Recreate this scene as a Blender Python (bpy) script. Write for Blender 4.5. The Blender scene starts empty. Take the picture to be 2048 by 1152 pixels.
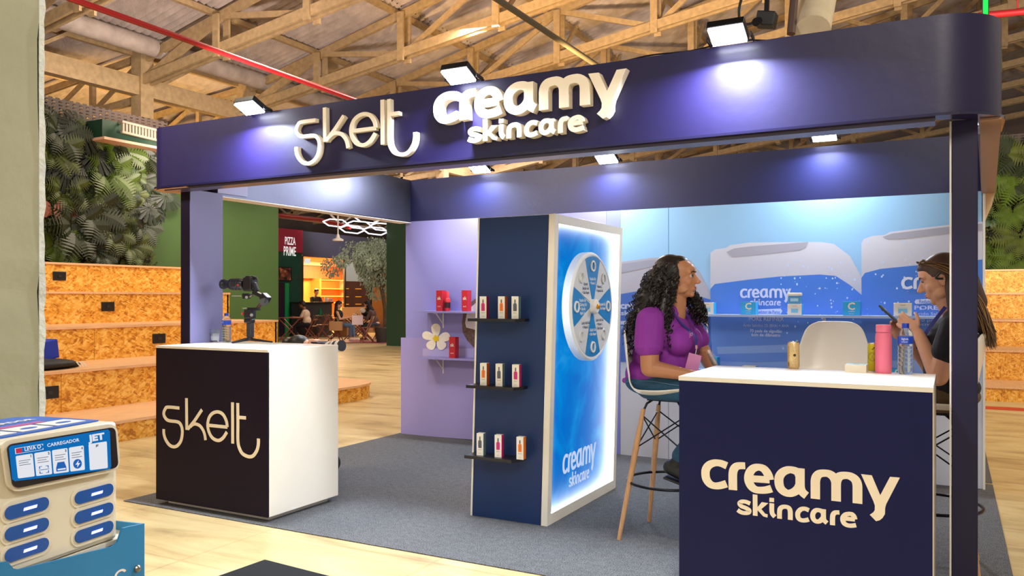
import bpy, bmesh, math, random
from mathutils import Vector, Matrix, Euler
from mathutils.geometry import tessellate_polygon
R = math.radians
random.seed(7)
scn = bpy.context.scene
COL = scn.collection

# ------------------------------------------------------------------ camera, world, lights, exposure
YAW = R(28.17); CS, SN = math.cos(YAW), math.sin(YAW); F = 1640.0; HZ = 596.0; EYE = 1.38
cd = bpy.data.cameras.new('camera'); cam = bpy.data.objects.new('camera', cd); COL.objects.link(cam)
cam.location = (0, 0, EYE); cam.rotation_euler = (R(90), 0, YAW)
cd.sensor_width = 36; cd.lens = 36*F/2048; cd.shift_y = 20/2048; cd.clip_end = 200; cd.clip_start = 0.05
scn.camera = cam
scn.view_settings.view_transform = 'Standard'; scn.view_settings.look = 'None'
scn.view_settings.gamma = 1; scn.view_settings.use_curve_mapping = False
scn.view_settings.exposure = 0.0
w = bpy.data.worlds.new('world'); scn.world = w; w.use_nodes = True
bg = w.node_tree.nodes['Background']; bg.inputs[0].default_value = (1.0, 0.88, 0.78, 1); bg.inputs[1].default_value = 0.55

def area(name, loc, target, size, power, color, sy=None):
    l = bpy.data.lights.new(name, 'AREA'); l.energy = power; l.color = color; l.size = size
    if sy: l.shape = 'RECTANGLE'; l.size_y = sy
    o = bpy.data.objects.new(name, l); COL.objects.link(o); o.location = loc
    d = Vector(target)-Vector(loc); o.rotation_euler = d.to_track_quat('-Z', 'Y').to_euler(); return o
def spot(name, loc, target, power, color, ang=120, rad=0.1, blend=.6):
    l = bpy.data.lights.new(name, 'SPOT'); l.energy = power; l.color = color; l.spot_size = R(ang); l.spot_blend = blend; l.shadow_soft_size = rad
    o = bpy.data.objects.new(name, l); COL.objects.link(o); o.location = loc
    d = Vector(target)-Vector(loc); o.rotation_euler = d.to_track_quat('-Z', 'Y').to_euler(); return o
WARM = (1.0, .84, .62); COOL = (.80, .88, 1.0); AMB = (1.0, .62, .22)
# unseen area lights added to light the hall (behind and beside the camera and beyond the stand)
area('hall_fill_behind_camera', (1.5, -3.0, 6.0), (-1, 3, 0), 2.0, 320, (1.0, .92, .80))
area('hall_fill_left', (-6.5, 3.2, 5.6), (-8.5, 5, 0.3), 1.2, 230, WARM)
area('hall_fill_left_far', (-9.5, 10.5, 6.2), (-12, 9, 0), 1.2, 250, WARM)
area('hall_fill_right', (4.5, 8.5, 6.0), (2.5, 13, 0.5), 1.5, 420, WARM)
area('hall_fill_food_court', (-15, 24, 7.2), (-16, 25, 0), 3.0, 1900, (1.0, .84, .78))
area('hall_fill_middle', (-8, 15, 7.0), (-8.5, 14, 0), 2.0, 420, (1.0, .85, .74))
# uplights standing above the stand that warm the timber trusses
spot('uplight_truss_left', (-4.6, 9.5, 3.1), (-5.6, 13.2, 6.6), 3200, AMB, 75, .15)
spot('uplight_truss_middle', (-1.5, 11.5, 3.2), (-1.0, 22, 8.6), 1300, (1, .80, .62), 110, .2)
spot('uplight_roof_left', (-9.0, 8.0, 3.6), (-15, 19, 7.2), 1300, (1, .82, .70), 120, .3)
spot('uplight_bay_left', (-17.5, 12.0, 3.2), (-19, 14, 6.0), 900, AMB, 130, .2)
spot('uplight_roof_right', (3.0, 9.5, 3.5), (2, 22, 9.5), 1300, (1, .88, .74), 120, .3)
spot('uplight_roof_front', (-5, 1.0, 3.5), (-8, 12, 7.5), 900, (1, .86, .82), 120, .3)

spot('added_uplight_food_court', (-17.5, 22, 3.4), (-20, 30, 8), 700, (1, .86, .8), 130, .3)  # unseen spot added to brighten the roof space over the shops
# ------------------------------------------------------------------ helpers
def P(px, py, Y=None, X=None, Z=None, D=None):
    """photograph ray (2048x1152) met with a plane of the place"""
    u = (px-1024)/F; v = (HZ-py)/F
    d = Vector((-SN+u*CS, CS+u*SN, v))
    if Y is not None: t = Y/d.y
    elif X is not None: t = X/d.x
    elif Z is not None: t = (Z-EYE)/d.z
    else: t = D
    return Vector((d.x*t, d.y*t, EYE+d.z*t))

def lin(c):
    if isinstance(c, str):
        c = [int(c[i:i+2], 16)/255 for i in (0, 2, 4)]
    return tuple((x/12.92 if x <= .04045 else ((x+.055)/1.055)**2.4) for x in c)+(1,)

MATS = {}
def mat(name, c, rough=.5, metal=0, spec=.5, emit=None, es=1, var=0, vs=8, bump=0, bs=60, alpha=None, trans=0, ior=1.45, coat=0, stretch=None):
    if name in MATS: return MATS[name]
    m = bpy.data.materials.new(name); m.use_nodes = True; nt = m.node_tree; b = nt.nodes['Principled BSDF']
    b.inputs['Base Color'].default_value = lin(c); b.inputs['Roughness'].default_value = rough; b.inputs['Metallic'].default_value = metal
    b.inputs['Specular IOR Level'].default_value = spec; b.inputs['Coat Weight'].default_value = coat
    if emit: b.inputs['Emission Color'].default_value = lin(emit); b.inputs['Emission Strength'].default_value = es
    if trans: b.inputs['Transmission Weight'].default_value = trans; b.inputs['IOR'].default_value = ior
    tc = None
    def coords():
        t = nt.nodes.new('ShaderNodeTexCoord')
        if stretch:
            mp = nt.nodes.new('ShaderNodeMapping'); mp.inputs['Scale'].default_value = stretch
            nt.links.new(t.outputs['Object'], mp.inputs[0]); return mp.outputs[0]
        return t.outputs['Object']
    if var:
        n = nt.nodes.new('ShaderNodeTexNoise'); n.inputs['Scale'].default_value = vs; n.inputs['Detail'].default_value = 6
        nt.links.new(coords(), n.inputs[0])
        r = nt.nodes.new('ShaderNodeValToRGB'); L = lin(c)
        r.color_ramp.elements[0].position = .3; r.color_ramp.elements[1].position = .7
        r.color_ramp.elements[0].color = tuple(max(0, x*(1-var)) for x in L[:3])+(1,)
        r.color_ramp.elements[1].color = tuple(min(1, x*(1+var)) for x in L[:3])+(1,)
        nt.links.new(n.outputs['Fac'], r.inputs[0]); nt.links.new(r.outputs[0], b.inputs['Base Color'])
    if bump:
        n = nt.nodes.new('ShaderNodeTexNoise'); n.inputs['Scale'].default_value = bs; n.inputs['Detail'].default_value = 4
        nt.links.new(coords(), n.inputs[0])
        bp = nt.nodes.new('ShaderNodeBump'); bp.inputs['Strength'].default_value = bump; bp.inputs['Distance'].default_value = .02
        nt.links.new(n.outputs['Fac'], bp.inputs['Height']); nt.links.new(bp.outputs[0], b.inputs['Normal'])
    MATS[name] = m; return m
def emitm(name, c, s):
    if name in MATS: return MATS[name]
    m = bpy.data.materials.new(name); m.use_nodes = True; nt = m.node_tree; nt.nodes.clear()
    e = nt.nodes.new('ShaderNodeEmission'); e.inputs[0].default_value = lin(c); e.inputs[1].default_value = s
    o = nt.nodes.new('ShaderNodeOutputMaterial'); nt.links.new(e.outputs[0], o.inputs[0]); MATS[name] = m; return m

WO = {}
def link(name, me, parent=None, label=None, cat=None, group=None, kind=None):
    o = bpy.data.objects.new(name, me); COL.objects.link(o)
    if parent is not None: o.parent = parent; WO[o] = WO.get(parent, Vector((0, 0, 0)))
    if label: o['label'] = label
    if cat: o['category'] = cat
    if group: o['group'] = group
    if kind: o['kind'] = kind
    return o
def thing(name, label, cat, loc=(0, 0, 0), group=None, kind=None):
    o = link(name, None, None, label, cat, group, kind); o.location = loc; WO[o] = Vector(loc); o.empty_display_size = .1; return o
def setkind(o, k='structure'): o['kind'] = k; return o
def kids(o): return [c for c in COL.objects if c.parent == o]
TREE = {}
def copy_tree(o, parent=None):
    c = o.copy(); COL.objects.link(c); c.parent = parent
    for ch in o.children: copy_tree(ch, c)
    return c

class MB:
    def __init__(s): s.v = []; s.f = []; s.m = []; s.mi = 0
    def add(s, vs, fs):
        n = len(s.v); s.v += [Vector(v) for v in vs]; s.f += [tuple(i+n for i in f) for f in fs]; s.m += [s.mi]*len(fs); return s
    def box(s, x0, x1, y0, y1, z0, z1):
        return s.hexa([(x0, y0, z0), (x1, y0, z0), (x1, y1, z0), (x0, y1, z0)], [(x0, y0, z1), (x1, y0, z1), (x1, y1, z1), (x0, y1, z1)])
    def hexa(s, b, t):
        return s.add(list(b)+list(t), [(3, 2, 1, 0), (4, 5, 6, 7), (0, 1, 5, 4), (1, 2, 6, 5), (2, 3, 7, 6), (3, 0, 4, 7)])
    def obox(s, c, size, rot=None):
        M = rot if rot is not None else Matrix.Identity(3); h = [x/2 for x in size]; c = Vector(c)
        p = [c+M @ Vector((sx*h[0], sy*h[1], sz*h[2])) for sz in (-1, 1) for sx, sy in ((-1, -1), (1, -1), (1, 1), (-1, 1))]
        return s.hexa(p[:4], p[4:])
    def bar(s, p, q, w, h, up=(0, 0, 1)):
        p = Vector(p); q = Vector(q); d = (q-p).normalized(); up = Vector(up)
        if abs(d.dot(up)) > .98: up = Vector((0, 1, 0))
        a = d.cross(up).normalized(); b = a.cross(d)
        r = lambda o: [o-a*w/2-b*h/2, o+a*w/2-b*h/2, o+a*w/2+b*h/2, o-a*w/2+b*h/2]
        return s.hexa(r(p), r(q))
    def cyl(s, p, q, r1, r2=None, seg=16, cap=True):
        if r2 is None: r2 = r1
        return s.tube([p, q], [r1, r2], seg, cap)
    def tube(s, pts, r, seg=8, cap=True):
        pts = [Vector(p) for p in pts]; n = len(pts); rr = r if isinstance(r, (list, tuple)) else [r]*n
        vs = []; a = None
        for i, p in enumerate(pts):
            d = (pts[min(i+1, n-1)]-pts[max(i-1, 0)]); d = d.normalized() if d.length > 1e-9 else Vector((0, 0, 1))
            if a is None:
                a = d.cross(Vector((0, 0, 1)));
                if a.length < .05: a = d.cross(Vector((0, 1, 0)))
                a.normalize()
            else:
                a = (a-d*a.dot(d)); a = a.normalized() if a.length > 1e-6 else d.orthogonal().normalized()
            b = d.cross(a)
            for k in range(seg):
                t = 2*math.pi*k/seg; vs.append(p+(a*math.cos(t)+b*math.sin(t))*rr[i])
        fs = [(i*seg+k, i*seg+(k+1) % seg, (i+1)*seg+(k+1) % seg, (i+1)*seg+k) for i in range(n-1) for k in range(seg)]
        if cap: fs += [tuple(reversed(range(seg))), tuple((n-1)*seg+k for k in range(seg))]
        return s.add(vs, fs)
    def lathe(s, c, prof, seg=24, M=None):
        c = Vector(c); M = M or Matrix.Identity(3); vs = []
        for r, z in prof:
            for k in range(seg):
                t = 2*math.pi*k/seg; vs.append(c+M @ Vector((r*math.cos(t), r*math.sin(t), z)))
        n = len(prof)
        fs = [(i*seg+k, i*seg+(k+1) % seg, (i+1)*seg+(k+1) % seg, (i+1)*seg+k) for i in range(n-1) for k in range(seg)]
        if prof[0][0] > 1e-6: fs.append(tuple(reversed(range(seg))))
        if prof[-1][0] > 1e-6: fs.append(tuple((n-1)*seg+k for k in range(seg)))
        return s.add(vs, fs)
    def ell(s, c, rad, M=None, seg=20, rings=12):
        c = Vector(c); M = M or Matrix.Identity(3)
        if not isinstance(rad, (tuple, list)): rad = (rad,)*3
        vs = [c+M @ Vector((0, 0, -rad[2]))]
        for i in range(1, rings):
            a = -math.pi/2+math.pi*i/rings
            for k in range(seg):
                t = 2*math.pi*k/seg; vs.append(c+M @ Vector((rad[0]*math.cos(a)*math.cos(t), rad[1]*math.cos(a)*math.sin(t), rad[2]*math.sin(a))))
        vs.append(c+M @ Vector((0, 0, rad[2]))); fs = []
        for k in range(seg): fs.append((0, 1+(k+1) % seg, 1+k))
        for i in range(rings-2):
            for k in range(seg): fs.append((1+i*seg+k, 1+i*seg+(k+1) % seg, 1+(i+1)*seg+(k+1) % seg, 1+(i+1)*seg+k))
        T = len(vs)-1
        for k in range(seg): fs.append((T, 1+(rings-2)*seg+k, 1+(rings-2)*seg+(k+1) % seg))
        return s.add(vs, fs)
    def cap(s, p, r1, q, r2=None, seg=14):
        """tapered capsule"""
        p = Vector(p); q = Vector(q); r2 = r1 if r2 is None else r2; d = q-p; L = d.length
        if L < 1e-5: return s.ell(p, max(r1, r2))
        M = d.to_track_quat('Z', 'Y').to_matrix(); prof = []
        for i in range(6): a = -math.pi/2+math.pi/2*i/5; prof.append((max(1e-5, r1*math.cos(a)), r1*math.sin(a)))
        for i in range(6): a = math.pi/2*i/5; prof.append((max(1e-5, r2*math.cos(a)), L+r2*math.sin(a)))
        return s.lathe(p, prof, seg, M)
    def prism(s, pts, off):
        """planar polygon extruded by off; keeps caps triangulated for concave outlines"""
        pts = [Vector(p) for p in pts]; off = Vector(off); n = len(pts)
        tri = tessellate_polygon([pts]); nrm = Vector((0, 0, 0))
        for i in range(n): nrm += pts[i].cross(pts[(i+1) % n])
        fl = nrm.dot(off) > 0
        fs = []
        for t in tri:
            a, b, c = t; tn = (pts[b]-pts[a]).cross(pts[c]-pts[a])
            if (tn.dot(off) > 0): a, b, c = a, c, b
            fs.append((a, b, c)); fs.append((a+n, c+n, b+n))
        for i in range(n):
            j = (i+1) % n
            fs.append((i, j, j+n, i+n) if fl else (j, i, i+n, j+n))
        return s.add(pts+[p+off for p in pts], fs)
    def flat(s, pts):
        pts = [Vector(p) for p in pts]; return s.add(pts, [tuple(t) for t in tessellate_polygon([pts])])
    def ribbon(s, pts, wv, wh, off, ax, az):
        """flat stroke along 2D centreline pts mapped by ax/az vectors; wv = width of upright strokes, wh of level ones"""
        n = len(pts); L = []; Rr = []
        for i in range(n):
            a = Vector(pts[max(0, i-1)]); b = Vector(pts[min(n-1, i+1)]); d = (b-a).normalized()
            k = abs(d.y); wd = wh+(wv-wh)*k; nn = Vector((-d.y, d.x))
            c = 1.0
            if 0 < i < n-1:
                d1 = (Vector(pts[i])-a).normalized(); c = max(.6, nn.dot(Vector((-d1.y, d1.x))))
            L.append(Vector(pts[i])+nn*wd/2/c); Rr.append(Vector(pts[i])-nn*wd/2/c)
        return L+Rr[::-1]
    def build(s, name, m, parent=None, smooth=False, label=None, cat=None, group=None, kind=None, bevel=0, mods=None, fix=True):
        me = bpy.data.meshes.new(name); off = WO.get(parent, Vector((0, 0, 0))) if parent is not None else Vector((0, 0, 0))
        me.from_pydata([tuple(v-off) for v in s.v], [], s.f); me.update()
        ms = m if isinstance(m, (list, tuple)) else [m]
        for x in ms: me.materials.append(x)
        if len(ms) > 1: me.polygons.foreach_set('material_index', s.m)
        if fix:
            bm = bmesh.new(); bm.from_mesh(me); bmesh.ops.recalc_face_normals(bm, faces=bm.faces); bm.to_mesh(me); bm.free()
        if smooth:
            me.polygons.foreach_set('use_smooth', [True]*len(me.polygons)); me.set_sharp_from_angle(angle=R(38))
        o = link(name, me, parent, label, cat, group, kind)
        if bevel:
            b = o.modifiers.new('bevel', 'BEVEL'); b.width = bevel; b.segments = 2; b.limit_method = 'ANGLE'; b.angle_limit = R(40)
        return o

def smooth_pts(pts, k=3, closed=False):
    """Catmull-Rom resampling"""
    pts = [Vector(p) for p in pts]; n = len(pts); out = []
    rng = range(n) if closed else range(n-1)
    for i in rng:
        if closed: p0, p1, p2, p3 = pts[(i-1) % n], pts[i], pts[(i+1) % n], pts[(i+2) % n]
        else: p0, p1, p2, p3 = pts[max(i-1, 0)], pts[i], pts[i+1], pts[min(i+2, n-1)]
        for j in range(k):
            t = j/k; out.append(.5*((2*p1)+(p2-p0)*t+(2*p0-5*p1+4*p2-p3)*t*t+(3*p1-p0-3*p2+p3)*t**3))
    if not closed: out.append(pts[-1])
    return out

def remesh(mb, voxel, smooth_it=3, name='b', fac=.5):
    """one continuous surface grown over overlapping volumes"""
    me = bpy.data.meshes.new(name); me.from_pydata([tuple(v) for v in mb.v], [], mb.f); me.update()
    bm = bmesh.new(); bm.from_mesh(me); bmesh.ops.recalc_face_normals(bm, faces=bm.faces); bm.to_mesh(me); bm.free()
    o = bpy.data.objects.new('tmp', me); COL.objects.link(o)
    r = o.modifiers.new('r', 'REMESH'); r.mode = 'VOXEL'; r.voxel_size = voxel; r.use_smooth_shade = True
    if smooth_it: sm = o.modifiers.new('s', 'SMOOTH'); sm.factor = fac; sm.iterations = smooth_it
    dg = bpy.context.evaluated_depsgraph_get(); ev = o.evaluated_get(dg)
    out = bpy.data.meshes.new_from_object(ev); bpy.data.objects.remove(o); out.name = name
    return out
def put_mesh(me, name, m, parent, label=None, kind=None, cat=None):
    off = WO.get(parent, Vector((0, 0, 0))) if parent is not None else Vector((0, 0, 0))
    if off.length > 0: me.transform(Matrix.Translation(-off))
    me.materials.clear()
    for x in (m if isinstance(m, (list, tuple)) else [m]): me.materials.append(x)
    me.polygons.foreach_set('use_smooth', [True]*len(me.polygons))
    return link(name, me, parent, label, kind=kind, cat=cat)

FONTC = {}
def text_mb(s, body, size, org, ax, az, align='LEFT', thick=0, nrm=None, bold=0, maxw=None):
    """lettering from the built-in font, laid on the plane org + x*ax + y*az, added to MB s"""
    cu = bpy.data.curves.new('t', 'FONT'); cu.body = body; cu.size = size; cu.align_x = align; cu.resolution_u = 2; cu.offset = bold
    o = bpy.data.objects.new('t', cu); COL.objects.link(o)
    dg = bpy.context.evaluated_depsgraph_get(); me = bpy.data.meshes.new_from_object(o.evaluated_get(dg))
    org = Vector(org); ax = Vector(ax); az = Vector(az)
    k = 1
    if maxw and len(me.vertices):
        xs = [v.co.x for v in me.vertices]; k = maxw/(max(xs)-min(xs)+1e-9)
    vs = [org+ax*v.co.x*k+az*v.co.y for v in me.vertices]; fs = [tuple(p.vertices) for p in me.polygons]
    s.add(vs, fs)
    bpy.data.objects.remove(o); bpy.data.curves.remove(cu); bpy.data.meshes.remove(me)
    return s

# ------------------------------------------------------------------ materials
def nodes_mat(name):
    m = bpy.data.materials.new(name); m.use_nodes = True; MATS[name] = m; return m, m.node_tree, m.node_tree.nodes['Principled BSDF']
def osb_mat():
    m, nt, b = nodes_mat('osb'); N = nt.nodes.new; L = nt.links.new
    tc = N('ShaderNodeTexCoord'); outs = []
    dn = N('ShaderNodeTexNoise'); dn.inputs['Scale'].default_value = 9; L(tc.outputs['Object'], dn.inputs[0])
    va = N('ShaderNodeVectorMath'); va.operation = 'MULTIPLY_ADD'; va.inputs[1].default_value = (.05, .05, .05); L(dn.outputs['Color'], va.inputs[0]); L(tc.outputs['Object'], va.inputs[2])
    for i, (rot, sc) in enumerate((((.35, .35, 0), (15, 15, 66)), ((1.35, 1.35, 0), (16, 16, 74)), ((-.6, -.6, .1), (15, 15, 60)))):
        mp = N('ShaderNodeMapping'); mp.vector_type = 'POINT'; mp.inputs['Rotation'].default_value = rot; L(va.outputs[0], mp.inputs[0])
        m2 = N('ShaderNodeMapping'); m2.inputs['Scale'].default_value = sc; L(mp.outputs[0], m2.inputs[0])
        n = N('ShaderNodeTexVoronoi'); n.inputs['Scale'].default_value = 1.0; L(m2.outputs[0], n.inputs[0])
        sp = N('ShaderNodeSeparateColor'); L(n.outputs['Color'], sp.inputs[0]); outs.append(sp.outputs[0])
    mx = N('ShaderNodeMath'); mx.operation = 'MAXIMUM'; L(outs[0], mx.inputs[0]); L(outs[1], mx.inputs[1])
    mn = N('ShaderNodeMath'); mn.operation = 'MULTIPLY_ADD'; mn.inputs[1].default_value = -.5; L(outs[2], mn.inputs[0]); L(mx.outputs[0], mn.inputs[2])
    ad = N('ShaderNodeMath'); ad.operation = 'ADD'; ad.inputs[1].default_value = .1; L(mn.outputs[0], ad.inputs[0])
    r = N('ShaderNodeValToRGB'); e = r.color_ramp.elements
    e[0].position = .02; e[0].color = lin('AC6A18'); e[1].position = .95; e[1].color = lin('F2C468')
    a = e.new(.25); a.color = lin('D08C28'); a = e.new(.6); a.color = lin('E2A23A')
    L(ad.outputs[0], r.inputs[0]); L(r.outputs[0], b.inputs['Base Color']); b.inputs['Roughness'].default_value = .5
    bp = N('ShaderNodeBump'); bp.inputs['Strength'].default_value = .2; bp.inputs['Distance'].default_value = .01; L(ad.outputs[0], bp.inputs['Height']); L(bp.outputs[0], b.inputs['Normal'])
    return m
def floor_mat():
    m, nt, b = nodes_mat('floor_worn'); N = nt.nodes.new; L = nt.links.new
    tc = N('ShaderNodeTexCoord'); mp = N('ShaderNodeMapping'); mp.inputs['Scale'].default_value = (.45, 1.6, 1); mp.inputs['Rotation'].default_value = (0, 0, R(-8)); L(tc.outputs['Object'], mp.inputs[0])
    n = N('ShaderNodeTexNoise'); n.inputs['Scale'].default_value = 2.0; n.inputs['Detail'].default_value = 9; n.inputs['Roughness'].default_value = .68; n.inputs['Distortion'].default_value = .8; L(mp.outputs[0], n.inputs[0])
    r = N('ShaderNodeValToRGB'); e = r.color_ramp.elements
    e[0].position = .33; e[0].color = lin('A28A62'); e[1].position = .66; e[1].color = lin('D8C596'); a = e.new(.48); a.color = lin('C8B180')
    L(n.outputs['Fac'], r.inputs[0])
    br = N('ShaderNodeTexBrick'); br.inputs['Scale'].default_value = .42; br.inputs['Mortar Size'].default_value = .004; br.inputs['Color1'].default_value = (1, 1, 1, 1); br.inputs['Color2'].default_value = (.80, .77, .72, 1); br.inputs['Mortar'].default_value = (.55, .48, .4, 1)
    br.offset = 0; L(tc.outputs['Object'], br.inputs[0])
    mx = N('ShaderNodeMix'); mx.data_type = 'RGBA'; mx.blend_type = 'MULTIPLY'; mx.inputs[0].default_value = .45; L(r.outputs[0], mx.inputs[6]); L(br.outputs[0], mx.inputs[7])
    L(mx.outputs[2], b.inputs['Base Color'])
    n2 = N('ShaderNodeTexNoise'); n2.inputs['Scale'].default_value = 5; n2.inputs['Detail'].default_value = 5; L(tc.outputs['Object'], n2.inputs[0])
    mr = N('ShaderNodeMapRange'); mr.inputs[3].default_value = .22; mr.inputs[4].default_value = .5; L(n2.outputs['Fac'], mr.inputs[0]); L(mr.outputs[0], b.inputs['Roughness'])
    return m
def carpet_mat():
    m, nt, b = nodes_mat('carpet'); N = nt.nodes.new; L = nt.links.new
    tc = N('ShaderNodeTexCoord'); n = N('ShaderNodeTexNoise'); n.inputs['Scale'].default_value = 170; n.inputs['Detail'].default_value = 3; L(tc.outputs['Object'], n.inputs[0])
    n3 = N('ShaderNodeTexNoise'); n3.inputs['Scale'].default_value = 28; n3.inputs['Detail'].default_value = 4; L(tc.outputs['Object'], n3.inputs[0])
    ad = N('ShaderNodeMath'); ad.operation = 'MULTIPLY_ADD'; ad.inputs[1].default_value = .18; L(n3.outputs['Fac'], ad.inputs[0]); L(n.outputs['Fac'], ad.inputs[2])
    r = N('ShaderNodeValToRGB'); e = r.color_ramp.elements; e[0].position = .42; e[0].color = lin('333436'); e[1].position = .78; e[1].color = lin('7C7D80')
    L(ad.outputs[0], r.inputs[0]); L(r.outputs[0], b.inputs['Base Color']); b.inputs['Roughness'].default_value = .95; b.inputs['Specular IOR Level'].default_value = .15
    bp = N('ShaderNodeBump'); bp.inputs['Strength'].default_value = .5; bp.inputs['Distance'].default_value = .004; L(n.outputs['Fac'], bp.inputs['Height']); L(bp.outputs[0], b.inputs['Normal'])
    return m
def perf_mat():
    m, nt, b = nodes_mat('perforated_steel'); N = nt.nodes.new; L = nt.links.new
    b.inputs['Base Color'].default_value = lin('3A2A26'); b.inputs['Roughness'].default_value = .6
    g = N('ShaderNodeTexCoord'); s = N('ShaderNodeSeparateXYZ'); L(g.outputs['Object'], s.inputs[0])
    sm = N('ShaderNodeMath'); sm.operation = 'ADD'; L(s.outputs[0], sm.inputs[0]); L(s.outputs[1], sm.inputs[1])
    def fr(out, k, lim):
        a = N('ShaderNodeMath'); a.operation = 'MULTIPLY'; a.inputs[1].default_value = k; L(out, a.inputs[0])
        f = N('ShaderNodeMath'); f.operation = 'FRACT'; L(a.outputs[0], f.inputs[0])
        c = N('ShaderNodeMath'); c.operation = 'LESS_THAN'; c.inputs[1].default_value = lim; L(f.outputs[0], c.inputs[0]); return c.outputs[0]
    mu = N('ShaderNodeMath'); mu.operation = 'MULTIPLY'; L(fr(sm.outputs[0], 9, .5), mu.inputs[0]); L(fr(s.outputs[2], 20, .42), mu.inputs[1])
    iv = N('ShaderNodeMath'); iv.operation = 'SUBTRACT'; iv.inputs[0].default_value = 1; L(mu.outputs[0], iv.inputs[1]); L(iv.outputs[0], b.inputs['Alpha'])
    return m
OSB = osb_mat(); FLOOR = floor_mat(); CARPET = carpet_mat(); PERF = perf_mat()
TREAD = mat('tread_ply', 'DDB084', .42, var=.14, vs=5, stretch=(9, 1, 9))
NAVY = mat('navy_satin', '17103E', .42, spec=.5, var=.05, vs=2, bump=.05, bs=14)
NAVY2 = mat('navy_satin_blue', '121646', .42, spec=.5, var=.05, vs=2, bump=.05, bs=14)
NAVYP = mat('navy_post', '1D1B38', .5, spec=.3, var=.05, vs=3)
NAVYC = mat('navy_column', '16305E', .45, spec=.4, var=.05, vs=2)
GLOSS = mat('beam_sheen_grey', '5C5C6C', .36, metal=.75, var=.05, vs=2, bump=.08, bs=9)  # sheen of the navy left beam put into a grey metallic base
NAVYM = mat('navy_matte', '141848', .6, spec=.2, var=.05, vs=3)
NAVYL = mat('aubergine_matte', '120820', .6, spec=.2, var=.05, vs=3)
LILAC = mat('lilac_panel', '8E8CCB', .5, spec=.3, var=.03, vs=1.5)
LILACG = mat('lilac_post', '77759E', .45, spec=.4, var=.03, vs=1.5)
WHITE = mat('white_laminate', 'ECE6D8', .25, spec=.5, var=.03, vs=3)
WHITEM = mat('white_matte', 'E6E2DA', .5)
CREAM = mat('cream_letter', 'F3E6CE', .5, var=.02)
BLACK = mat('black_plastic', '131317', .4)
BLACKM = mat('black_metal', '15151A', .35, metal=.6)
CHROME = mat('chrome', 'C8C8C8', .2, metal=1)
GREEN = mat('green_wall', '304A20', .6, var=.06, vs=1.2)
GREEND = mat('green_wall_dark', '1E3A26', .6, var=.06, vs=1.2)
TIMBER = mat('truss_timber', 'B49A74', .6, var=.16, vs=9, bump=.2, bs=30)
STONE = mat('plaster_pillar', 'A6A58A', .75, var=.08, vs=2.4, bump=.35, bs=9)
ROOF = mat('roof_cement', 'B8ABA6', .8, var=.2, vs=3.2, bump=.5, bs=26)
REDP = mat('red_pipe', '8E1820', .35)
FLOOD = emitm('flood_light', 'F2F6FF', 60)
# ------------------------------------------------------------------ floor, carpet
MB().box(-40, 18, -8, 55, -.1, 0).build('floor', FLOOR, kind='structure')
YB = 6.8     # back wall of the stand
MB().box(-4.95, .27, 3.66, 7.0, .001, .006).build('carpet', CARPET, label='grey needle-felt carpet laid under the exhibition stand', cat='carpet')
MB().box(-2.5, .27, 7.06, 10.3, .001, .005).build('carpet', CARPET, label='strip of grey carpet running on behind the stand at the right', cat='carpet')
MB().box(-3, 14, 11.75, 12.05, .001, .004).build('floor_line', mat('red_tape', 'C8452A', .5), label='red stripe on the floor in front of the right bleachers', cat='floor line')
# pink reflective strip in the food court passage
MB().box(-20, -12, 20.0, 21.2, .001, .003).build('floor_line', mat('pink_floor', 'B0606A', .35), label='pink painted band across the floor of the food court passage', cat='floor line')

# ------------------------------------------------------------------ left foreground pillar
def pillar():
    t = thing('pillar', 'plastered stone pillar with a chipped white edge, filling the left border', 'pillar', (-2.6, 1.2, 0), kind='structure')
    a = P(78, 600, D=2.6); b = P(-260, 600, D=2.35)
    u = (b-a); u.z = 0; u.normalize(); n = Vector((-u.y, u.x, 0));
    if n.y < 0: n = -n
    m = MB(); base = [a, a+u*1.0, a+u*1.0+n*.9, a+n*.9]
    NZ = 46; prof = []
    vs = []; fs = []
    for i in range(NZ+1):
        z = 4.6*i/NZ
        for k, p in enumerate(base):
            j = random.uniform(-.006, .006); vs.append((p.x+j, p.y+j*.5, z))
    for i in range(NZ):
        for k in range(4): fs.append((i*4+k, i*4+(k+1) % 4, (i+1)*4+(k+1) % 4, (i+1)*4+k))
    m.add(vs, fs); m.build('shaft', STONE, t)
    m = MB(); vs = []; fs = []     # chipped white corner
    NZ = 110
    for i in range(NZ+1):
        z = 4.6*i/NZ; wv = .016+random.uniform(-.0035, .0035)
        o = a-u*wv
        for p in (a-n*.004, o-n*.003, o+n*.5, a+n*.5): vs.append((p.x, p.y, z))
    for i in range(NZ):
        for k in range(4): fs.append((i*4+k, i*4+(k+1) % 4, (i+1)*4+(k+1) % 4, (i+1)*4+k))
    m.add(vs, fs); m.build('chipped_edge', mat('white_plaster_edge', 'D6DAD0', .8, var=.12, vs=20, bump=.6, bs=40), t)
pillar()

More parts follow.
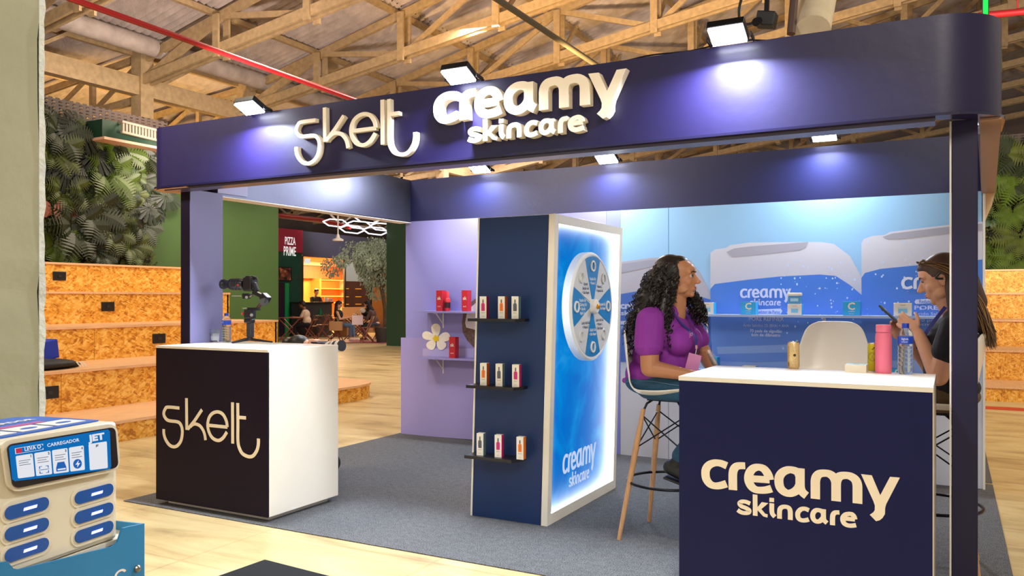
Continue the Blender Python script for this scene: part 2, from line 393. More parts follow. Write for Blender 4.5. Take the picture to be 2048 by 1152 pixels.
# ------------------------------------------------------------------ bleachers
TIERS = [(.206, 0.0), (.635, 1.0), (1.045, 2.05), (1.465, 3.07), (1.885, 4.12)]
def outlet(parent, c, nrm):
    n = Vector(nrm); s = Vector((0, 0, 1)).cross(n); M = Matrix((s, n, Vector((0, 0, 1)))).transposed()
    o = MB().obox(Vector(c)+n*.008, (.19, .02, .125), M).build('outlet', BLACK, parent, bevel=.004)
    MB().obox(Vector(c)+n*.02, (.05, .012, .035), M).build('socket', mat('dark_grey', '2A2A2A', .3), o)
def bleacher_left():
    t = thing('bleacher', 'OSB stepped bleacher with pale plywood treads along the left wall below the plants', 'bleacher', (-7.03, 0, 0))
    y0, y1 = -2.5, 9.36; z0 = 0
    for i, (z, d) in enumerate(TIERS):
        X = -7.03-d; Xn = -7.03-TIERS[i+1][1] if i < 4 else -11.95
        # riser sheets, each its own panel
        seams = [y0]+[y0+1.1*((i*2+1) % 3)/2+2.44*k+.4 for k in range(5)]; seams = [s for s in seams if s < y1-.2]+[y1]
        for a, b in zip(seams[:-1], seams[1:]):
            ye = b-.003
            MB().box(X-.02, X, a+.003, ye if b < y1 or i != 0 else b-.55, z0, z-.03).build('riser_panel', OSB, t)
        for k, (a, b) in enumerate(zip([y0, 0.9, 4.2, 7.0], [0.9, 4.2, 7.0, y1])):
            b2 = b if not (i == 0 and b == y1) else b-.55
            MB().box(Xn-.05, X+.02, a+.002, b2-.002, z-.03, z).build('tread_board', TREAD, t)
        if i == 0:   # rounded end of the lowest step
            m = MB(); cx, cy, r = X-.62, y1-.55, .62
            ptsr = [(X+.0-.62-.45, cy), (X-.62-.45, cy+r)]+[(cx+r*math.sin(a), cy+r*math.cos(a)) for a in [math.pi/2*k/12 for k in range(13)]]
            m.prism([(p[0], p[1], z-.03) for p in ptsr], (0, 0, .03)).build('tread_board', TREAD, t)
            m = MB(); m.prism([(p[0]-.01, p[1]-.02, 0) for p in ptsr], (0, 0, z-.03)).build('curved_riser', OSB, t, smooth=False)
        MB().box(Xn-.05, X, y1-.05, y1-.02 if i else y1-.57, z0*0, z-.03).build('end_panel', OSB, t) if i else None
        z0 = z
    outlet(t, P(118, 552, X=-11.15), (1, 0, 0)); outlet(t, P(215, 613, X=-10.1), (1, 0, 0)); outlet(t, P(317, 677, X=-9.08), (1, 0, 0)); outlet(t, P(98, 785, X=-8.03), (1, 0, 0))
bleacher_left()
def bleacher_right():
    t = thing('bleacher', 'OSB stepped bleacher at the back right beneath the planted wall', 'bleacher', (4, 12.7, 0))
    x0, x1 = -2.5, 13.5; z0 = 0
    for i, (z, d) in enumerate(TIERS):
        Y = 12.7+d; Yn = 12.7+TIERS[i+1][1] if i < 4 else 17.8
        seams = [x0]+[x0+.8*((i*2+1) % 3)+2.44*k+1.3 for k in range(6)]; seams = [s for s in seams if s < x1-.2]+[x1]
        for a, b in zip(seams[:-1], seams[1:]):
            MB().box(a+.003, b-.003, Y, Y+.02, z0, z-.03).build('riser_panel', OSB, t)
        for a, b in ((x0, 2), (2, 6), (6, x1)):
            MB().box(a+.002, b-.002, Y-.02, Yn+.05, z-.03, z).build('tread_board', TREAD, t)
        z0 = z
bleacher_right()

# ------------------------------------------------------------------ partition walls of the hall
MB().box(-12.25, -12.1, -6, 12.5, 0, 4.03).build('wall_left', GREEN, kind='structure')
MB().box(-14.4, 16, 19.2, 19.35, 0, 4.4).build('wall_back', GREEND, kind='structure')
MB().box(-12.0, -11.96, -6, 9.7, 4.04, 4.42).build('trim_1', PERF, kind='structure')
MB().box(-3, 14, 18.28, 18.32, 4.05, 4.5).build('trim_2', PERF, kind='structure')
MB().box(-4, 14, 18.35, 18.5, 0, 4.1).build('wall_right', GREEND, kind='structure')
# green header with pink light on its underside put into the colour at the upper left
g = thing('header_box', 'dark green header box with pink-lit underside above the plant wall end', 'header', (-11.7, 8, 3.6), kind='structure')
MB().box(-12.05, -11.45, 8.1, 12.4, 3.85, 4.12).build('header', mat('header_green', '143424', .5), g)
MB().box(-12.05, -11.40, 8.1, 12.4, 3.81, 3.85).build('soffit', mat('soffit_pink_light', 'C79A80', .6), g)
# ladder shaped cable tray with lamps
g = thing('cable_tray', 'pale metal cable tray hanging above the green header at upper left', 'cable tray', P(280, 250, X=-11.3))
a = P(243, 243, X=-11.3); b = P(318, 262, X=-11.3)
for q_ in (.1, .9): MB().bar(a.lerp(b, q_), Vector((-12.0, a.lerp(b, q_).y, a.lerp(b, q_).z)), .03, .03).build('wall_arm', mat('galvanised', '8A8272', .5, metal=.2), g)
for dz in (0, -.16): MB().bar(a+Vector((0, 0, dz)), b+Vector((0, 0, dz)), .05, .035).build('rail', mat('galvanised', '8A8272', .5, metal=.2), g)
for k in range(12): p = a.lerp(b, (k+.5)/12); MB().bar(p, p+Vector((0, 0, -.16)), .03, .03, up=(0, 1, 0)).build('rung', MATS['galvanised'], g)

BRW = mat('far_wall', '6E625C', .8, var=.1, vs=.8)
MB().box(-40, 18, 43, 43.2, 0, 14).build('wall_far', BRW, kind='structure')
MB().box(-27, -26.8, -6, 43, 0, 6.5).build('wall_west', BRW, kind='structure')
# ------------------------------------------------------------------ planted walls
FERN = [mat('fern_green', '3A4610', .55, var=.4, vs=6), mat('fern_dark', '1A260C', .55, var=.3, vs=6), mat('fern_bright', '3C500F', .5, var=.25, vs=6)]
MONS = mat('monstera_green', '18221A', .5, var=.25, vs=6); PINK = mat('caladium_pink', 'C47A66', .5, var=.15, vs=12); BROAD = mat('broad_leaf', '2E4A2A', .5, var=.2, vs=8)
MOSS = mat('moss_foliage', '39400F', .8, var=.7, vs=14)
def leaf_pts(L, W, n=6):
    return [(L*i/n, W*math.sin(math.pi*(i/n)**.8)) for i in range(n+1)]
def fern_mb(m, o, d, up, L, n=13, wid=.34):
    """arching frond: midrib with tapering leaflets"""
    s = d.cross(up).normalized(); pr = None
    for i in range(1, n+1):
        t = i/n; c = o+d*L*t+up*(L*.35*math.sin(t*2.2)-L*.35*t*t); 
        w = L*wid*math.sin(math.pi*min(1, t*.9+.08)); ww = L*.05
        for sg in (-1, 1):
            tip = c+s*sg*w+d*L*.10-up*w*.25
            m.add([c-d*ww, c+d*ww, tip], [(0, 1, 2)] if sg > 0 else [(1, 0, 2)])
        if pr is not None: m.add([pr-s*.006, pr+s*.006, c+s*.005, c-s*.005], [(0, 1, 2, 3)])
        pr = c
def monstera_mb(m, o, d, up, R0):
    s = d.cross(up).normalized(); n = 9
    for sg in (-1, 1):
        for i in range(n):
            a0 = math.pi*(i+.1)/n*.95; a1 = math.pi*(i+.82)/n*.95
            rr = R0*(1.15-.35*(a0/math.pi))
            f = lambda a, r: o+d*(math.cos(a)*r)+s*sg*(math.sin(a)*r*.8)-up*(r*r*.25/R0)
            m.add([o+d*R0*.1*(math.cos(a0)), f(a0, rr*.45), f(a0, rr), f((a0+a1)/2, rr*1.07), f(a1, rr*.97), f(a1, rr*.45)], [(0, 1, 2, 3, 4, 5)])
def broad_mb(m, o, d, up, L, W):
    s = d.cross(up).normalized(); pts = leaf_pts(L, W); vs = []; 
    for x, w in pts: vs += [o+d*x-s*w-up*(x*x*.25/L), o+d*x+up*.02-up*(x*x*.25/L), o+d*x+s*w-up*(x*x*.25/L)]
    fs = []
    for i in range(len(pts)-1): b = i*3; fs += [(b, b+1, b+4, b+3), (b+1, b+2, b+5, b+4)]
    m.add(vs, fs)
def plant_wall(label, org, ax, W, H, nrm, feats, dens):
    """org lower corner, ax along the wall, nrm out of the wall"""
    t = thing('plant_wall', label, 'plant wall', org); ax = Vector(ax); nrm = Vector(nrm); org = Vector(org); up = Vector((0, 0, 1))
    MB().obox(org+ax*W/2+up*H/2-nrm*.02, (W, .06, H), Matrix((ax, nrm if ax.cross(nrm).z > 0 else -nrm, up)).transposed()).build('backing', mat('moss_back', '182010', .9, var=.4, vs=20), t)
    rnd = random.Random(5)
    m = MB()
    for k in range(int(dens*W*H)):
        c = org+ax*rnd.uniform(0, W)+up*rnd.uniform(0, H)+nrm*rnd.uniform(0, .16)
        a = rnd.uniform(0, 6.28); d = (ax*math.cos(a)+up*math.sin(a)+nrm*rnd.uniform(-.2, .9)).normalized(); s = d.cross(nrm).normalized(); l = rnd.uniform(.03, .075)
        m.add([c, c+d*l*.5+s*l*.35, c+d*l, c+d*l*.5-s*l*.35], [(0, 1, 2, 3)])
    m.build('small_foliage', MOSS, t, kind='stuff', fix=False)
    cnt = 0
    for (fx, fz, kind, size) in feats:
        o = org+ax*fx+up*fz+nrm*.12
        if kind == 'fern' or kind == 'fernb' or kind == 'fernd':
            mt = {'fern': FERN[0], 'fernd': FERN[1], 'fernb': FERN[2]}[kind]; m = MB()
            for k in range(8):
                a = -math.pi/2+(k-3.5)*.6+rnd.uniform(-.2, .2); d = (ax*math.cos(a)+up*math.sin(a)+nrm*.55).normalized(); fern_mb(m, o, d, nrm, size*rnd.uniform(.5, .8))
            m.build('fern', mt, t, fix=False)
        elif kind == 'mon':
            for k in range(3):
                m = MB(); a = -math.pi/2+(k-1)*1.0+rnd.uniform(-.3, .3); d = (ax*math.cos(a)+up*math.sin(a)+nrm*.3).normalized()
                monstera_mb(m, o+d*size*.35+nrm*.05*k, d, (nrm+up*.3).normalized(), size*.5); m.build('monstera_leaf', MONS, t, fix=False)
        else:
            mt = {'pink': PINK, 'broad': BROAD, 'yel': mat('yellow_leaf', 'A9B84A', .5)}[kind]
            for k in range(5 if kind == 'pink' else 6):
                m = MB(); a = rnd.uniform(0, 6.28); d = (ax*math.cos(a)+up*math.sin(a)+nrm*.4).normalized(); broad_mb(m, o+d*.03, d, nrm, size*.6, size*.2); m.build({'pink': 'caladium_leaf', 'broad': 'broad_leaf', 'yel': 'yellow_leaf'}[kind], mt, t, fix=False)
    return t
def wl(px, py, k, s):
    p = P(px, py, X=-11.9); return (p.y+3, p.z-1.9, k, s)
rnd = random.Random(3)
fe = [wl(120, 228, 'mon', .75), wl(150, 290, 'mon', .7), wl(128, 310, 'mon', .65), wl(205, 300, 'mon', .55), wl(265, 405, 'mon', .6), wl(300, 385, 'mon', .55),
      wl(200, 340, 'fernb', .8), wl(225, 300, 'fernb', .7), wl(165, 380, 'fern', .6), wl(230, 370, 'fernb', .6), wl(262, 350, 'fernb', .35), wl(140, 450, 'fernd', .9), wl(170, 420, 'fernd', .8),
      wl(215, 460, 'fern', .6), wl(250, 490, 'fern', .55), wl(275, 450, 'fernd', .6), wl(105, 490, 'fernb', .7), wl(190, 500, 'fernd', .6), wl(120, 380, 'fern', .6), wl(285, 310, 'fernd', .6),
      wl(265, 315, 'yel', .35), wl(103, 432, 'pink', .62), wl(122, 438, 'pink', .45), wl(262, 435, 'pink', .35), wl(290, 428, 'pink', .5), wl(268, 370, 'broad', .5), wl(100, 340, 'broad', .5), wl(110, 265, 'fernd', .7), wl(250, 290, 'fernd', .6), wl(95, 300, 'fern', .7)]
for _ in range(95):
    fe.append((rnd.uniform(4.5, 12.2), rnd.uniform(.1, 2.1), rnd.choice(['fern', 'fernd', 'fernd', 'fern', 'fern', 'fernb']), rnd.uniform(.22, .5)))
plant_wall('green planted wall of ferns, monstera and pink caladium above the left bleacher', (-12.0, -3, 1.9), (0, 1, 0), 12.38, 2.2, (1, 0, 0), fe, 1500)
fe = []
for (px, py, k, s) in ((1995, 300, 'fern', .8), (2020, 330, 'fernb', .9), (2040, 350, 'fernb', 1.0), (2000, 360, 'fernd', .8), (2025, 420, 'fernb', .7), (1985, 430, 'broad', .5), (2040, 470, 'fern', .8), (1990, 500, 'fernb', .7), (2015, 520, 'broad', .6), (1975, 340, 'mon', .7), (2045, 300, 'fernd', 1.0), (2035, 510, 'fernb', .7)):
    p = P(px, py, Y=18.1); fe.append((p.x+3, p.z-1.95, k, s))
for _ in range(46): fe.append((rnd.uniform(2.5, 9), rnd.uniform(.1, 2.2), rnd.choice(['fern', 'fernd', 'fernb', 'broad', 'fernd', 'fern']), rnd.uniform(.35, .8)))
plant_wall('green planted wall with bright ferns above the back right bleacher', (-3, 18.2, 1.9), (1, 0, 0), 14, 2.2, (0, -1, 0), fe, 800)

# ------------------------------------------------------------------ roof
XE = -15.6
def rz(x): return 6.75+.235*(x-XE) if x >= XE else 6.75+.10*(x-XE)
c = thing('ceiling', 'corrugated roof of the hall in rows of cement sheets', 'roof', (0, 20, 7), kind='structure')
def sheet(n, L, pitch, ang):
    m = MB(); vs = []; fs = []; N = int(n*6)
    for i in range(N+1):
        y = (i/N-.5)*n*pitch; h = .05*math.cos(i/6*2*math.pi)
        for x in (-L/2, L/2): vs.append((x*math.cos(ang)-h*math.sin(ang), y, x*math.sin(ang)+h*math.cos(ang)))
    for i in range(N): fs.append((i*2, i*2+1, i*2+3, i*2+2))
    m.add(vs, fs); return m
a1 = math.atan(.235); a2 = math.atan(.10)
s1 = sheet(16, 2.55, .19, a1).build('roof_sheet', ROOF, c, smooth=True, fix=False); me1 = s1.data
s2 = sheet(16, 2.55, .19, a2).build('roof_sheet', ROOF, c, smooth=True, fix=False); me2 = s2.data
for s in (me1, me2): s.transform(Matrix.Translation(WO[c]))
bpy.data.objects.remove(s1); bpy.data.objects.remove(s2)
for j in range(15):
    for i in range(17):
        x = XE-5*2.4*math.cos(a2)+1.2+(i)*2.4*.985; y = -1.5+j*3.0
        me = me1 if x > XE else me2
        o = link('roof_sheet', me, c); o.location = Vector((x, y, rz(x)+.12+(i % 2)*.03+(j % 2)*.012))-WO[c]
# purlins: parts of the roof
for i in range(18):
    x = XE-5*2.4+(i)*2.4*.985
    MB().box(x-.05, x+.05, -3, 43, rz(x)-.06, rz(x)+.06).build('purlin', TIMBER, c)
# asbestos eave channels along the left bay, seen as pale rounded gutters
for yy in range(5):
    a = Vector((XE+.5, 6+yy*6, rz(XE)+.0)); MB().cyl(a, a+Vector((0, 5.9, 0)), .2, seg=12).build('gutter', ROOF, c, smooth=True)

CH = lambda x: 6.1+.15*(x-XE)
def truss(Y, label, flip=False, lod=False):
    t = thing('roof_truss', label, 'truss', (XE, Y, CH(XE)), kind='structure')
    x0, x1 = XE, 11.0; n = 11; xs = [x0+(x1-x0)*i/n for i in range(n+1)]
    T = lambda x: Vector((x, Y, rz(x)-.16)); B = lambda x: Vector((x, Y, CH(x)))
    for s in (-1, 1):
        for k in range(3):
            xa, xb = x0+(x1-x0)*k/3, x0+(x1-x0)*(k+1)/3+.25; o = Vector((0, s*(.09+.012*(k % 2)), .008*(k % 2)))
            MB().bar(B(xa)+o, B(xb)+o, .06, .2).build('bottom_chord', TIMBER, t)
    MB().bar(T(x0), T(x1), .09, .18).build('top_chord', TIMBER, t)
    for i in range(1, n+1):
        x = xs[i]
        for s in (-1, 1): o = Vector((0, s*.14, 0)); MB().bar(B(x)+o-Vector((0, 0, .18)), T(x)+o, .16, .05, up=(0, 1, 0)).build('post', TIMBER, t)
        if i < n:
            MB().bar(T(xs[i]) if i % 2 else B(xs[i]), B(xs[i+1]) if i % 2 else T(xs[i+1]), .05, .12).build('brace', TIMBER, t)
            # knee braces running along the hall
            MB().bar(B(x)+Vector((0, .1, .1)), T(x)+Vector((0, 1.1, 0)), .05, .1).build('knee_brace', TIMBER, t)
    MB().bar(B(x0)+Vector((0, 0, .0)), T(xs[1]), .066, .2).build('brace', TIMBER, t)
ords = ['nearest', 'second nearest', 'third', 'fourth', 'fifth', 'sixth', 'seventh', 'eighth', 'ninth', 'tenth', 'eleventh']
for k in range(11): truss(9+3*k, 'timber roof truss crossing the hall over the stand, %s from the camera' % ords[k])
# left bay: longitudinal beam on posts with raking struts
b = thing('longitudinal_beam', 'long timber beam running away along the hall at upper left, carrying the trusses', 'beam', (XE, 9, 6.0), kind='structure')
for k in range(8): MB().box(XE-.1-(k % 2)*.03, XE+.1, 3.0+k*5, 8.0+k*5, 5.78, 6.18).build('timber', TIMBER, b)
for k in range(12):
    y = 9+3*k; MB().box(XE-.16, XE+.16, y-.16, y+.16, 5.3, rz(XE)).build('post', TIMBER, b)
    MB().bar((XE, y, 6.0), (XE-1.9, y, 6.5), .07, .16).build('strut', TIMBER, b)
    MB().bar((XE, y+.1, 5.9), (XE, y+1.3, 6.7), .07, .14, up=(1, 0, 0)).build('strut', TIMBER, b)
for k in range(9):
    y = 9+3*k; t = thing('roof_truss', 'timber truss of the lower bay beyond the longitudinal beam, %s from the camera' % ords[k], 'truss', (XE-5, y, 5), kind='structure')
    B = lambda x: Vector((x, y, 4.9+.07*(x-XE+12))); T = lambda x: Vector((x, y, rz(x)-.1))
    MB().bar(B(XE-12), B(XE), .1, .16).build('bottom_chord', TIMBER, t); MB().bar(T(XE-12), T(XE), .1, .14).build('top_chord', TIMBER, t)
    for i in range(6):
        x = XE-12+2*i+.3; MB().bar(B(x), T(x), .12, .1, up=(0, 1, 0)).build('post', TIMBER, t); MB().bar(B(x), T(x+1.9), .05, .1).build('brace', TIMBER, t)
# red and black service pipes
m = MB(); a = P(60, -32, X=-9.4); b = P(735, 209, X=-9.4); m.tube([a, b], .04, 10)
m.build('sprinkler_pipe', REDP, smooth=True, label='red sprinkler pipe sloping across the roof at upper left', cat='pipe')
m = MB(); a = P(985, -8, X=-4.6); b = P(1205, 138, X=-4.6); m.tube([a, b], .04, 10)
m.build('conduit', mat('grey_conduit', '6A675E', .5, metal=.4), smooth=True, label='dark conduit sloping down behind the sign above the cream letters', cat='conduit')
m = MB(); m.tube([P(1955, 32, Y=14), P(2060, 22, Y=14)], .05, 10); [m.tube([P(x_, 30, Y=14), P(x_, 30, Y=14)+Vector((0, 0, 5.2))], .012, 6) for x_ in (1975, 2035)]; m.build('sprinkler_pipe', REDP, smooth=True, label='short length of red pipe above the stand at the top right corner', cat='pipe')
m = MB(); m.tube([P(552, 430, X=-18), P(640, 440, X=-18), P(700, 455, X=-18)], .07, 10); m.build('sprinkler_pipe', REDP, smooth=True, label='red pipe under the roof of the food court by the pizza sign', cat='pipe')
# grey steel lattice girder above the shops
g = thing('steel_girder', 'grey steel lattice girder above the food court shops', 'girder', (-19.5, 24, 4.2), kind='structure')
st = mat('grey_steel', '8B8580', .45, metal=.3)
for z in (4.05, 4.75): MB().bar((-19.5, 17, z), (-19.5, 32, z), .1, .08).build('chord', st, g)
for k in range(12): y = 17+k*1.25; MB().bar((-19.5, y, 4.05 if k % 2 else 4.75), (-19.5, y+1.25, 4.75 if k % 2 else 4.05), .05, .05).build('diagonal', st, g)
# green led sign strip and duct at top right
g = thing('led_sign', 'small green lit sign strip hanging at the top right corner', 'sign', P(1971, 12, Y=8))
MB().obox(P(1971, 5, Y=8), (.05, .02, .26)).build('frame', BLACK, g); MB().obox(P(1971, 5, Y=7.98), (.035, .02, .24)).build('lit_face', emitm('green_led', '22E048', 2.2), g)
g = thing('air_duct', 'pale round duct end hanging under the roof at top right', 'duct', P(1625, 20, Y=10))
MB().cyl(P(1640, -60, Y=11), P(1625, 62, Y=10), .26, .2, 20).build('duct', mat('duct_skin', 'C8C0A8', .6, var=.1, vs=5), g, smooth=True)
MB().cyl(P(1590, -20, Y=10), P(1582, 68, Y=9.9), .05, seg=8).build('strap', mat('dark_strap', '4A3A34', .6), g)
# ------------------------------------------------------------------ logos as centrelines measured on the counters
def cA(x, y): return (1390+x/6.777, 900+y/6.777)
def cB(x, y): return (1590+x/7.682, 920+y/7.682)
def cC(x, y): return (310+x/7.678, 780+y/7.678)
YR = 3.616; YL = 3.703
def to_plane(f, pts, Y):
    out = []
    for x, y in pts:
        p = P(*f(x, y), Y=Y); out.append((p.x, p.z))
    return out
# each entry: letter, kind ('s' stroke / 'p' polygon), points
cre = [
 ('c', 's', to_plane(cA, [(432, 214), (350, 180), (265, 174), (190, 205), (150, 262), (143, 330), (158, 400), (205, 460), (270, 485), (345, 480), (428, 456)], YR), 1),
 ('r', 's', to_plane(cA, [(515, 542), (513, 400), (515, 310), (532, 255), (565, 222), (615, 212), (681, 214)], YR), 1),
 ('e', 's', to_plane(cA, [(770, 388), (900, 397), (1010, 405), (997, 350), (965, 290), (920, 248), (855, 232), (790, 250), (745, 300), (725, 375), (737, 445), (775, 505), (830, 538), (900, 545), (970, 540), (1038, 522)], YR), 1),
 ('a', 's', to_plane(cA, [(1424, 360), (1395, 305), (1340, 275), (1265, 268), (1190, 300), (1145, 360), (1138, 430), (1152, 500), (1195, 555), (1265, 587), (1340, 570), (1395, 525), (1424, 470)], YR), 1),
 ('a', 's', to_plane(cB, [(78, 126), (78, 300), (80, 410), (98, 470), (130, 510), (178, 548)], YR), 1),
 ('m', 's', to_plane(cB, [(313, 597), (313, 400), (314, 320), (332, 255), (375, 213), (440, 201), (510, 207), (570, 240), (610, 290), (630, 350), (632, 430), (632, 632)], YR), 1),
 ('m', 's', to_plane(cB, [(632, 430), (634, 350), (650, 292), (690, 250), (750, 236), (830, 242), (900, 277), (940, 325), (958, 390), (960, 480), (960, 668)], YR), 1),
 ('y', 'p', to_plane(cB, [(1015, 215), (1180, 235), (1310, 540), (1460, 258), (1612, 270), (1400, 680), (1385, 740), (1382, 830), (1345, 890), (1300, 925), (1245, 938), (1150, 840), (1200, 805), (1225, 770), (1228, 700), (1205, 632)], YR), 1)]
ski = [
 ('s', 's', to_plane(cA, [(748, 726), (690, 701), (635, 699), (606, 724), (630, 760), (690, 785), (733, 815), (725, 846), (670, 853), (620, 840), (578, 812)], YR), 1),
 ('k', 's', to_plane(cA, [(815, 603), (817, 890)], YR), 0), ('k', 'p', to_plane(cA, [(905, 705), (995, 720), (900, 800), (950, 862), (985, 872), (983, 915), (925, 898), (845, 810), (848, 775)], YR), 0),
 ('i', 'p', to_plane(cA, [(1010, 645), (1072, 651), (1072, 706), (1008, 701)], YR), 0), ('i', 's', to_plane(cA, [(1042, 722), (1041, 820), (1052, 868), (1083, 905)], YR), 1),
 ('n', 's', to_plane(cA, [(1147, 930), (1147, 830), (1165, 783), (1215, 767), (1268, 782), (1291, 830), (1292, 946)], YR), 1),
 ('c', 's', to_plane(cB, [(215, 772), (150, 747), (90, 757), (50, 800), (42, 850), (60, 900), (105, 925), (160, 925), (212, 912)], YR), 1),
 ('a', 's', to_plane(cB, [(437, 818), (400, 780), (335, 768), (288, 800), (272, 855), (287, 910), (330, 943), (385, 935), (437, 880)], YR), 1), ('a', 's', to_plane(cB, [(438, 755), (438, 880), (452, 930), (492, 968)], YR), 1),
 ('r', 's', to_plane(cB, [(577, 1000), (577, 890), (588, 835), (620, 806), (683, 805)], YR), 1),
 ('e', 's', to_plane(cB, [(750, 896), (840, 905), (920, 913), (905, 865), (870, 832), (820, 828), (770, 843), (737, 885), (738, 935), (762, 978), (810, 1003), (870, 1008), (938, 1000)], YR), 1)]
ske = [
 ('s', 's', to_plane(cC, [(376, 277), (200, 262), (160, 290), (137, 350), (150, 410), (205, 467), (340, 487), (390, 520), (418, 590), (420, 680), (400, 780), (350, 850), (290, 872), (225, 845), (170, 770), (140, 680), (137, 600)], YL), 1),
 ('k', 's', to_plane(cC, [(485, 125), (490, 612)], YL), 0), ('k', 's', to_plane(cC, [(722, 302), (610, 470), (505, 600)], YL), 0),
 ('k', 's', to_plane(cC, [(545, 560), (580, 530), (625, 522), (690, 550), (740, 620), (765, 695), (775, 770)], YL), 1),
 ('e', 's', to_plane(cC, [(812, 540), (960, 556), (1112, 570), (1095, 470), (1040, 370), (960, 335), (880, 362), (830, 430), (810, 530), (825, 630), (870, 720), (930, 765), (990, 772), (1050, 730), (1105, 645)], YL), 1),
 ('l', 's', to_plane(cC, [(1192, 190), (1195, 822)], YL), 0),
 ('t', 's', to_plane(cC, [(1272, 200), (1275, 500), (1275, 780), (1300, 900), (1350, 980), (1440, 1023), (1510, 1008), (1565, 930), (1588, 840), (1590, 745)], YL), 1),
 ('t', 's', to_plane(cC, [(1260, 418), (1398, 428)], YL), 0)]
# corners inside e's crossbar turns are kept sharp by splitting
def split_e(g):
    out = []
    for (l, k, pts, s) in g:
        if l == 'e':
            out.append((l, 's', [pts[0], pts[2]], 0)); out.append((l, 's', pts[2:], 1))
        else: out.append((l, k, pts, s))
    return out
cre = split_e(cre); ski = split_e(ski); ske = split_e(ske)
def bbox(g):
    xs = [p[0] for e in g for p in e[2]]; ys = [p[1] for e in g for p in e[2]]; return min(xs), max(xs), min(ys), max(ys)
def letters(g, wv, wh, fn, off, material, parent, base, name='letter', scale=1):
    """builds each letter of glyph list g as one part; fn maps (x, z) of the glyph plane to 3D"""
    i = 0
    while i < len(g):
        m = MB(); L = g[i][0]; j = i; seen = False
        while j < len(g) and g[j][0] == L: j += 1
        for q in range(i, j):
            _, k, pts, sm = g[q]
            if k == 's':
                pp = [Vector(p) for p in pts]
                if sm: pp = smooth_pts(pp, 4)
                poly = m.ribbon(pp, wv, wh, 0, None, None); n = len(poly)//2
                A = poly[:n]; B = poly[n:][::-1]
                nud = off.normalized()*(-.0006*(q-i)) if off.length > .005 else off*(.3*(q-i))
                v3 = [fn(p)+nud for p in A]+[fn(p)+nud for p in B]; o3 = [v+off for v in v3]
                fs = []
                for r in range(n-1):
                    fs += [(r, r+1, n+r+1, n+r)]; fs += [(2*n+r, 3*n+r, 3*n+r+1, 2*n+r+1)]
                    fs += [(r, 2*n+r, 2*n+r+1, r+1), (n+r, n+r+1, 3*n+r+1, 3*n+r)]
                fs += [(0, n, 3*n, 2*n), (n-1, 3*n-1, 4*n-1, 2*n-1)]
                m.add(v3+o3, fs)
            else: m.prism([fn(p) for p in pts], off)
        m.build(name, material, parent); i = j
def affine(src, dst):
    sx0, sx1, sz0, sz1 = src; dx0, dx1, dz0, dz1 = dst
    return lambda p: (dx0+(p[0]-sx0)*(dx1-dx0)/(sx1-sx0), dz0+(p[1]-sz0)*(dz1-dz0)/(sz1-sz0))
bc = bbox(cre+ski); bk = bbox(ske)

# ------------------------------------------------------------------ the exhibition stand
stand = thing('exhibition_stand', 'navy and purple exhibition stand with lit sign fascia, posts and printed back wall', 'stand', (-2.3, 3.84, 0))
Z0, Z1 = 2.14, 2.557; YF = 3.84; XL, XR = -4.93, .191
def arc(cx, cy, r, a0, a1, n=14): return [(cx+r*math.cos(a0+(a1-a0)*i/n), cy+r*math.sin(a0+(a1-a0)*i/n)) for i in range(n+1)]
outer = [(XL, 4.35)]+arc(XL+.13, YF+.13, .13, math.pi, 1.5*math.pi, 8)+arc(XR-.25, YF+.25, .25, 1.5*math.pi, 2*math.pi, 16)+[(XR, 4.35)]
outer = [(XL, 4.35)]+arc(XL+.13, YF+.13, .13, math.pi, 1.5*math.pi, 8)+[(XL+.15, YF), (XR-.28, YF)]+arc(XR-.25, YF+.25, .25, 1.5*math.pi, 2*math.pi, 20)+[(XR, YF+.27), (XR, 4.35)]
inner = [(XR-.085, 4.35)]+arc(XR-.25, YF+.25, .165, 2*math.pi, 1.5*math.pi, 16)+arc(XL+.13, YF+.13, .06, 1.5*math.pi, math.pi, 8)+[(XL+.07, 4.35)]
fas = MB().prism([(x, y, Z0) for x, y in outer+inner], (0, 0, Z1-Z0)).build('front_fascia', NAVY, stand, smooth=True)
lip_o = [(x+(-.012 if x < -4.7 else (.012 if x > 0 else 0)), y-.012) for x, y in outer]
MB().prism([(x, y, Z0-.004) for x, y in lip_o+[(x, y) for x, y in inner]], (0, 0, .012)).build('bottom_lip', mat('navy_lip', '1E1B3A', .2), fas)
# copper toned soffit strip behind the lip
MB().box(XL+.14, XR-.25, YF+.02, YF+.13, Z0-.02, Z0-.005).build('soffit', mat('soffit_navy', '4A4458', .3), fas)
# left end soffit shelf seen from below
MB().prism([(x, y, Z0-.012) for x, y in [(XL-.0, 4.0)]+arc(XL+.13, YF+.13, .13, math.pi, 1.5*math.pi, 8)+[(-4.55, YF), (-4.55, 4.0)]], (0, 0, .006)).build('end_soffit', mat('soffit_tan', 'A9805C', .5), fas)
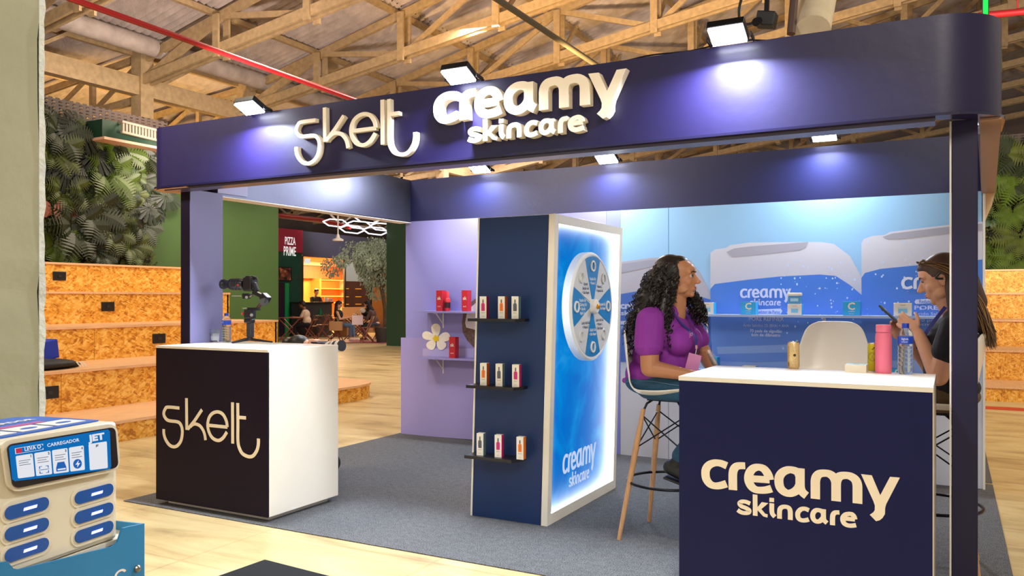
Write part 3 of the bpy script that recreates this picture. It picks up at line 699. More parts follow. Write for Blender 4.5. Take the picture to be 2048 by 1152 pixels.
# side and back beams
MB().hexa([(-4.93, 4.33, 2.14), (-4.80, 4.33, 2.14), (-4.80, YB, 2.15), (-4.93, YB, 2.15)], [(-4.93, 4.33, 2.557), (-4.80, 4.33, 2.557), (-4.80, YB, 2.565), (-4.93, YB, 2.565)]).build('left_beam', GLOSS, stand)
MB().box(-4.935, -4.795, 4.33, YB, 2.133, 2.14).build('beam_trim', WHITEM, stand)
rb = MB().hexa([(.108, 4.33, 2.14), (.191, 4.33, 2.14), (.278, YB, 2.143), (.19, YB, 2.143)], [(.108, 4.33, 2.557), (.191, 4.33, 2.557), (.278, YB, 2.56), (.19, YB, 2.56)]).build('right_beam', NAVY, stand)
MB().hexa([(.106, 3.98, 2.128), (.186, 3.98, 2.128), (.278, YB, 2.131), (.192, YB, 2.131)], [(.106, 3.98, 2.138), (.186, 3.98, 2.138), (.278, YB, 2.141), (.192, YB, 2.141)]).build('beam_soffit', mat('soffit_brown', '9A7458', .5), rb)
MB().box(-4.80, .19, YB, YB+.1, 2.15, 2.565).build('back_beam', NAVY2, stand)
# gusset at the right rear corner, yellow light put into its colour
MB().prism([P(1963.5, 384, Y=6.80), P(1991, 381, Y=6.80), P(1984, 410, Y=6.80), P(1970, 443, Y=6.80), P(1966, 446, Y=6.80), P(1963.5, 444, Y=6.80)], (0, .06, 0)).build('corner_gusset', mat('gusset_yellow_light', 'E2BE92', .5), stand)
# posts
p1 = MB().box(.002, .100, 3.99, 4.29, 0, 2.14).build('post', NAVYP, stand, bevel=.004)
p2 = MB().box(-4.785, -4.698, 3.99, 4.29, 0, 2.14).build('post', [NAVYL], stand, bevel=.003)
MB().box(-4.698, -4.692, 3.995, 4.285, 0, 2.14).build('post_facing', LILACG, p2)
MB().box(-.006, .001, 4.0, 4.02, .0, 2.14).build('post_edge_light', WHITEM, p1)  # white strip stands in for the light along the post's left edge
MB().box(-4.80, -4.792, 4.33, 4.62, 2.16, 2.55).build('beam_patch', mat('patch_grey', '8F8AA6', .4, metal=.2), stand)
# back wall panels: lilac part, blue printed part
MB().box(-4.86, P(1213, 600, Y=YB).x-.002, YB, YB+.06, .05, 2.15).build('lilac_wall_panel', LILAC, stand)
MB().box(-4.86, -2.62, YB+.005, YB+.05, .0, .05).build('kick_board', BLACK, stand)
xs = P(1241, 600, Y=YB).x; xm = P(1337, 600, Y=YB).x; xe = .2
m, nt, b = nodes_mat('print_sky'); N = nt.nodes.new; L = nt.links.new
tc = N('ShaderNodeTexCoord'); sp = N('ShaderNodeSeparateXYZ'); L(tc.outputs['Object'], sp.inputs[0]); r = N('ShaderNodeValToRGB'); mr = N('ShaderNodeMapRange'); mr.inputs[1].default_value = 0; mr.inputs[2].default_value = 2.15
L(sp.outputs[2], mr.inputs[0]); L(mr.outputs[0], r.inputs[0]); e = r.color_ramp.elements; e[0].color = lin('C9CEDC'); e[0].position = .30; e[1].color = lin('8FBCE0'); e[1].position = 1; q = e.new(.42); q.color = lin('9DB6E2'); q = e.new(.8); q.color = lin('8FBFE8')
L(r.outputs[0], b.inputs['Base Color']); b.inputs['Roughness'].default_value = .5; SKY = m
bw1 = MB().box(xs, xm-.002, YB, YB+.06, .0, 2.15).build('printed_wall_panel', SKY, stand)
bw2 = MB().box(xm+.002, xe, YB, YB+.06, .0, 2.15).build('printed_wall_panel', SKY, stand)
MB().box(P(1213, 600, Y=YB).x, xs-.002, YB, YB+.06, 0, 2.15).build('lilac_wall_panel', mat('lilac_blue', '7F86D8', .5), stand)
# right outer return of the back wall
MB().box(.2, .216, YB-.02, YB+.08, 0, 2.15).build('wall_end', WHITEM, stand)

# ---- flat print on the back wall (containers and their lettering)
def flatp(pts, k, name, m, parent, sm=0):
    pts = [P(x, y, Y=YB) for x, y in pts]
    if sm: pts = smooth_pts(pts, sm, True)
    # clip at the panel's ends
    pts = [Vector((min(max(p.x, xs+.002), xe-.002), YB-.0015*k, p.z)) for p in pts]
    return MB().flat(pts).build(name, m, parent, fix=False)
def grad_mat(name, c0, c1, z0, z1, rough=.45, noise=0):
    m, nt, b = nodes_mat(name); N = nt.nodes.new; L = nt.links.new
    tc = N('ShaderNodeTexCoord'); sp = N('ShaderNodeSeparateXYZ'); mr = N('ShaderNodeMapRange'); mr.inputs[1].default_value = z0; mr.inputs[2].default_value = z1
    r = N('ShaderNodeValToRGB'); r.color_ramp.elements[0].color = lin(c0); r.color_ramp.elements[1].color = lin(c1)
    L(tc.outputs['Object'], sp.inputs[0]); L(sp.outputs[2], mr.inputs[0]); L(mr.outputs[0], r.inputs[0]); L(r.outputs[0], b.inputs['Base Color']); b.inputs['Roughness'].default_value = rough; return m
LID = grad_mat('print_lid', 'B2B4C8', 'D2D4E0', 1.35, 1.95); LIDD = mat('print_lid_shade', '9295A8', .5); BODY = grad_mat('print_body', '6E93DC', '3B74CE', .6, 1.5)
LIDG = mat('print_lid_grey', 'A4A4B4', .5); BODYD = mat('print_body_deep', '4E78CC', .5); HAZE = mat('print_haze', '86A6E2', .5); PWH = mat('print_white', 'D4DCF2', .5); PDROP = mat('print_drop', 'BBD4F4', .4); BLUEL = mat('print_body_left', '3A62B4', .5)
# left container (behind the seated woman)
flatp([(1241, 524), (1300, 516), (1345, 514), (1380, 520), (1400, 545), (1423, 590), (1423, 720), (1241, 720)], 1, 'print_container', LIDG, bw1)
flatp([(1241, 528), (1300, 520), (1330, 519), (1322, 530), (1290, 536), (1241, 546)], 2, 'print_lid_shade', LIDD, bw1)
flatp([(1241, 588), (1290, 580), (1330, 577), (1390, 590), (1424, 600), (1424, 718), (1400, 722), (1241, 724)], 2, 'print_body', BLUEL, bw1)
# middle container
flatp([(1421, 506), (1430, 499), (1452, 496), (1462, 490), (1500, 485), (1600, 484), (1640, 484), (1668, 488), (1700, 512), (1726, 560), (1726, 600), (1421, 600)], 3, 'print_container', LID, bw2)
flatp([(1453, 504), (1468, 497), (1500, 493), (1617, 484), (1612, 494), (1600, 500), (1500, 511), (1464, 514)], 4, 'print_lid_shade', LIDG, bw2)
flatp([(1421, 578), (1430, 568), (1500, 559), (1560, 553), (1640, 549), (1672, 552), (1700, 570), (1726, 592), (1726, 700), (1700, 714), (1640, 720), (1500, 724), (1440, 722), (1427, 706), (1422, 680)], 4, 'print_body', BODY, bw2)
flatp([(1434, 694), (1600, 688), (1726, 690), (1722, 704), (1600, 704), (1436, 708)], 5, 'print_band', HAZE, bw2)
flatp([(1421, 722), (1700, 716), (1903, 712), (1960, 712), (1960, 760), (1421, 760)], 2, 'print_shelf_glow', HAZE, bw2)
# right container
flatp([(1723, 486), (1728, 478), (1745, 472), (1770, 470), (1780, 464), (1903, 449), (1968, 443), (1968, 560), (1723, 580)], 5, 'print_container', LID, bw2)
flatp([(1765, 474), (1785, 467), (1903, 453), (1968, 447), (1968, 462), (1903, 466), (1800, 478), (1775, 478)], 6, 'print_lid_shade', LIDG, bw2)
flatp([(1723, 556), (1730, 546), (1760, 538), (1820, 532), (1903, 525), (1968, 519), (1968, 716), (1903, 718), (1760, 720), (1733, 716), (1725, 700)], 6, 'print_body', BODY, bw2)
rnd = random.Random(11); m = MB()
for k in range(150):
    if k % 3: x, y = rnd.uniform(1560, 1722), rnd.uniform(520, 700)
    else: x, y = rnd.uniform(1730, 1900), rnd.uniform(480, 650)
    c = P(x, y, Y=YB); c.y = YB-.011; s = rnd.uniform(.002, .008); m.flat([(c.x+s*math.cos(a), c.y, c.z+s*1.3*math.sin(a)) for a in [6.28*i/6 for i in range(6)]])
m.build('print_droplets', PDROP, bw2, kind='stuff', fix=False)
def wtext(body, x0, x1, y, h, k, m, parent, bold=0):
    """line of print between photo columns x0 and x1 with its foot at y"""
    a = P(x0, y, Y=YB); b_ = P(x1, y, Y=YB); a.y = YB-.0015*k; hh = P(x0, y-h, Y=YB).z-a.z
    t = MB(); text_mb(t, body, hh/.72, a, (1, 0, 0), (0, 0, 1), bold=bold*hh, maxw=b_.x-a.x); t.build('print_lettering', m, parent, fix=False)
def wlogo(x0, x1, y0, y1, k, m, parent):
    a = P(x0, y1, Y=YB); b_ = P(x1, y0, Y=YB); af = affine(bc, (a.x, b_.x, a.z, b_.z)); off = Vector((0, -.001, 0)); s = (b_.x-a.x)/(bc[1]-bc[0])
    g1 = [(l, kd, [af(p) for p in pts], sm) for l, kd, pts, sm in cre]; g2 = [(l, kd, [af(p) for p in pts], sm) for l, kd, pts, sm in ski]
    fn = lambda p: Vector((p[0], YB-.0015*k, p[1]))
    letters(g1, .037*s, .029*s, fn, off, m, parent, 0, 'print_letter'); letters(g2, .0195*s, .0165*s, fn, off, m, parent, 0, 'print_letter')
PINKW = mat('print_logo', 'C9D2F0', .5)
wlogo(1483, 1583, 577, 611, 7, PINKW, bw2)
flatp([(1512, 619), (1562, 617), (1565, 622), (1562, 628), (1512, 630), (1509, 625)], 7, 'print_pill', PINKW, bw2)
wtext('Redutor de Poros', 1514, 1560, 627, 7, 8, BODYD, bw2, .03)
wtext('PORE REFINER', 1498, 1568, 641, 8, 7, PINKW, bw2, .03)
wtext('Ácido Salicílico 2% (BHA) + AHA', 1487, 1578, 653, 6, 7, PINKW, bw2)
wtext('70 pads de algodão', 1500, 1564, 664, 6, 7, PINKW, bw2, .03)
wtext('6cm de diâmetro', 1503, 1561, 672, 6, 7, PINKW, bw2, .03)
# right container: its logo runs behind the woman and the post
wlogo(1806, 1990, 554, 600, 8, PWH, bw2) if False else None
a = P(1806, 592, Y=YB); b_ = P(1962.5, 545, Y=YB); s = .80*(b_.x-a.x)/(bc[1]-bc[0])*1.08
af = affine(bbox(cre), (a.x, b_.x+.02, P(1806, 590, Y=YB).z, P(1962, 553, Y=YB).z))
g1 = [(l, kd, [af(p) for p in pts], sm) for l, kd, pts, sm in cre if l in 'cream']
letters(g1, .022, .018, lambda p: Vector((min(p[0], .19), YB-.012, p[1])), Vector((0, -.001, 0)), PWH, bw2, 0, 'print_letter')
flatp([(1832, 599), (1962, 592), (1962, 601), (1832, 608), (1829, 604)], 8, 'print_pill', PWH, bw2)
wtext('Redutor de Poros', 1838, 1900, 606, 7, 9, BODYD, bw2, .02); wtext('PORE REFINER', 1828, 1958, 619, 8, 8, PINKW, bw2, .03)
wtext('Ácido Salicílico 2% (BHA)', 1828, 1960, 630, 6, 8, PINKW, bw2); wtext('70 pads de algodão', 1835, 1950, 643, 6, 8, PINKW, bw2); wtext('6cm de diâmetro', 1834, 1950, 651, 6, 8, PINKW, bw2)
# left container lettering, cut by the panel edge
PLF = mat('print_logo_left', 'A9B4D6', .5)
wtext('cream', 1241, 1292, 617, 13, 4, PLF, bw1, .06); wtext('skincare', 1242, 1302, 630, 9, 4, PLF, bw1, .04)
flatp([(1241, 642), (1290, 641), (1292, 645), (1290, 648), (1241, 649)], 4, 'print_pill', PLF, bw1); wtext('PORE REFINER', 1242, 1310, 659, 7, 4, PLF, bw1)

# ---- flat print on the lilac wall: frangipani and coconut on a plinth
def pl(px, py, k=1): p = P(px, py, Y=YB); p.y = YB-.002*k; return p
lw = [o for o in stand.children if o.name.startswith('lilac_wall_panel')][0]
MB().flat([pl(802, 675), (pl(955, 678)), pl(955, 880), pl(802, 868)]).build('print_plinth', mat('print_lilac_floor', '9990C8', .5), lw, fix=False)
MB().flat([pl(846, 697, 2), pl(948, 697, 2), pl(948, 718, 2), pl(846, 714, 2)]).build('print_plinth', mat('print_lilac_pale', 'B0A8D8', .5), lw, fix=False)
PET = mat('print_petal', 'EDE6D6', .5, var=.06, vs=30)
for i, (dx, dy, a, L_, W_) in enumerate(((0, -2, 92, 28, 12), (0, 0, 162, 29, 11), (2, 2, 18, 27, 12), (-2, 3, 232, 22, 12), (3, 3, 308, 22, 12))):
    pts = []
    for j in range(18):
        t = 2*math.pi*j/18; x = L_/2*(1-math.cos(t)); y = W_*math.sin(t)*(.45+.55*(x/L_)); ca, sa = math.cos(R(a)), math.sin(R(a))
        pts.append(pl(873+dx+x*ca-y*sa, 677+dy-(x*sa+y*ca), 3+i*.5))
    MB().flat(pts).build('print_petal', PET, lw, fix=False)
MB().flat([pl(873+5*math.cos(t)*(1+.5*(i % 2)), 677-5*math.sin(t)*(1+.6*(i % 2)), 6) for i, t in enumerate([6.28*i/10 for i in range(10)])]).build('print_centre', mat('print_yellow', 'E6C21E', .5), lw, fix=False)
coc = [(952, 597), (940, 606), (928, 622), (924, 645), (926, 665), (934, 680), (947, 694), (952, 696)]
MB().flat([pl(x, y, 2) for x, y in coc]).build('print_coconut', mat('print_husk', '6A5148', .7, var=.4, vs=60), lw, fix=False)
MB().flat([pl(x, y, 3) for x, y in [(952, 606), (943, 614), (934, 628), (931, 645), (933, 655), (952, 660)]]).build('print_coconut_flesh', mat('print_flesh', 'D9D2D6', .5, var=.08, vs=20), lw, fix=False)

# ------------------------------------------------------------------ fascia lettering
def fz(px, py): p = P(px, py, Y=YF-.03); return p.x, p.z
off = Vector((0, .032, 0))
x0, _ = fz(590, 300); x1, _ = fz(834, 300); _, z1 = fz(652, 213.5); _, z0 = fz(799, 314)
af = affine(bk, (x0+.012, x1-.012, z0+.012, z1-.004)); s = (x1-x0)/(bk[1]-bk[0])
g = [(l, k, [af(p) for p in pts], sm) for l, k, pts, sm in ske]
letters(g, .0235*s, .021*s, lambda p: Vector((p[0], YF-.034, p[1])), off, CREAM, fas, 0)
x0, _ = fz(873, 240); x1, _ = fz(1257, 140); _, zt = fz(1257, 139.6); _, zb = fz(940, 291.7)
bb = bbox(cre+ski); bcr = bbox(cre)
af = affine((bb[0], bb[1], bb[2], bb[3]), (x0+.018, x1, zb+.02, fz(1160, 165)[1]-.02))
s = (x1-x0)/(bb[1]-bb[0])
ztc = fz(1240, 141)[1]; 
# fit heights with two anchors: y's top right and skincare's foot
af = affine((bb[0], bb[1], min(p[1] for e_ in ski for p in e_[2]), max(p[1] for p in cre[-1][2])), (x0+.02, x1-.003, zb+.012, ztc))
g1 = [(l, k, [af(p) for p in pts], sm) for l, k, pts, sm in cre]; g2 = [(l, k, [af(p) for p in pts], sm) for l, k, pts, sm in ski]
fn = lambda p: Vector((p[0], YF-.052, p[1])); off2 = Vector((0, .05, 0))
letters(g1, .037*s, .030*s, fn, off2, CREAM, fas, 0); letters(g2, .0195*s, .0168*s, fn, off2, CREAM, fas, 0)

# ------------------------------------------------------------------ floodlights
def floodlight(px, py, Y, wpx, label, power, tilt):
    c = P(px, py, Y=Y); D = Y/(CS+(px-1024)/F*SN); wd = .17*wpx
    t = thing('floodlight', label, 'floodlight', c, group=None)
    M = Matrix.Rotation(R(tilt), 3, 'X')      # face turned down and a little forward
    MB().obox(c+M @ Vector((0, .022, 0)), (wd+.014, .035, wd*.72+.014), M).build('housing', BLACKM, t, bevel=.004)
    MB().obox(c+M @ Vector((0, -.001, 0)), (wd, .012, wd*.72), M).build('lit_lens', FLOOD, t)
    for sx in (-1, 1): MB().bar(c+Vector((sx*(wd/2+.022), .02, 0)), c+Vector((sx*(wd/2+.022), .09, -.01)), .006, .02).build('bracket_arm', BLACKM, t)
    MB().bar(c+Vector((-wd/2-.025, .09, -.01)), c+Vector((wd/2+.025, .09, -.01)), .02, .006).build('bracket', BLACKM, t)
    n = M @ Vector((0, -1, 0))
    a = area('flood_beam', c+n*.03, c+n*1.0, wd, power, COOL, wd*.7); a.data.spread = R(170); a.parent = t; a.location = n*.03
    return t
fl = 'white LED floodlight on the front fascia, '
floodlight(499, 216, YF-.11, .9, fl+'leftmost above the thin cream letters', 60, 66)
floodlight(917, 152, YF-.11, .9, fl+'above the round cream letters', 60, 66)
floodlight(1455, 70, YF-.11, .9, fl+'nearest the rounded right end', 75, 66)
fb = 'small white LED floodlight on the rear beam, '
floodlight(959, 338, YB-.13, 1.0, fb+'left of the three seen', 26, 66)
floodlight(1213, 318, YB-.13, 1.0, fb+'in the middle of the three seen', 26, 66)
floodlight(1648, 272, YB-.13, 1.0, fb+'at the right near the post', 30, 66)
# one more on the left beam, hidden by the fascia, that lights the inside
c = Vector((-4.62, 5.35, 2.50)); t = thing('floodlight', 'LED floodlight on the left beam inside the stand, behind the fascia', 'floodlight', c)
MB().obox(c, (.03, .2, .15), Matrix.Rotation(R(-35), 3, 'Y')).build('housing', BLACKM, t); MB().obox(c+Vector((.02, 0, -.012)), (.01, .17, .12), Matrix.Rotation(R(-35), 3, 'Y')).build('lit_lens', FLOOD, t)
MB().bar(c, (-4.80, 5.35, 2.5), .02, .02).build('bracket_arm', BLACKM, t)
a = area('flood_beam', c+Vector((.05, 0, -.03)), c+Vector((.4, 0, -1)), .15, 22, COOL)
# cables lying on the fascia
m = MB(); m.tube(smooth_pts([(-.75, 3.86, 2.56), (-.9, 3.88, 2.585), (-1.1, 3.87, 2.565), (-1.3, 3.88, 2.575), (-1.45, 3.88, 2.562)], 6), .004, 6)
m.build('cable', BLACK, label='thin black cable curling on the fascia between the two right floodlights', cat='cable', smooth=True)
# hanging black device and its cord at top
g = thing('projector', 'black projector box hanging in the roof beside the brightest floodlight', 'projector', P(1532, 35, Y=6))
MB().obox(P(1533, 40, Y=6), (.13, .12, .1), Matrix.Rotation(R(12), 3, 'Y')).build('body', BLACK, g, bevel=.008); MB().cyl(P(1520, 42, Y=5.98), P(1512, 44, Y=5.9), .03).build('lens', BLACKM, g)
MB().bar(P(1533, 30, Y=6), P(1535, -20, Y=6), .03, .03).build('hanger', BLACKM, g)
MB().tube(smooth_pts([P(1485, -10, Y=6), P(1478, 20, Y=6), P(1482, 45, Y=6), P(1500, 48, Y=6), P(1515, 38, Y=6)], 6), .01, 6).build('cord', BLACK, g, smooth=True)
# ------------------------------------------------------------------ counters
HR, HL = 1.028, 1.063
def counter(label, x0, x1, y0, y1, h, front, plinth):
    t = thing('counter', label, 'counter', ((x0+x1)/2, (y0+y1)/2, 0))
    zb = plinth
    MB().box(x0, x1, y0+.012, y1, zb, h).build('body', WHITE, t, bevel=.003)
    fp = MB().box(x0+.003, x1-.003, y0, y0+.012, zb, h-.016 if h > 1.04 else h-.02).build('front_panel', front, t)
    MB().box(x0, x1, y0, y0+.0119, h-.0155 if h > 1.04 else h-.0195, h).build('top_edge', WHITE, t)
    MB().box(x0+.05, x1-.05, y0+.06, y1-.05, 0, zb).build('plinth', WHITEM, t)
    return t, fp
xr0, xr1 = P(1357, 760, Y=YR).x, P(1867, 780, Y=YR).x
ctr, fpr = counter('white counter with dark navy front at right, round cream lettering on it', xr0, xr1, YR, YR+.66, HR, NAVYM, .035)
letters(cre, .037, .029, lambda p: Vector((p[0], YR-.002, p[1])), Vector((0, .003, 0)), CREAM, fpr, 0)
letters(ski, .0198, .0168, lambda p: Vector((p[0], YR-.002, p[1])), Vector((0, .003, 0)), CREAM, fpr, 0)
xl0, xl1 = P(311.5, 850, Y=YL).x, P(536, 850, Y=YL).x
ctl, fpl = counter('white counter with dark aubergine front at left, thin cream lettering on it', xl0, xl1, YL, YL+.65, HL, NAVYL, .04)
letters(ske, .0238, .021, lambda p: Vector((p[0], YL-.002, p[1])), Vector((0, .003, 0)), CREAM, fpl, 0)

# ------------------------------------------------------------------ column with shelves side and lit prize panel
def shx(mb, k=.029, z0=0):
    for v in mb.v: v.x += k*(v.z-z0)
    return mb
CX0, CX1, CY0, CY1, CH_ = -2.68, -2.154, 4.45, 5.59, 1.885
col = thing('display_column', 'dark navy display column with white framed backlit blue prize wheel panel', 'display', (-2.42, 5.0, 0))
shx(MB().box(CX0+.008, CX1-.03, CY0+.012, CY1, 0, CH_)).build('body', WHITE, col)
shx(MB().box(CX0+.012, CX1-.035, CY0, CY0+.012, 0.0, CH_-.004)).build('front_panel', NAVYC, col)
shx(MB().box(CX0, CX0+.012, CY0-.002, CY0+.03, 0, CH_)).build('edge_strip', WHITE, col)
fx0, fx1 = CX1-.03, CX1+.012
for (y0, y1, z0, z1) in ((CY0-.004, CY0+.05, 0, CH_), (CY1-.05, CY1, 0, CH_), (CY0+.05, CY1-.05, 0, .07), (CY0+.05, CY1-.05, CH_-.055, CH_)):
    shx(MB().box(fx0, fx1, y0, y1, z0, z1)).build('frame_rail', WHITE, col, bevel=.002)
# backlit panel: light comes from strips along its edges
m, nt, b = nodes_mat('backlit_blue'); N = nt.nodes.new; L = nt.links.new
tc = N('ShaderNodeTexCoord'); sp = N('ShaderNodeSeparateXYZ'); L(tc.outputs['Generated'], sp.inputs[0])
def math_(op, a, b_=None, c=None):
    n = N('ShaderNodeMath'); n.operation = op
    for i, x in enumerate((a, b_, c)):
        if x is None: continue
        if isinstance(x, (int, float)): n.inputs[i].default_value = x
        else: L(x, n.inputs[i])
    return n.outputs[0]
Yg, Zg = sp.outputs[1], sp.outputs[2]
def falloff(d, k): return math_('POWER', 2.718, math_('MULTIPLY', d, -k))
glow = math_('ADD', math_('MULTIPLY', falloff(Yg, 60), .6), math_('MULTIPLY', falloff(math_('SUBTRACT', 1, Yg), 7.5), 1.5))
glow = math_('ADD', glow, math_('MULTIPLY', falloff(Zg, 34), .9)); glow = math_('ADD', glow, math_('MULTIPLY', falloff(math_('SUBTRACT', 1, Zg), 55), .9))
nz = N('ShaderNodeTexNoise'); nz.inputs['Scale'].default_value = 2.4; nz.inputs['Detail'].default_value = 3; nz.inputs['Distortion'].default_value = 1.6; L(tc.outputs['Object'], nz.inputs[0])
r = N('ShaderNodeValToRGB'); r.color_ramp.elements[0].position = .38; r.color_ramp.elements[0].color = lin('0078DC'); r.color_ramp.elements[1].position = .74; r.color_ramp.elements[1].color = lin('30A8F6'); q = r.color_ramp.elements.new(.56); q.color = lin('0090EA')
L(nz.outputs['Fac'], r.inputs[0]); mx = N('ShaderNodeMix'); mx.data_type = 'RGBA'; cl = N('ShaderNodeClamp'); L(glow, cl.inputs[0]); L(cl.outputs[0], mx.inputs[0]); L(r.outputs[0], mx.inputs[6]); mx.inputs[7].default_value = (.95, 1, 1, 1)
em = N('ShaderNodeEmission'); L(mx.outputs[2], em.inputs[0]); L(math_('ADD', math_('MULTIPLY', glow, 1.3), .82), em.inputs[1])
out = [n for n in nt.nodes if n.type == 'OUTPUT_MATERIAL'][0]; L(em.outputs[0], out.inputs[0])
shx(MB().box(CX1-.012, CX1-.006, CY0+.05, CY1-.05, .07, CH_-.055)).build('lit_panel', m, col)
LED = emitm('led_strip', 'F0FAFF', 9)
for (y0, y1, z0, z1) in ((CY1-.056, CY1-.051, .08, CH_-.06), (CY0+.051, CY0+.054, .08, CH_-.06), (CY0+.06, CY1-.06, .071, .075), (CY0+.06, CY1-.06, CH_-.0585, CH_-.056)):
    shx(MB().box(CX1-.006, CX1+.004, y0, y1, z0, z1)).build('led_strip', LED, col)
def pz(p, x=0): return Vector((CX1-.0055+.029*p[1]+x, p[0], p[1]))
a_ = P(1134, 927, X=-2.125); b__ = P(1198, 884, X=-2.125)
lgt = emitm('lit_logo', 'C4D6F8', .95)
aff = affine((bc[0], bc[1], min(p[1] for p in ske[0][2]) if 0 else min(p[1] for e_ in cre[:4] for p in e_[2]), max(p[1] for p in cre[-1][2])), (a_.y, b__.y, P(1150, 934, X=-2.125).z-.028, P(1190, 884, X=-2.125).z-.012))
sc_ = (b__.y-a_.y)/(bc[1]-bc[0])
lp = [o for o in col.children if o.name.startswith('lit_panel')][0]
letters([(l, k, [aff(p) for p in pts], sm) for l, k, pts, sm in cre], .037*sc_, .029*sc_, pz, Vector((.0015, 0, 0)), lgt, lp, 0)
letters([(l, k, [aff(p) for p in pts], sm) for l, k, pts, sm in ski], .0195*sc_, .0165*sc_, pz, Vector((.0015, 0, 0)), lgt, lp, 0)

# prize wheel
WX = -2.045; wc = P(1186, 613, X=WX); WR = .352
wh = thing('prize_wheel', 'round prize wheel with blue and white sectors on the backlit panel', 'wheel', wc)
MW = Matrix(((0, 0, 1), (1, 0, 0), (0, 1, 0)))     # local z -> +X, x -> Y, y -> Z
WG = mat('wheel_white', 'D9DCDC', .4); WB = mat('wheel_blue', '1183C8', .4)
MB().lathe(wc, [(WR-.03, -.065), (WR, -.06), (WR, -.012), (WR-.012, 0), (WR-.022, 0), (WR-.024, -.006), (.001, -.006)], 64, MW).build('rim', mat('wheel_rim', 'EEF2F4', .35), wh, smooth=True)
MB().cyl(wc-Vector((.10, 0, 0)), wc-Vector((.05, 0, 0)), .05, seg=20).build('axle', WHITEM, wh)
def wp(r, a, x=0): return wc+Vector((x, r*math.cos(a), r*math.sin(a)))
TXT = {90: ['Peptide Gel', '+ Vitamin C'], 135: ['Glycolic', 'Salicylic Gel', '+ Skin Repair'], 180: ['Peptide Gel', '+ Calming Gel', '+ Glycolic', 'Night Gel'], 225: ['Lactic Acid Gel', '+ Vitamin C'], 270: ['Salicylic Gel', '+ Skin Repair'], 315: ['Lactic Acid Gel', '+ Vitamin C', '+ Skin Repair'], 0: ['Peptide Gel', '+ Skin Repair'], 45: ['Vitamin C', '+ Peptide Gel']}
RING = mat('ring_white', 'F2F2EE', .35); HOLEL = emitm('hole_lit', 'FFFFFF', 1.6); HOLED = mat('hole_grey', 'A8A8A8', .6)
for k in range(8):
    a0 = R(k*45-22.5); a1 = R(k*45+22.5); blue = k % 2 == 0
    s_ = MB().prism([wp(.02, a0, -.006), wp(WR-.028, a0, -.006)]+[wp(WR-.028, a0+(a1-a0)*j/6, -.006) for j in range(1, 6)]+[wp(WR-.028, a1, -.006)], (.004, 0, 0)).build('sector', WB if blue else WG, wh)
    am = R(k*45); hc = wp(.262, am)
    MB().lathe(hc, [(.026, -.004), (.026, .006), (.036, .006), (.038, -.004)], 20, MW).build('ring', RING if blue else WG, wh, smooth=True)
    MB().lathe(hc, [(.026, -.003), (.001, -.003)], 16, MW).build('hole', HOLEL if k in (2, 3) else HOLED, wh)
    tm = MB(); ls = TXT[k*45]; cc = wp(.165, am)
    for j, s in enumerate(ls): text_mb(tm, s, .026, cc+Vector((-.0012, 0, (len(ls)/2-j-.8)*.027)), (0, .82, 0), (0, 0, 1), 'CENTER', bold=.0006)
    tm.build('lettering', mat('wheel_text_white', 'E8F0F4', .5) if blue else mat('wheel_text_dark', '50607A', .5), s_, fix=False)
MB().lathe(wc, [(.048, -.004), (.048, .022), (.04, .03), (.001, .032)], 28, MW).build('hub', RING, wh, smooth=True)
MB().lathe(wc+Vector((.03, 0, 0)), [(.016, 0), (.016, .012), (.01, .016), (.001, .017)], 16, MW).build('brass_pin', mat('brass', 'D99A2A', .3, metal=.7), wh, smooth=True)

# ------------------------------------------------------------------ black shelves and product cartons
CARD = mat('carton_white', 'E9E2D4', .5); PK = mat('carton_magenta', 'D01878', .5); OR = mat('carton_orange', 'EE7A1E', .5); TL = mat('carton_teal', '5E8084', .5); RD = mat('carton_red', 'C8222C', .45); ORD = mat('carton_rust', 'C45A1C', .5); PKD = mat('carton_plum', 'A01060', .5)
GREYT = mat('print_grey', '565A60', .5)
def carton(x, y, z, w, d, h, side, icon, label, group, rot=0):
    t = thing('product_carton', label, 'box', (x, y, z), group)
    m = MB(); m.box(x-w/2, x+w/2, y-d/2, y+d/2, z, z+h)
    m.m = [0, 0, 0, 1, 0, 1]
    m.build('carton', [CARD, side], t)
    yf = y-d/2-.0008
    MB().prism([(x-w*.24, yf, z+h*.34), (x+w*.24, yf, z+h*.34), (x+w*.26, yf, z+h*.40), (x+w*.26, yf, z+h*.64), (x+w*.14, yf, z+h*.70), (x-w*.14, yf, z+h*.70), (x-w*.26, yf, z+h*.64), (x-w*.26, yf, z+h*.40)], (0, .0006, 0)).build('printed_bottle', icon, t)
    MB().prism([(x-w*.1, yf, z+h*.71), (x+w*.1, yf, z+h*.71), (x+w*.08, yf, z+h*.86), (x-w*.08, yf, z+h*.86)], (0, .0006, 0)).build('printed_dropper', GREYT, t)
    tm = MB(); text_mb(tm, 'creamy', w*.3, (x+w*.09, yf-.0004, z+h*.38), (0, 0, 1), (-1, 0, 0)); text_mb(tm, 'SERUM', w*.17, (x, yf-.0004, z+h*.24), (1, 0, 0), (0, 0, 1), 'CENTER'); text_mb(tm, '30 ml', w*.14, (x, yf-.0004, z+h*.08), (1, 0, 0), (0, 0, 1), 'CENTER')
    tm.build('lettering', mat('print_white_ink', 'E6E0E0', .5) if 0 else GREYT, t, fix=False)
    if rot: t.rotation_euler.z = R(rot)
    return t
SHELVES = ((1.255, [(966, 'mag'), (1003, 'org'), (1030, 'teal')], 'top'), (.845, [(967, 'org'), (998, 'teal'), (1031, 'mag')], 'middle'), (.412, [(960, 'teal'), (996, 'mag'), (1040, 'org')], 'bottom'))
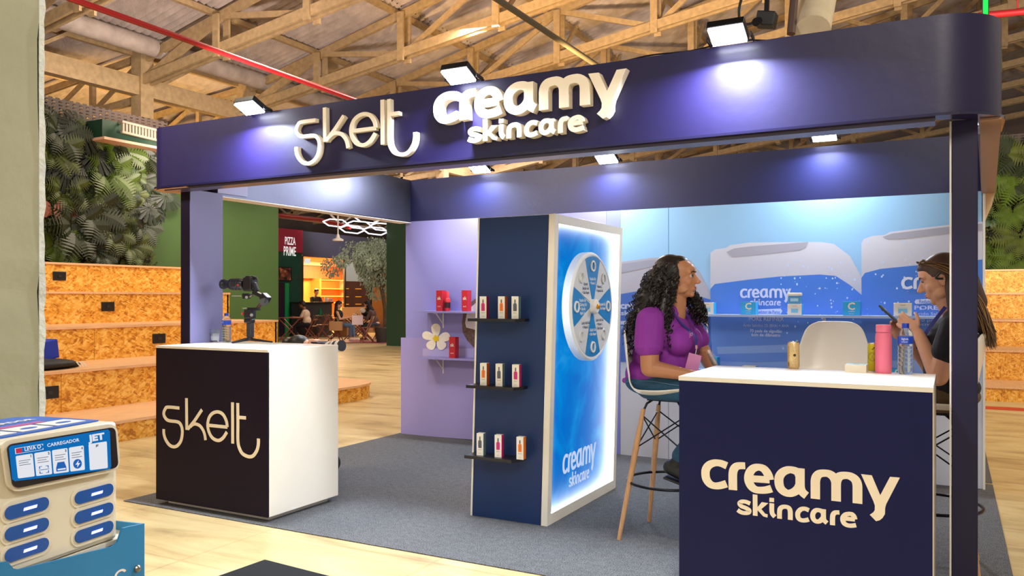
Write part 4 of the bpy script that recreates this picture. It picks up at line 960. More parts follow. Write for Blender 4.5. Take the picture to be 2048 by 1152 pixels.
for zt, items, nm in SHELVES:
    dx = .029*zt
    sh = thing('shelf', 'black board shelf on the navy column, %s of the three' % nm, 'shelf', (-2.47, 4.38, zt), 'black shelves on the column')
    MB().prism([(-2.655+dx, 4.448, zt-.018), (-2.30+dx, 4.448, zt-.018), (-2.30+dx, 4.39, zt-.018), (-2.325+dx, 4.312, zt-.018), (-2.655+dx, 4.312, zt-.018)], (0, 0, .018)).build('board', mat('shelf_black', '17171F', .35), sh)
    for (px, kd) in items:
        p = P(px, 600, Y=4.36); nmk = {'mag': ('magenta', PKD if nm == 'top' else PK, PK), 'org': ('orange', ORD if nm != 'bottom' else OR, OR), 'teal': ('grey teal', TL, GREYT)}[kd]
        carton(p.x+.002, 4.372, zt, .045, .04, .135, nmk[1], nmk[2], 'slim white carton with %s side, on the %s black shelf of the column' % (nmk[0], nm), 'serum cartons on the black shelves', {'mag': 8, 'org': 4, 'teal': 6}[kd])
# ------------------------------------------------------------------ lilac wall shelves
LSH = mat('lilac_shelf', '9790CC', .4)
def bracket(parent, x, y, z, m):
    b_ = MB(); b_.box(x-.006, x+.006, y-.17, y, z-.008, z); b_.box(x-.006, x+.006, y-.006, y, z-.15, z); b_.bar((x, y-.13, z-.006), (x, y-.004, z-.11), .008, .008)
    b_.build('bracket', m, parent)
for py, nm in ((621, 'upper'), (713, 'lower')):
    zt = P(880, py+1, Y=YB-.1).z
    xa, xb = P(832, 600, Y=YB-.2).x, -2.9
    sh = thing('shelf', 'lilac board shelf on the lilac wall, the %s one' % nm, 'shelf', ((xa+xb)/2, YB-.1, zt)); MB().box(xa, xb, YB-.2, YB-.002, zt-.018, zt).build('board', LSH, sh); bracket(sh, P(887, 600, Y=YB).x, YB-.002, zt-.018, WHITEM)
def red_carton(px, zt, label, hh=.20, w=.068):
    p = P(px, 600, Y=YB-.12); t = thing('product_carton', label, 'box', (p.x, YB-.12, zt), 'red cartons on the lilac shelves')
    x, y = p.x, YB-.12
    MB().box(x-w/2, x+w/2, y-w/2, y+w/2, zt, zt+hh).build('carton', RD, t, bevel=.001)
    tm = MB(); text_mb(tm, 'sk', .045, (x, y-w/2-.001, zt+hh*.55), (1, 0, 0), (0, 0, 1), 'CENTER', bold=.001); text_mb(tm, 'skelt', .02, (x, y-w/2-.001, zt+hh*.2), (1, 0, 0), (0, 0, 1), 'CENTER'); tm.build('lettering', CARD, t, fix=False)
zu = P(880, 622, Y=YB-.1).z; zl = P(880, 714, Y=YB-.1).z
red_carton(882, zu, 'red carton at the left end of the upper lilac shelf'); red_carton(933, zu, 'red carton beside the coconut print on the upper lilac shelf'); red_carton(908, zl, 'red carton alone on the lower lilac shelf')
p = P(895, 600, Y=YB-.12); t = thing('spray_bottle', 'slender red spray bottle next to the red carton on the upper lilac shelf', 'bottle', (p.x, YB-.12, zu))
MB().lathe((p.x, YB-.12, zu), [(.026, 0), (.028, .01), (.028, .11), (.02, .125), (.014, .13)], 20).build('bottle', RD, t, smooth=True); MB().lathe((p.x, YB-.12, zu+.128), [(.016, 0), (.016, .055), (.013, .06), (.001, .06)], 16).build('cap', mat('cap_red', 'E03038', .3), t, smooth=True)
MB().lathe((p.x, YB-.12, zu+.03), [(.0286, 0), (.0286, .055)], 20).build('label', mat('label_dark', '3A1420', .5), t, smooth=True)

# ------------------------------------------------------------------ shelves and cartons on the blue wall
BSH = mat('blue_white_shelf', 'A9BCE6', .35); CY = mat('carton_cyan', '28A6DC', .45)
zt1 = P(1600, 630, Y=YB-.15).z; zt2 = .80
for zt, nm in ((zt1, 'upper'), (zt2, 'lower')):
    xa, xb = P(1393, 600, Y=YB-.2).x, -.02
    sh = thing('shelf', 'long pale blue shelf on the printed blue wall, the %s one' % nm, 'shelf', ((xa+xb)/2, YB-.1, zt)); MB().box(xa, xb, YB-.22, YB-.013, zt-.018, zt).build('board', BSH, sh)
    for px in (1415, 1650, 1880): bracket(sh, P(px, 600, Y=YB-.013).x, YB-.013, zt-.018, WHITEM)
def sq_carton(px, z, w, h, kind, label, y=YB-.13, grp='cream cartons on the blue shelves'):
    p = P(px, 600, Y=y); x = p.x; t = thing('product_carton', label, 'box', (x, y, z), grp)
    m = MB(); m.box(x-w/2, x+w/2, y-.045, y+.045, z, z+h); m.m = [1, 0, 0, 1, 0, 1] if kind == 'w' else [0]*6
    m.build('carton', [CARD, CY] if kind == 'w' else [CY], t, bevel=.001)
    tm = MB(); yf = y-.0465
    if kind == 'c': text_mb(tm, 'C', h*.72, (x, yf, z+h*.42), (1, 0, 0), (0, 0, 1), 'CENTER', bold=.002); text_mb(tm, 'creamy', h*.15, (x, yf, z+h*.26), (1, 0, 0), (0, 0, 1), 'CENTER'); text_mb(tm, 'skincare', h*.1, (x, yf, z+h*.1), (1, 0, 0), (0, 0, 1), 'CENTER'); tm.build('lettering', CARD, t, fix=False)
    else:
        MB().box(x-w*.25, x+w*.25, yf-.0004, yf, z+h*.2, z+h*.55).build('printed_jar', mat('print_jar', '7CC0DC', .5), t); MB().box(x-w*.27, x+w*.27, yf-.0005, yf, z+h*.56, z+h*.66).build('printed_jar_lid', mat('print_jar_lid', 'C8D4D8', .5), t)
        text_mb(tm, 'creamy', h*.13, (x, yf, z+h*.8), (1, 0, 0), (0, 0, 1), 'CENTER'); tm.build('lettering', GREYT, t, fix=False)
sq_carton(1417, zt1, .105, .095, 'w', 'white and cyan carton on the upper blue shelf, nearest the seated woman in purple')
sq_carton(1499, zt1, .115, .10, 'c', 'cyan carton marked with a C under the printed logo on the upper blue shelf')
sq_carton(1591, zt1, .105, .085, 'w', 'white carton with a jar standing on top of it, on the upper blue shelf')
sq_carton(1704, zt1, .12, .105, 'c', 'cyan carton marked with a C between the two printed containers on the upper blue shelf')
sq_carton(1806, zt1, .12, .095, 'w', 'white and cyan carton behind the phone on the upper blue shelf')
sq_carton(1425, zt2, .10, .10, 'c', 'cyan carton low behind the arm of the seated woman in purple', grp='cartons on the lower blue shelf')
sq_carton(1500, zt2, .105, .04, 'w', 'low white and cyan carton on the lower blue shelf beside the empty chair', grp='cartons on the lower blue shelf')
sq_carton(1602, zt2, .10, .14, 'w', 'white and teal carton on the lower shelf, just right of the gold can', grp='cartons on the lower blue shelf')
sq_carton(1795, zt2, .10, .06, 'c', 'cyan carton on the lower shelf behind the water bottle', grp='cartons on the lower blue shelf')
p = P(1590, 600, Y=YB-.13); t = thing('cream_jar', 'blue glass cream jar with white lid on top of the white carton', 'jar', (p.x, YB-.13, zt1+.085))
MB().obox((p.x, YB-.13, zt1+.085+.031), (.096, .06, .062)).build('jar', mat('jar_blue', '66B4E0', .15, trans=.3), t, bevel=.008); MB().obox((p.x, YB-.13, zt1+.085+.075), (.1, .064, .024)).build('lid', WHITE, t, bevel=.004)
MB().box(p.x-.03, p.x+.03, YB-.1612, YB-.1605, zt1+.105, zt1+.13).build('label', mat('jar_label', 'A8D4EC', .5), t)

# ------------------------------------------------------------------ bar stools with shell seats
WOOD = mat('beech_leg', 'C29468', .45, var=.15, vs=6, stretch=(20, 20, 2)); SHELL = mat('shell_white', 'EDE8DC', .3)
PROF = [(.225, -.012), (.20, .004), (.14, .004), (.05, -.008), (-.04, -.014), (-.11, -.008), (-.165, .02), (-.20, .07), (-.218, .13), (-.232, .20), (-.245, .27), (-.255, .33), (-.260, .365), (-.262, .385)]
HW = [.165, .195, .215, .225, .23, .232, .234, .232, .226, .214, .198, .175, .145, .10]
def stool(label, x, y, rz_, seat=.815, spl=.245):
    t = thing('bar_stool', label, 'stool', (0, 0, 0)); m = MB(); vs = []; fs = []; n = 14
    pr = smooth_pts([Vector(p) for p in PROF], 3); hw = [v.y for v in smooth_pts([Vector((i, h)) for i, h in enumerate(HW)], 3)]
    for i, p in enumerate(pr):
        tt = i/(len(pr)-1)
        for k in range(n+1):
            s_ = k/n*2-1; side = abs(s_)**2.6
            up = .055*side*(1-min(1, max(0, (tt-.35)/.3))); fw = .06*side*min(1, max(0, (tt-.3)/.3))*(1-.5*max(0, tt-.8)/.2)
            vs.append((p.x+fw, s_*hw[i], p.y+up+seat))
    for i in range(len(pr)-1):
        for k in range(n): a = i*(n+1)+k; fs.append((a, a+1, a+n+2, a+n+1))
    m.add(vs, fs); o = m.build('shell_seat', SHELL, t, smooth=True); s_ = o.modifiers.new('s', 'SOLIDIFY'); s_.thickness = .009; s_.offset = -1
    s_ = o.modifiers.new('b', 'SUBSURF'); s_.levels = s_.render_levels = 1
    tops = []
    for sx in (-1, 1):
        for sy in (-1, 1):
            a = Vector((sx*.115-.0, sy*.115, seat-.075)); b_ = Vector((sx*spl*.9, sy*spl*.9, 0)); tops.append((a, b_))
            m = MB(); m.tube([a, a.lerp(b_, .3), b_], [.0125, .018, .0115], 14); lg = m.build('leg', WOOD, t, smooth=True)
            m = MB(); c1 = a.lerp(b_, .03); m.tube([c1+Vector((0, 0, .0)), Vector((sx*.10, sy*.10, seat-.045)), Vector((sx*.07, sy*.07, seat-.022))], .007, 8); m.build('bracket', BLACKM, lg, smooth=True)
            for q in (.06, .27): c2 = a.lerp(b_, q); MB().ell(c2+Vector((-sx*0, -sy*.016, 0)), .006, seg=8, rings=6).build('bolt', CHROME, lg)
    m = MB()
    for i, j in ((0, 1), (1, 3), (3, 2), (2, 0)):
        A, B = tops[i], tops[j]
        m.tube([A[0].lerp(A[1], .05), B[0].lerp(B[1], .30)], .0042, 6); m.tube([B[0].lerp(B[1], .05), A[0].lerp(A[1], .30)], .0042, 6)
    m.build('wire_struts', BLACKM, t)
    q = (seat-.075-.32)/(seat-.075); rr = (.115+(spl*.9-.115)*q)*math.sqrt(2)-.004
    MB().tube([(rr*math.cos(a), rr*math.sin(a), .32) for a in [2*math.pi*i/40 for i in range(41)]], .008, 8, cap=False).build('foot_ring', BLACKM, t, smooth=True)
    MB().box(-.1, .1, -.1, .1, seat-.028, seat-.02).build('seat_plate', BLACKM, t)
    t.location = (x, y, .006); t.rotation_euler.z = rz_; return t
W1 = (-1.43, 4.60); W2 = (-.10, 4.72)
stool('white shell bar stool with beech legs under the woman in purple', W1[0], W1[1], R(-4))
stool('white shell bar stool under the woman in black, mostly behind the post', W2[0], W2[1], R(180))
p = P(1664, 650, Y=5.45)
stool('empty white shell bar stool facing the counter, its back above the counter top', p.x, 5.35, R(-90), seat=.84)

# ------------------------------------------------------------------ things on the right counter
def on(px, py, h): return P(px, py, Z=h)
GL = mat('clear_plastic', 'F4F8FA', .04, trans=.92, ior=1.18, spec=.6)
def water_bottle(label, p, h=.215, r=.033):
    t = thing('water_bottle', label, 'bottle', p); x, y, z = p; k = h/.215
    pr = [(r*.80, 0), (r*.96, .006*k), (r, .02*k)]
    for i in range(5): pr += [(r, (.03+.018*i)*k), (r*.93, (.036+.018*i)*k), (r, (.042+.018*i)*k)]
    pr += [(r*.95, .125*k), (r*.98, .130*k), (r*.98, .160*k), (r*.9, .172*k), (r*.6, .188*k), (r*.42, .194*k), (r*.42, .199*k)]
    MB().lathe(p, pr, 24).build('bottle', GL, t, smooth=True)
    MB().lathe(p, [(r*.80, .002), (r*.93, .02*k), (r*.88, .118*k), (.001, .118*k)], 24).build('water', mat('water', 'DCEAF2', .03, trans=.95, ior=1.2), t, smooth=True)
    lb = MB().lathe((x, y, z+.129*k), [(r*1.0, 0), (r*1.01, .031*k)], 24).build('label', mat('bottle_label_blue', '1B46B4', .4), t, smooth=True)
    tm = MB(); text_mb(tm, 'água', .015*k, (x-.016, y-r*1.03, z+.146*k), (1, 0, 0), (0, 0, 1)); text_mb(tm, 'mineral', .008*k, (x-.016, y-r*1.03, z+.135*k), (1, 0, 0), (0, 0, 1)); tm.build('lettering', CARD, lb, fix=False)
    MB().lathe((x, y, z+.195*k), [(r*.47, 0), (r*.47, .018*k), (r*.44, .02*k), (.001, .02*k)], 20).build('cap', mat('cap_blue', '1638A8', .4), t, smooth=True)
def can(label, p, m, h=.135, r=.029, deco=None):
    t = thing('drink_can', label, 'can', p); x, y, z = p
    MB().lathe(p, [(r*.75, 0), (r*.9, .004), (r, .012), (r, h-.014), (r*.86, h-.004)], 28).build('can_body', m, t, smooth=True)
    MB().lathe((x, y, z+h-.006), [(r*.88, 0), (r*.90, .005), (r*.84, .006), (r*.8, .002), (.001, .002)], 24).build('lid', CHROME, t, smooth=True)
    MB().obox((x-.003, y-.005, z+h-.001), (.012, .018, .0015)).build('pull_tab', CHROME, t)
    return t
GOLDC = mat('can_cream_gold', 'DBBE84', .3, metal=.25); YEL = mat('can_yellow', 'CDBB18', .35, metal=.2); INK = mat('ink_dark', '2E2620', .5)
def curved(tm, p, r, z, pts):
    """decoration wrapped on a can: pts list of polygons in (arc, height)"""
    for poly in pts: tm.add([(p[0]+r*math.sin(a/r+phi0), p[1]-r*math.cos(a/r+phi0), p[2]+h) for a, h in poly], [tuple(range(len(poly)))])
phi0 = 0
c1 = on(1587, 737, HR); t = can('cream gold drink can on the right counter, leftmost item', c1, GOLDC)
tm = MB(); phi0 = .35; disk = lambda cx, cy, r_, n=14: [(cx+r_*math.cos(6.283*i/n), cy+r_*math.sin(6.283*i/n)) for i in range(n)]
curved(tm, c1, .0294, 0, [disk(0, .068, .007), [(-.008, .112), (.006, .112), (.006, .1135), (-.008, .1135)], [(-.008, .104), (.005, .104), (.005, .1055), (-.008, .1055)], [(-.008, .092), (.009, .092), (.009, .094), (-.008, .094)], [(-.008, .0865), (.009, .0865), (.009, .088), (-.008, .088)], [(-.009, .02), (.004, .02), (.004, .0215), (-.009, .0215)], [(-.009, .0145), (.013, .0145), (.013, .016), (-.009, .016)]])
for (cy_) in (.040, .053):
    for i in range(14):
        a0, a1 = 6.283*i/14, 6.283*(i+.8)/14; curved(tm, c1, .0294, 0, [[(.0065*math.cos(a0), cy_+.0065*math.sin(a0)), (.0065*math.cos(a1), cy_+.0065*math.sin(a1)), (.0058*math.cos(a1), cy_+.0058*math.sin(a1)), (.0058*math.cos(a0), cy_+.0058*math.sin(a0))]])
phi0 = -.75
curved(tm, c1, .0294, 0, [[(-.004+.0016*i, .012), (-.0032+.0016*i, .012), (-.0032+.0016*i, .032), (-.004+.0016*i, .032)] for i in range(6)])
for i in range(9): curved(tm, c1, .0294, 0, [[(-.004, .05+.007*i), (.003+.001*(i % 3), .05+.007*i), (.003+.001*(i % 3), .0515+.007*i), (-.004, .0515+.007*i)]])
tm.build('printing', INK, t, fix=False)
c2 = on(1747, 742, HR); t = can('yellow drink can with a lemon slice drawing, behind the pink flask', c2, YEL, h=.137, r=.027)
tm = MB(); phi0 = -.15
for rr_, w_ in ((.021, .0014), (.0165, .0009)):
    for i in range(24):
        a0, a1 = 6.283*i/24, 6.283*(i+1)/24; curved(tm, c2, .0274, 0, [[(rr_*math.cos(a0), .070+rr_*math.sin(a0)), (rr_*math.cos(a1), .070+rr_*math.sin(a1)), ((rr_-w_)*math.cos(a1), .070+(rr_-w_)*math.sin(a1)), ((rr_-w_)*math.cos(a0), .070+(rr_-w_)*math.sin(a0))]])
for i in range(6):
    a0 = 6.283*i/6; ux, uy = math.cos(a0), math.sin(a0); curved(tm, c2, .0274, 0, [[(.002*ux-.0006*uy, .07+.002*uy+.0006*ux), (.016*ux-.0006*uy, .07+.016*uy+.0006*ux), (.016*ux+.0006*uy, .07+.016*uy-.0006*ux), (.002*ux+.0006*uy, .07+.002*uy-.0006*ux)]])
curved(tm, c2, .0274, 0, [[(-.004, .104), (.008, .104), (.005, .11), (0, .108)], disk(.008, .113, .0035, 8)])
tm.build('printing', INK, t, fix=False)
c3 = on(1767, 746, HR); t = thing('flask', 'coral pink matte metal flask in the middle of the counter items', 'bottle', c3); PKM = mat('flask_pink', 'E8718A', .45)
MB().lathe(c3, [(.033, 0), (.0355, .003), (.036, .02), (.036, .165), (.0335, .185), (.0325, .190)], 32).build('body', PKM, t, smooth=True); MB().lathe(c3+Vector((0, 0, .192)), [(.0325, 0), (.0335, .002), (.0335, .030), (.031, .035), (.001, .036)], 32).build('cap', PKM, t, smooth=True)
water_bottle('clear water bottle with blue cap at the right end of the counter items', on(1811, 748, HR), .235, .0335)
c5 = on(1711, 745, HR); t = thing('gift_box', 'small flat cream box with pale blue lid print in front of the empty stool', 'box', c5)
x, y, z = c5; MB().box(x-.047, x+.047, y, y+.095, z, z+.036).build('box', mat('box_cream', 'E8DCC4', .5), t, bevel=.001); MB().box(x-.043, x+.043, y+.01, y+.088, z+.036, z+.0368).build('lid_print', mat('lid_aqua', '9CCED8', .5), t)
MB().box(x-.014, x+.014, y+.035, y+.06, z+.0368, z+.0373).build('lid_badge', mat('lid_badge', '78B0C4', .5), t)

# ------------------------------------------------------------------ things on the left counter
water_bottle('clear water bottle with blue cap beside the plastic cup on the left counter', on(453, 684, HL), .208, .033)
c = on(430, 684, HL); t = thing('plastic_cup', 'clear disposable plastic cup with white print on the left counter', 'cup', c)
MB().lathe(c, [(.001, .001), (.024, .001), (.026, .004), (.034, .088), (.036, .09), (.035, .086), (.0255, .006)], 24).build('cup', GL, t, smooth=True)
MB().lathe(c+Vector((0, 0, .012)), [(.0275, 0), (.0315, .05)], 20).build('label', mat('cup_print', 'CFD6E0', .5), t, smooth=True)
tm = MB(); text_mb(tm, '51', .03, c+Vector((.0, -.0335, .045)), (1, 0, 0), (0, 0, 1), 'CENTER'); tm.build('lettering', GREYT, t, fix=False)
for i, (px, py, rot, lab) in enumerate(((575, 691, 8, 'printed paper sheet lying behind the gimbal on the left counter'), (545, 693, -6, 'second printed sheet lying slightly under the first on the left counter'))):
    c = on(px, py, HL); t = thing('paper_sheet', lab, 'paper', c+Vector((0, 0, .0012*(2-i)))); M = Matrix.Rotation(R(rot), 3, 'Z')
    MB().obox(c+Vector((0, 0, .0012*(2-i))), (.21, .15, .0008), M).build('sheet', mat('paper', 'EEF0F4', .6), t)
    for k in range(7): MB().obox(c+M @ Vector((-.02+.01*(k % 3), -.055+.018*k, 0))+Vector((0, 0, .0012*(2-i)+.0006)), (.15-.02*(k % 3), .003, .0003), M).build('text_line', mat('ink_blue', '6A7098', .5), t)
# gimbal stabiliser with camera
gc = on(500, 686, HL); YG = gc.y
def G(px, py, dy=0): return P(px, py, Y=YG+dy)
gim = thing('camera_gimbal', 'black handheld gimbal stabiliser standing on its small tripod on the left counter', 'gimbal', gc)
m = MB()
for (px, py, dy) in ((463, 686, -.02), (545, 685, .03)):
    MB().tube([G(496, 678), G(px, py, dy)+Vector((0, 0, 0.004))], [.012, .005], 8).build('tripod_leg', BLACK, gim, smooth=True)
MB().tube([G(497, 678), Vector((G(486, 690).x, YG-.10, HL+.006))], [.012, .007], 8).build('tripod_leg', BLACK, gim, smooth=True)
MB().tube([G(500, 682)+Vector((0, 0, .004)), G(500, 674)], [.02, .02], 16).build('base_collar', BLACK, gim, smooth=True)
MB().obox(G(500.5, 660), (.046, .036, .105)).build('grip', mat('grip_rubber', '26262A', .6), gim, bevel=.008)
MB().obox(G(499, 641.5), (.072, .044, .03)).build('grip_head', BLACK, gim, bevel=.008)
MB().obox(G(500, 628), (.070, .05, .062)).build('control_module', BLACK, gim, bevel=.006)
MB().obox(G(489, 627), (.012, .052, .018)).build('orange_button', mat('orange_rubber', 'B8402C', .5), gim, bevel=.003); MB().cyl(G(503, 630, -.022), G(503, 630, -.034), .011).build('dial', CHROME, gim, smooth=True)
MB().obox(G(492, 616.5), (.03, .04, .006)).build('plate_silver', mat('silver_grey', 'B8B8A8', .4, metal=.4), gim, bevel=.001)
MB().bar(G(497, 618), G(518, 618), .03, .022).build('pan_arm', BLACK, gim, bevel=.003)
MB().bar(G(514, 618), G(526, 602), .022, .016).build('tilt_arm', mat('arm_dark_red', '4A2426', .4), gim, bevel=.003)
MB().tube([G(528, 604, -.025), G(530, 596, .03)], [.030, .030], 18).build('roll_motor', BLACK, gim, smooth=True); MB().obox(G(531, 596), (.062, .05, .05), Matrix.Rotation(R(35), 3, 'Y')).build('motor_block', BLACK, gim, bevel=.006)
MB().bar(G(507, 584), G(528, 594), .03, .028).build('upper_arm', BLACK, gim, bevel=.004)
MB().obox(G(495, 590), (.055, .05, .022)).build('camera_plate', BLACK, gim, bevel=.003); MB().obox(G(493, 595), (.05, .03, .018)).build('slide_rail', BLACK, gim, bevel=.002)
MB().tube([G(464, 592), G(482, 592)], .0035, 8).build('rail_rod', mat('silver_grey', 'B8B8A8'), gim, smooth=True); MB().cyl(G(493, 594.5, -.015), G(493, 594.5, -.03), .010).build('lock_knob', CHROME, gim, smooth=True); MB().bar(G(499, 594, -.02), G(504, 590, -.02), .008, .006).build('lever', CHROME, gim)
cm_ = thing('camera', 'black camera with long zoom lens mounted on the gimbal, pointing left', 'camera', G(490, 580))
MB().obox(G(500.5, 568.5), (.085, .07, .098)).build('camera_body', BLACK, cm_, bevel=.012); MB().obox(G(500, 555), (.05, .05, .022)).build('viewfinder_hump', BLACK, cm_, bevel=.008); MB().obox(G(511, 574, -.02), (.03, .03, .07), Matrix.Rotation(R(-30), 3, 'Y')).build('hand_grip', BLACK, cm_, bevel=.008)
MB().obox(G(508, 555), (.05, .02, .02), Matrix.Rotation(R(12), 3, 'Y')).build('eyecup', BLACK, cm_, bevel=.007)
m = MB(); ax_ = (G(448, 568)-G(488, 568)); q = lambda f: G(488, 568.5)+ax_*f
m.tube([q(-.05), q(.0), q(.02), q(.60), q(.62), q(.66), q(.68), q(.96), q(.98)], [.036, .038, .040, .042, .036, .034, .031, .031, .034], 28).build('lens_barrel', mat('lens_black', '1C1C20', .3), cm_, smooth=True)
MB().tube([q(.98), q(1.06)], [.036, .036], 28).build('lens_hood', mat('lens_ring', '50545A', .2, metal=.7), cm_, smooth=True)
for f, rr_ in ((.15, .0425), (.3, .0428), (.45, .0428)): MB().tube([q(f), q(f+.06)], [rr_, rr_], 28).build('focus_ring', mat('ring_rubber', '303036', .7), cm_, smooth=True)
tm = MB(); MB().obox(q(.08)+Vector((0, -.04, -.006)), (.02, .003, .012)).build('red_badge', mat('badge_red', 'A83A30', .5), cm_)

# ------------------------------------------------------------------ charging station on its blue stand (left foreground)
an = R(9.4); JA = Vector((-math.sin(an), math.cos(an), 0)); JN = Vector((math.cos(an), math.sin(an), 0)); J0 = P(241, 940, D=2.15); J0.z = 0
def PJ(px, py, d=0):
    u = (px-1024)/F; v = (HZ-py)/F; r = Vector((-SN+u*CS, CS+u*SN, v)); o = Vector((0, 0, EYE)); q = J0+JN*d
    return o+r*((q-o).dot(JN)/r.dot(JN))
def JJ(s, d, z): return Vector((J0.x, J0.y, 0))-JA*s+JN*d+Vector((0, 0, z))
zt_, zb_ = PJ(241, 843).z, PJ(241, 1075).z
jet = thing('charging_station', 'white power bank charging station with blue screen and six glowing slots', 'charging station', JJ(.2, -.15, zb_))
WJ = .46; DJ = .32
CW = mat('station_white', 'DED3B8', .4, var=.03)
m = MB(); m.prism([JJ(.0, -.02, zb_), JJ(.012, 0, zb_), JJ(WJ-.012, 0, zb_), JJ(WJ, -.02, zb_), JJ(WJ, -DJ, zb_), JJ(0, -DJ, zb_)], (0, 0, zt_-zb_)).build('case', CW, jet, bevel=.012)
# blue top plate with print
bl = mat('station_blue', '2D62B8', .4)
def top(s, d, h=.001): return JJ(s, d, zt_+h)
tp = MB().prism([top(.018, -.055), top(WJ-.02, -.055), top(WJ-.02, -DJ+.01), top(.055, -DJ+.01), top(.018, -DJ+.06)], (0, 0, .003)).build('top_plate', bl, jet)
for k in range(4):
    s0 = .045+.1*k; c_ = MB().prism([top(s0, -.07, .0045), top(s0+.085, -.07, .0045), top(s0+.085, -.145, .0045), top(s0, -.145, .0045)], (0, 0, .0012)).build('instruction_card', CARD, tp)
    tm = MB(); text_mb(tm, ['Conecte o cabo', 'Retire a bateria', 'Escaneie o código', 'Baixe o aplicativo'][k], .0105, top(s0+.08, -.13, .0062), JA, -JN*1.0, bold=.0003); tm.build('lettering', GREYT, c_, fix=False) if False else None
    if k < 3: MB().prism([top(s0+.042+.022*math.cos(a), -.1+.012*math.sin(a), .0058) for a in [6.28*i/12 for i in range(12)]], (0, 0, .0006)).build('printed_icon', bl, tp)
MB().prism([top(.09, -.155, .0045), top(WJ-.03, -.155, .0045), top(WJ-.03, -.18, .0045), top(.09, -.18, .0045)], (0, 0, .0008)).build('pink_band', mat('station_pink', 'B0508C', .5), tp)
tm = MB(); text_mb(tm, 'O CARREGADOR', .034, top(.33, -.215, .0052), JA, -JN, bold=.0012); text_mb(tm, 'JET', .06, top(.42, -.258, .0052), JA*1.3, -JN, bold=.002); tm.build('lettering', CARD, tp, fix=False)
# screen surround (tilted), bezel and display
c4 = [PJ(*q, d=.006) for q in ((8, 889), (224.6, 853.5), (231, 934), (21, 977))]
def quad(c4, u, v): return c4[3].lerp(c4[2], u).lerp(c4[0].lerp(c4[1], u), v)
def rquad(c4, r=.06, g=0, h=None):
    h = h or r*2.6; out = []
    for cu_, cv, a0 in ((1-r, 1-h, 0), (r, 1-h, 90), (r, h, 180), (1-r, h, 270)):
        for i in range(5): a = R(a0+22.5*i); out.append(quad(c4, cu_+(r+g)*math.cos(a), cv+(h+g*2.6)*math.sin(a)))
    return out
MB().prism(rquad(c4, .06, .035), JN*.006).build('screen_surround', CW, jet)
sc = MB().prism([p+JN*.006 for p in rquad(c4, .05)], JN*.004).build('screen_bezel', mat('bezel', '1E1A20', .2), jet)
d4 = [PJ(*q, d=.0165) for q in ((17, 892.5), (219, 858), (222, 938), (25, 963))]
MB().prism([quad(d4, u_, v_) for u_, v_ in ((.02, 0), (.98, 0), (1, .06), (1, .94), (.98, 1), (.02, 1), (0, .94), (0, .06))], JN*.0012).build('display', emitm('display_blue', '1478C8', .8), sc)
DW = emitm('display_white', 'E8EAF0', .95); DB = emitm('display_icon', '2E6CC4', .8); DR = emitm('display_red', 'D83A5A', .8); DK = emitm('display_ink', '7A7F8C', .7)
e4 = [p+JN*.0022 for p in d4]; axd = (e4[1]-e4[0]); azd = (e4[0]-e4[3]); lx, lz = axd.length, azd.length; axd.normalize(); azd.normalize()
def dtext(s, u, v, size, m, nm='lettering', bold=.0006, maxw=None, al='LEFT'): tm = MB(); text_mb(tm, s, size, quad(e4, u, v)+JN*.0012, axd, azd, al, bold=bold, maxw=maxw); tm.build(nm, m, sc, fix=False)
def dcard(u0, u1, v0, v1, m, nm, k=1):
    pts = []; r = .012; hh = r*2.4
    for cu_, cv, a0 in ((u1-r, v1-hh, 0), (u0+r, v1-hh, 90), (u0+r, v0+hh, 180), (u1-r, v0+hh, 270)):
        for i in range(4): a = R(a0+30*i); pts.append(quad(e4, cu_+r*math.cos(a), cv+hh*math.sin(a))+JN*.0006*(k-1))
    MB().prism(pts, JN*.0005).build(nm, m, sc)
dtext('JET', .765, .775, .0225, DW, bold=.0012, maxw=lx*.18); dtext('LEVA O', .125, .80, .0125, DW, bold=.0003, maxw=lx*.15); dtext('CARREGADOR', .335, .81, .0115, DW, bold=.0002, maxw=lx*.32)
dcard(.05, .105, .77, .90, DR, 'red_tag')
for (u0, u1, v0, v1) in ((.045, .30, .755, .765), (.045, .30, .905, .915), (.045, .05, .765, .905), (.295, .30, .765, .80), (.295, .30, .87, .905)):
    MB().prism([quad(e4, u_, v_) for u_, v_ in ((u0, v0), (u1, v0), (u1, v1), (u0, v1))], JN*.0006).build('battery_outline', DW, sc)
for k in range(4):
    u0 = .045+.168*k; dcard(u0, u0+.152, .07, .70, DW, 'step_card'); dtext(str(k+1), u0+.125, .61, .008, DK)
    for j in range(3): MB().prism([quad(e4, u_, v_)+JN*.001 for u_, v_ in ((u0+.02, .54-.06*j), (u0+.125-.02*(j % 2), .54-.06*j), (u0+.125-.02*(j % 2), .555-.06*j), (u0+.02, .555-.06*j))], JN*.0004).build('text_line', DK, sc)
u0 = .045+.168
for (a_x, a_y, sx_, sy_) in ((.03, .12, 1, 1), (.12, .12, -1, 1), (.03, .32, 1, -1), (.12, .32, -1, -1)):
    MB().prism([quad(e4, u0+a_x+sx_*x_, a_y+sy_*y_)+JN*.001 for x_, y_ in ((0, 0), (.028, 0), (.028, .015), (.008, .015), (.008, .065), (0, .065))], JN*.0004).build('scan_corner', DB, sc)
MB().prism([quad(e4, u_, v_)+JN*.001 for u_, v_ in ((u0+.025, .215), (u0+.125, .215), (u0+.125, .23), (u0+.025, .23))], JN*.0004).build('scan_line', DB, sc)
u0 = .045+.168*2
MB().prism([quad(e4, u0+x_, y_)+JN*.001 for x_, y_ in ((.025, .12), (.125, .12), (.125, .22), (.108, .36), (.042, .36), (.025, .22))], JN*.0004).build('station_icon', DB, sc); dtext('JET', u0+.045, .24, .0075, DW, bold=.0006)
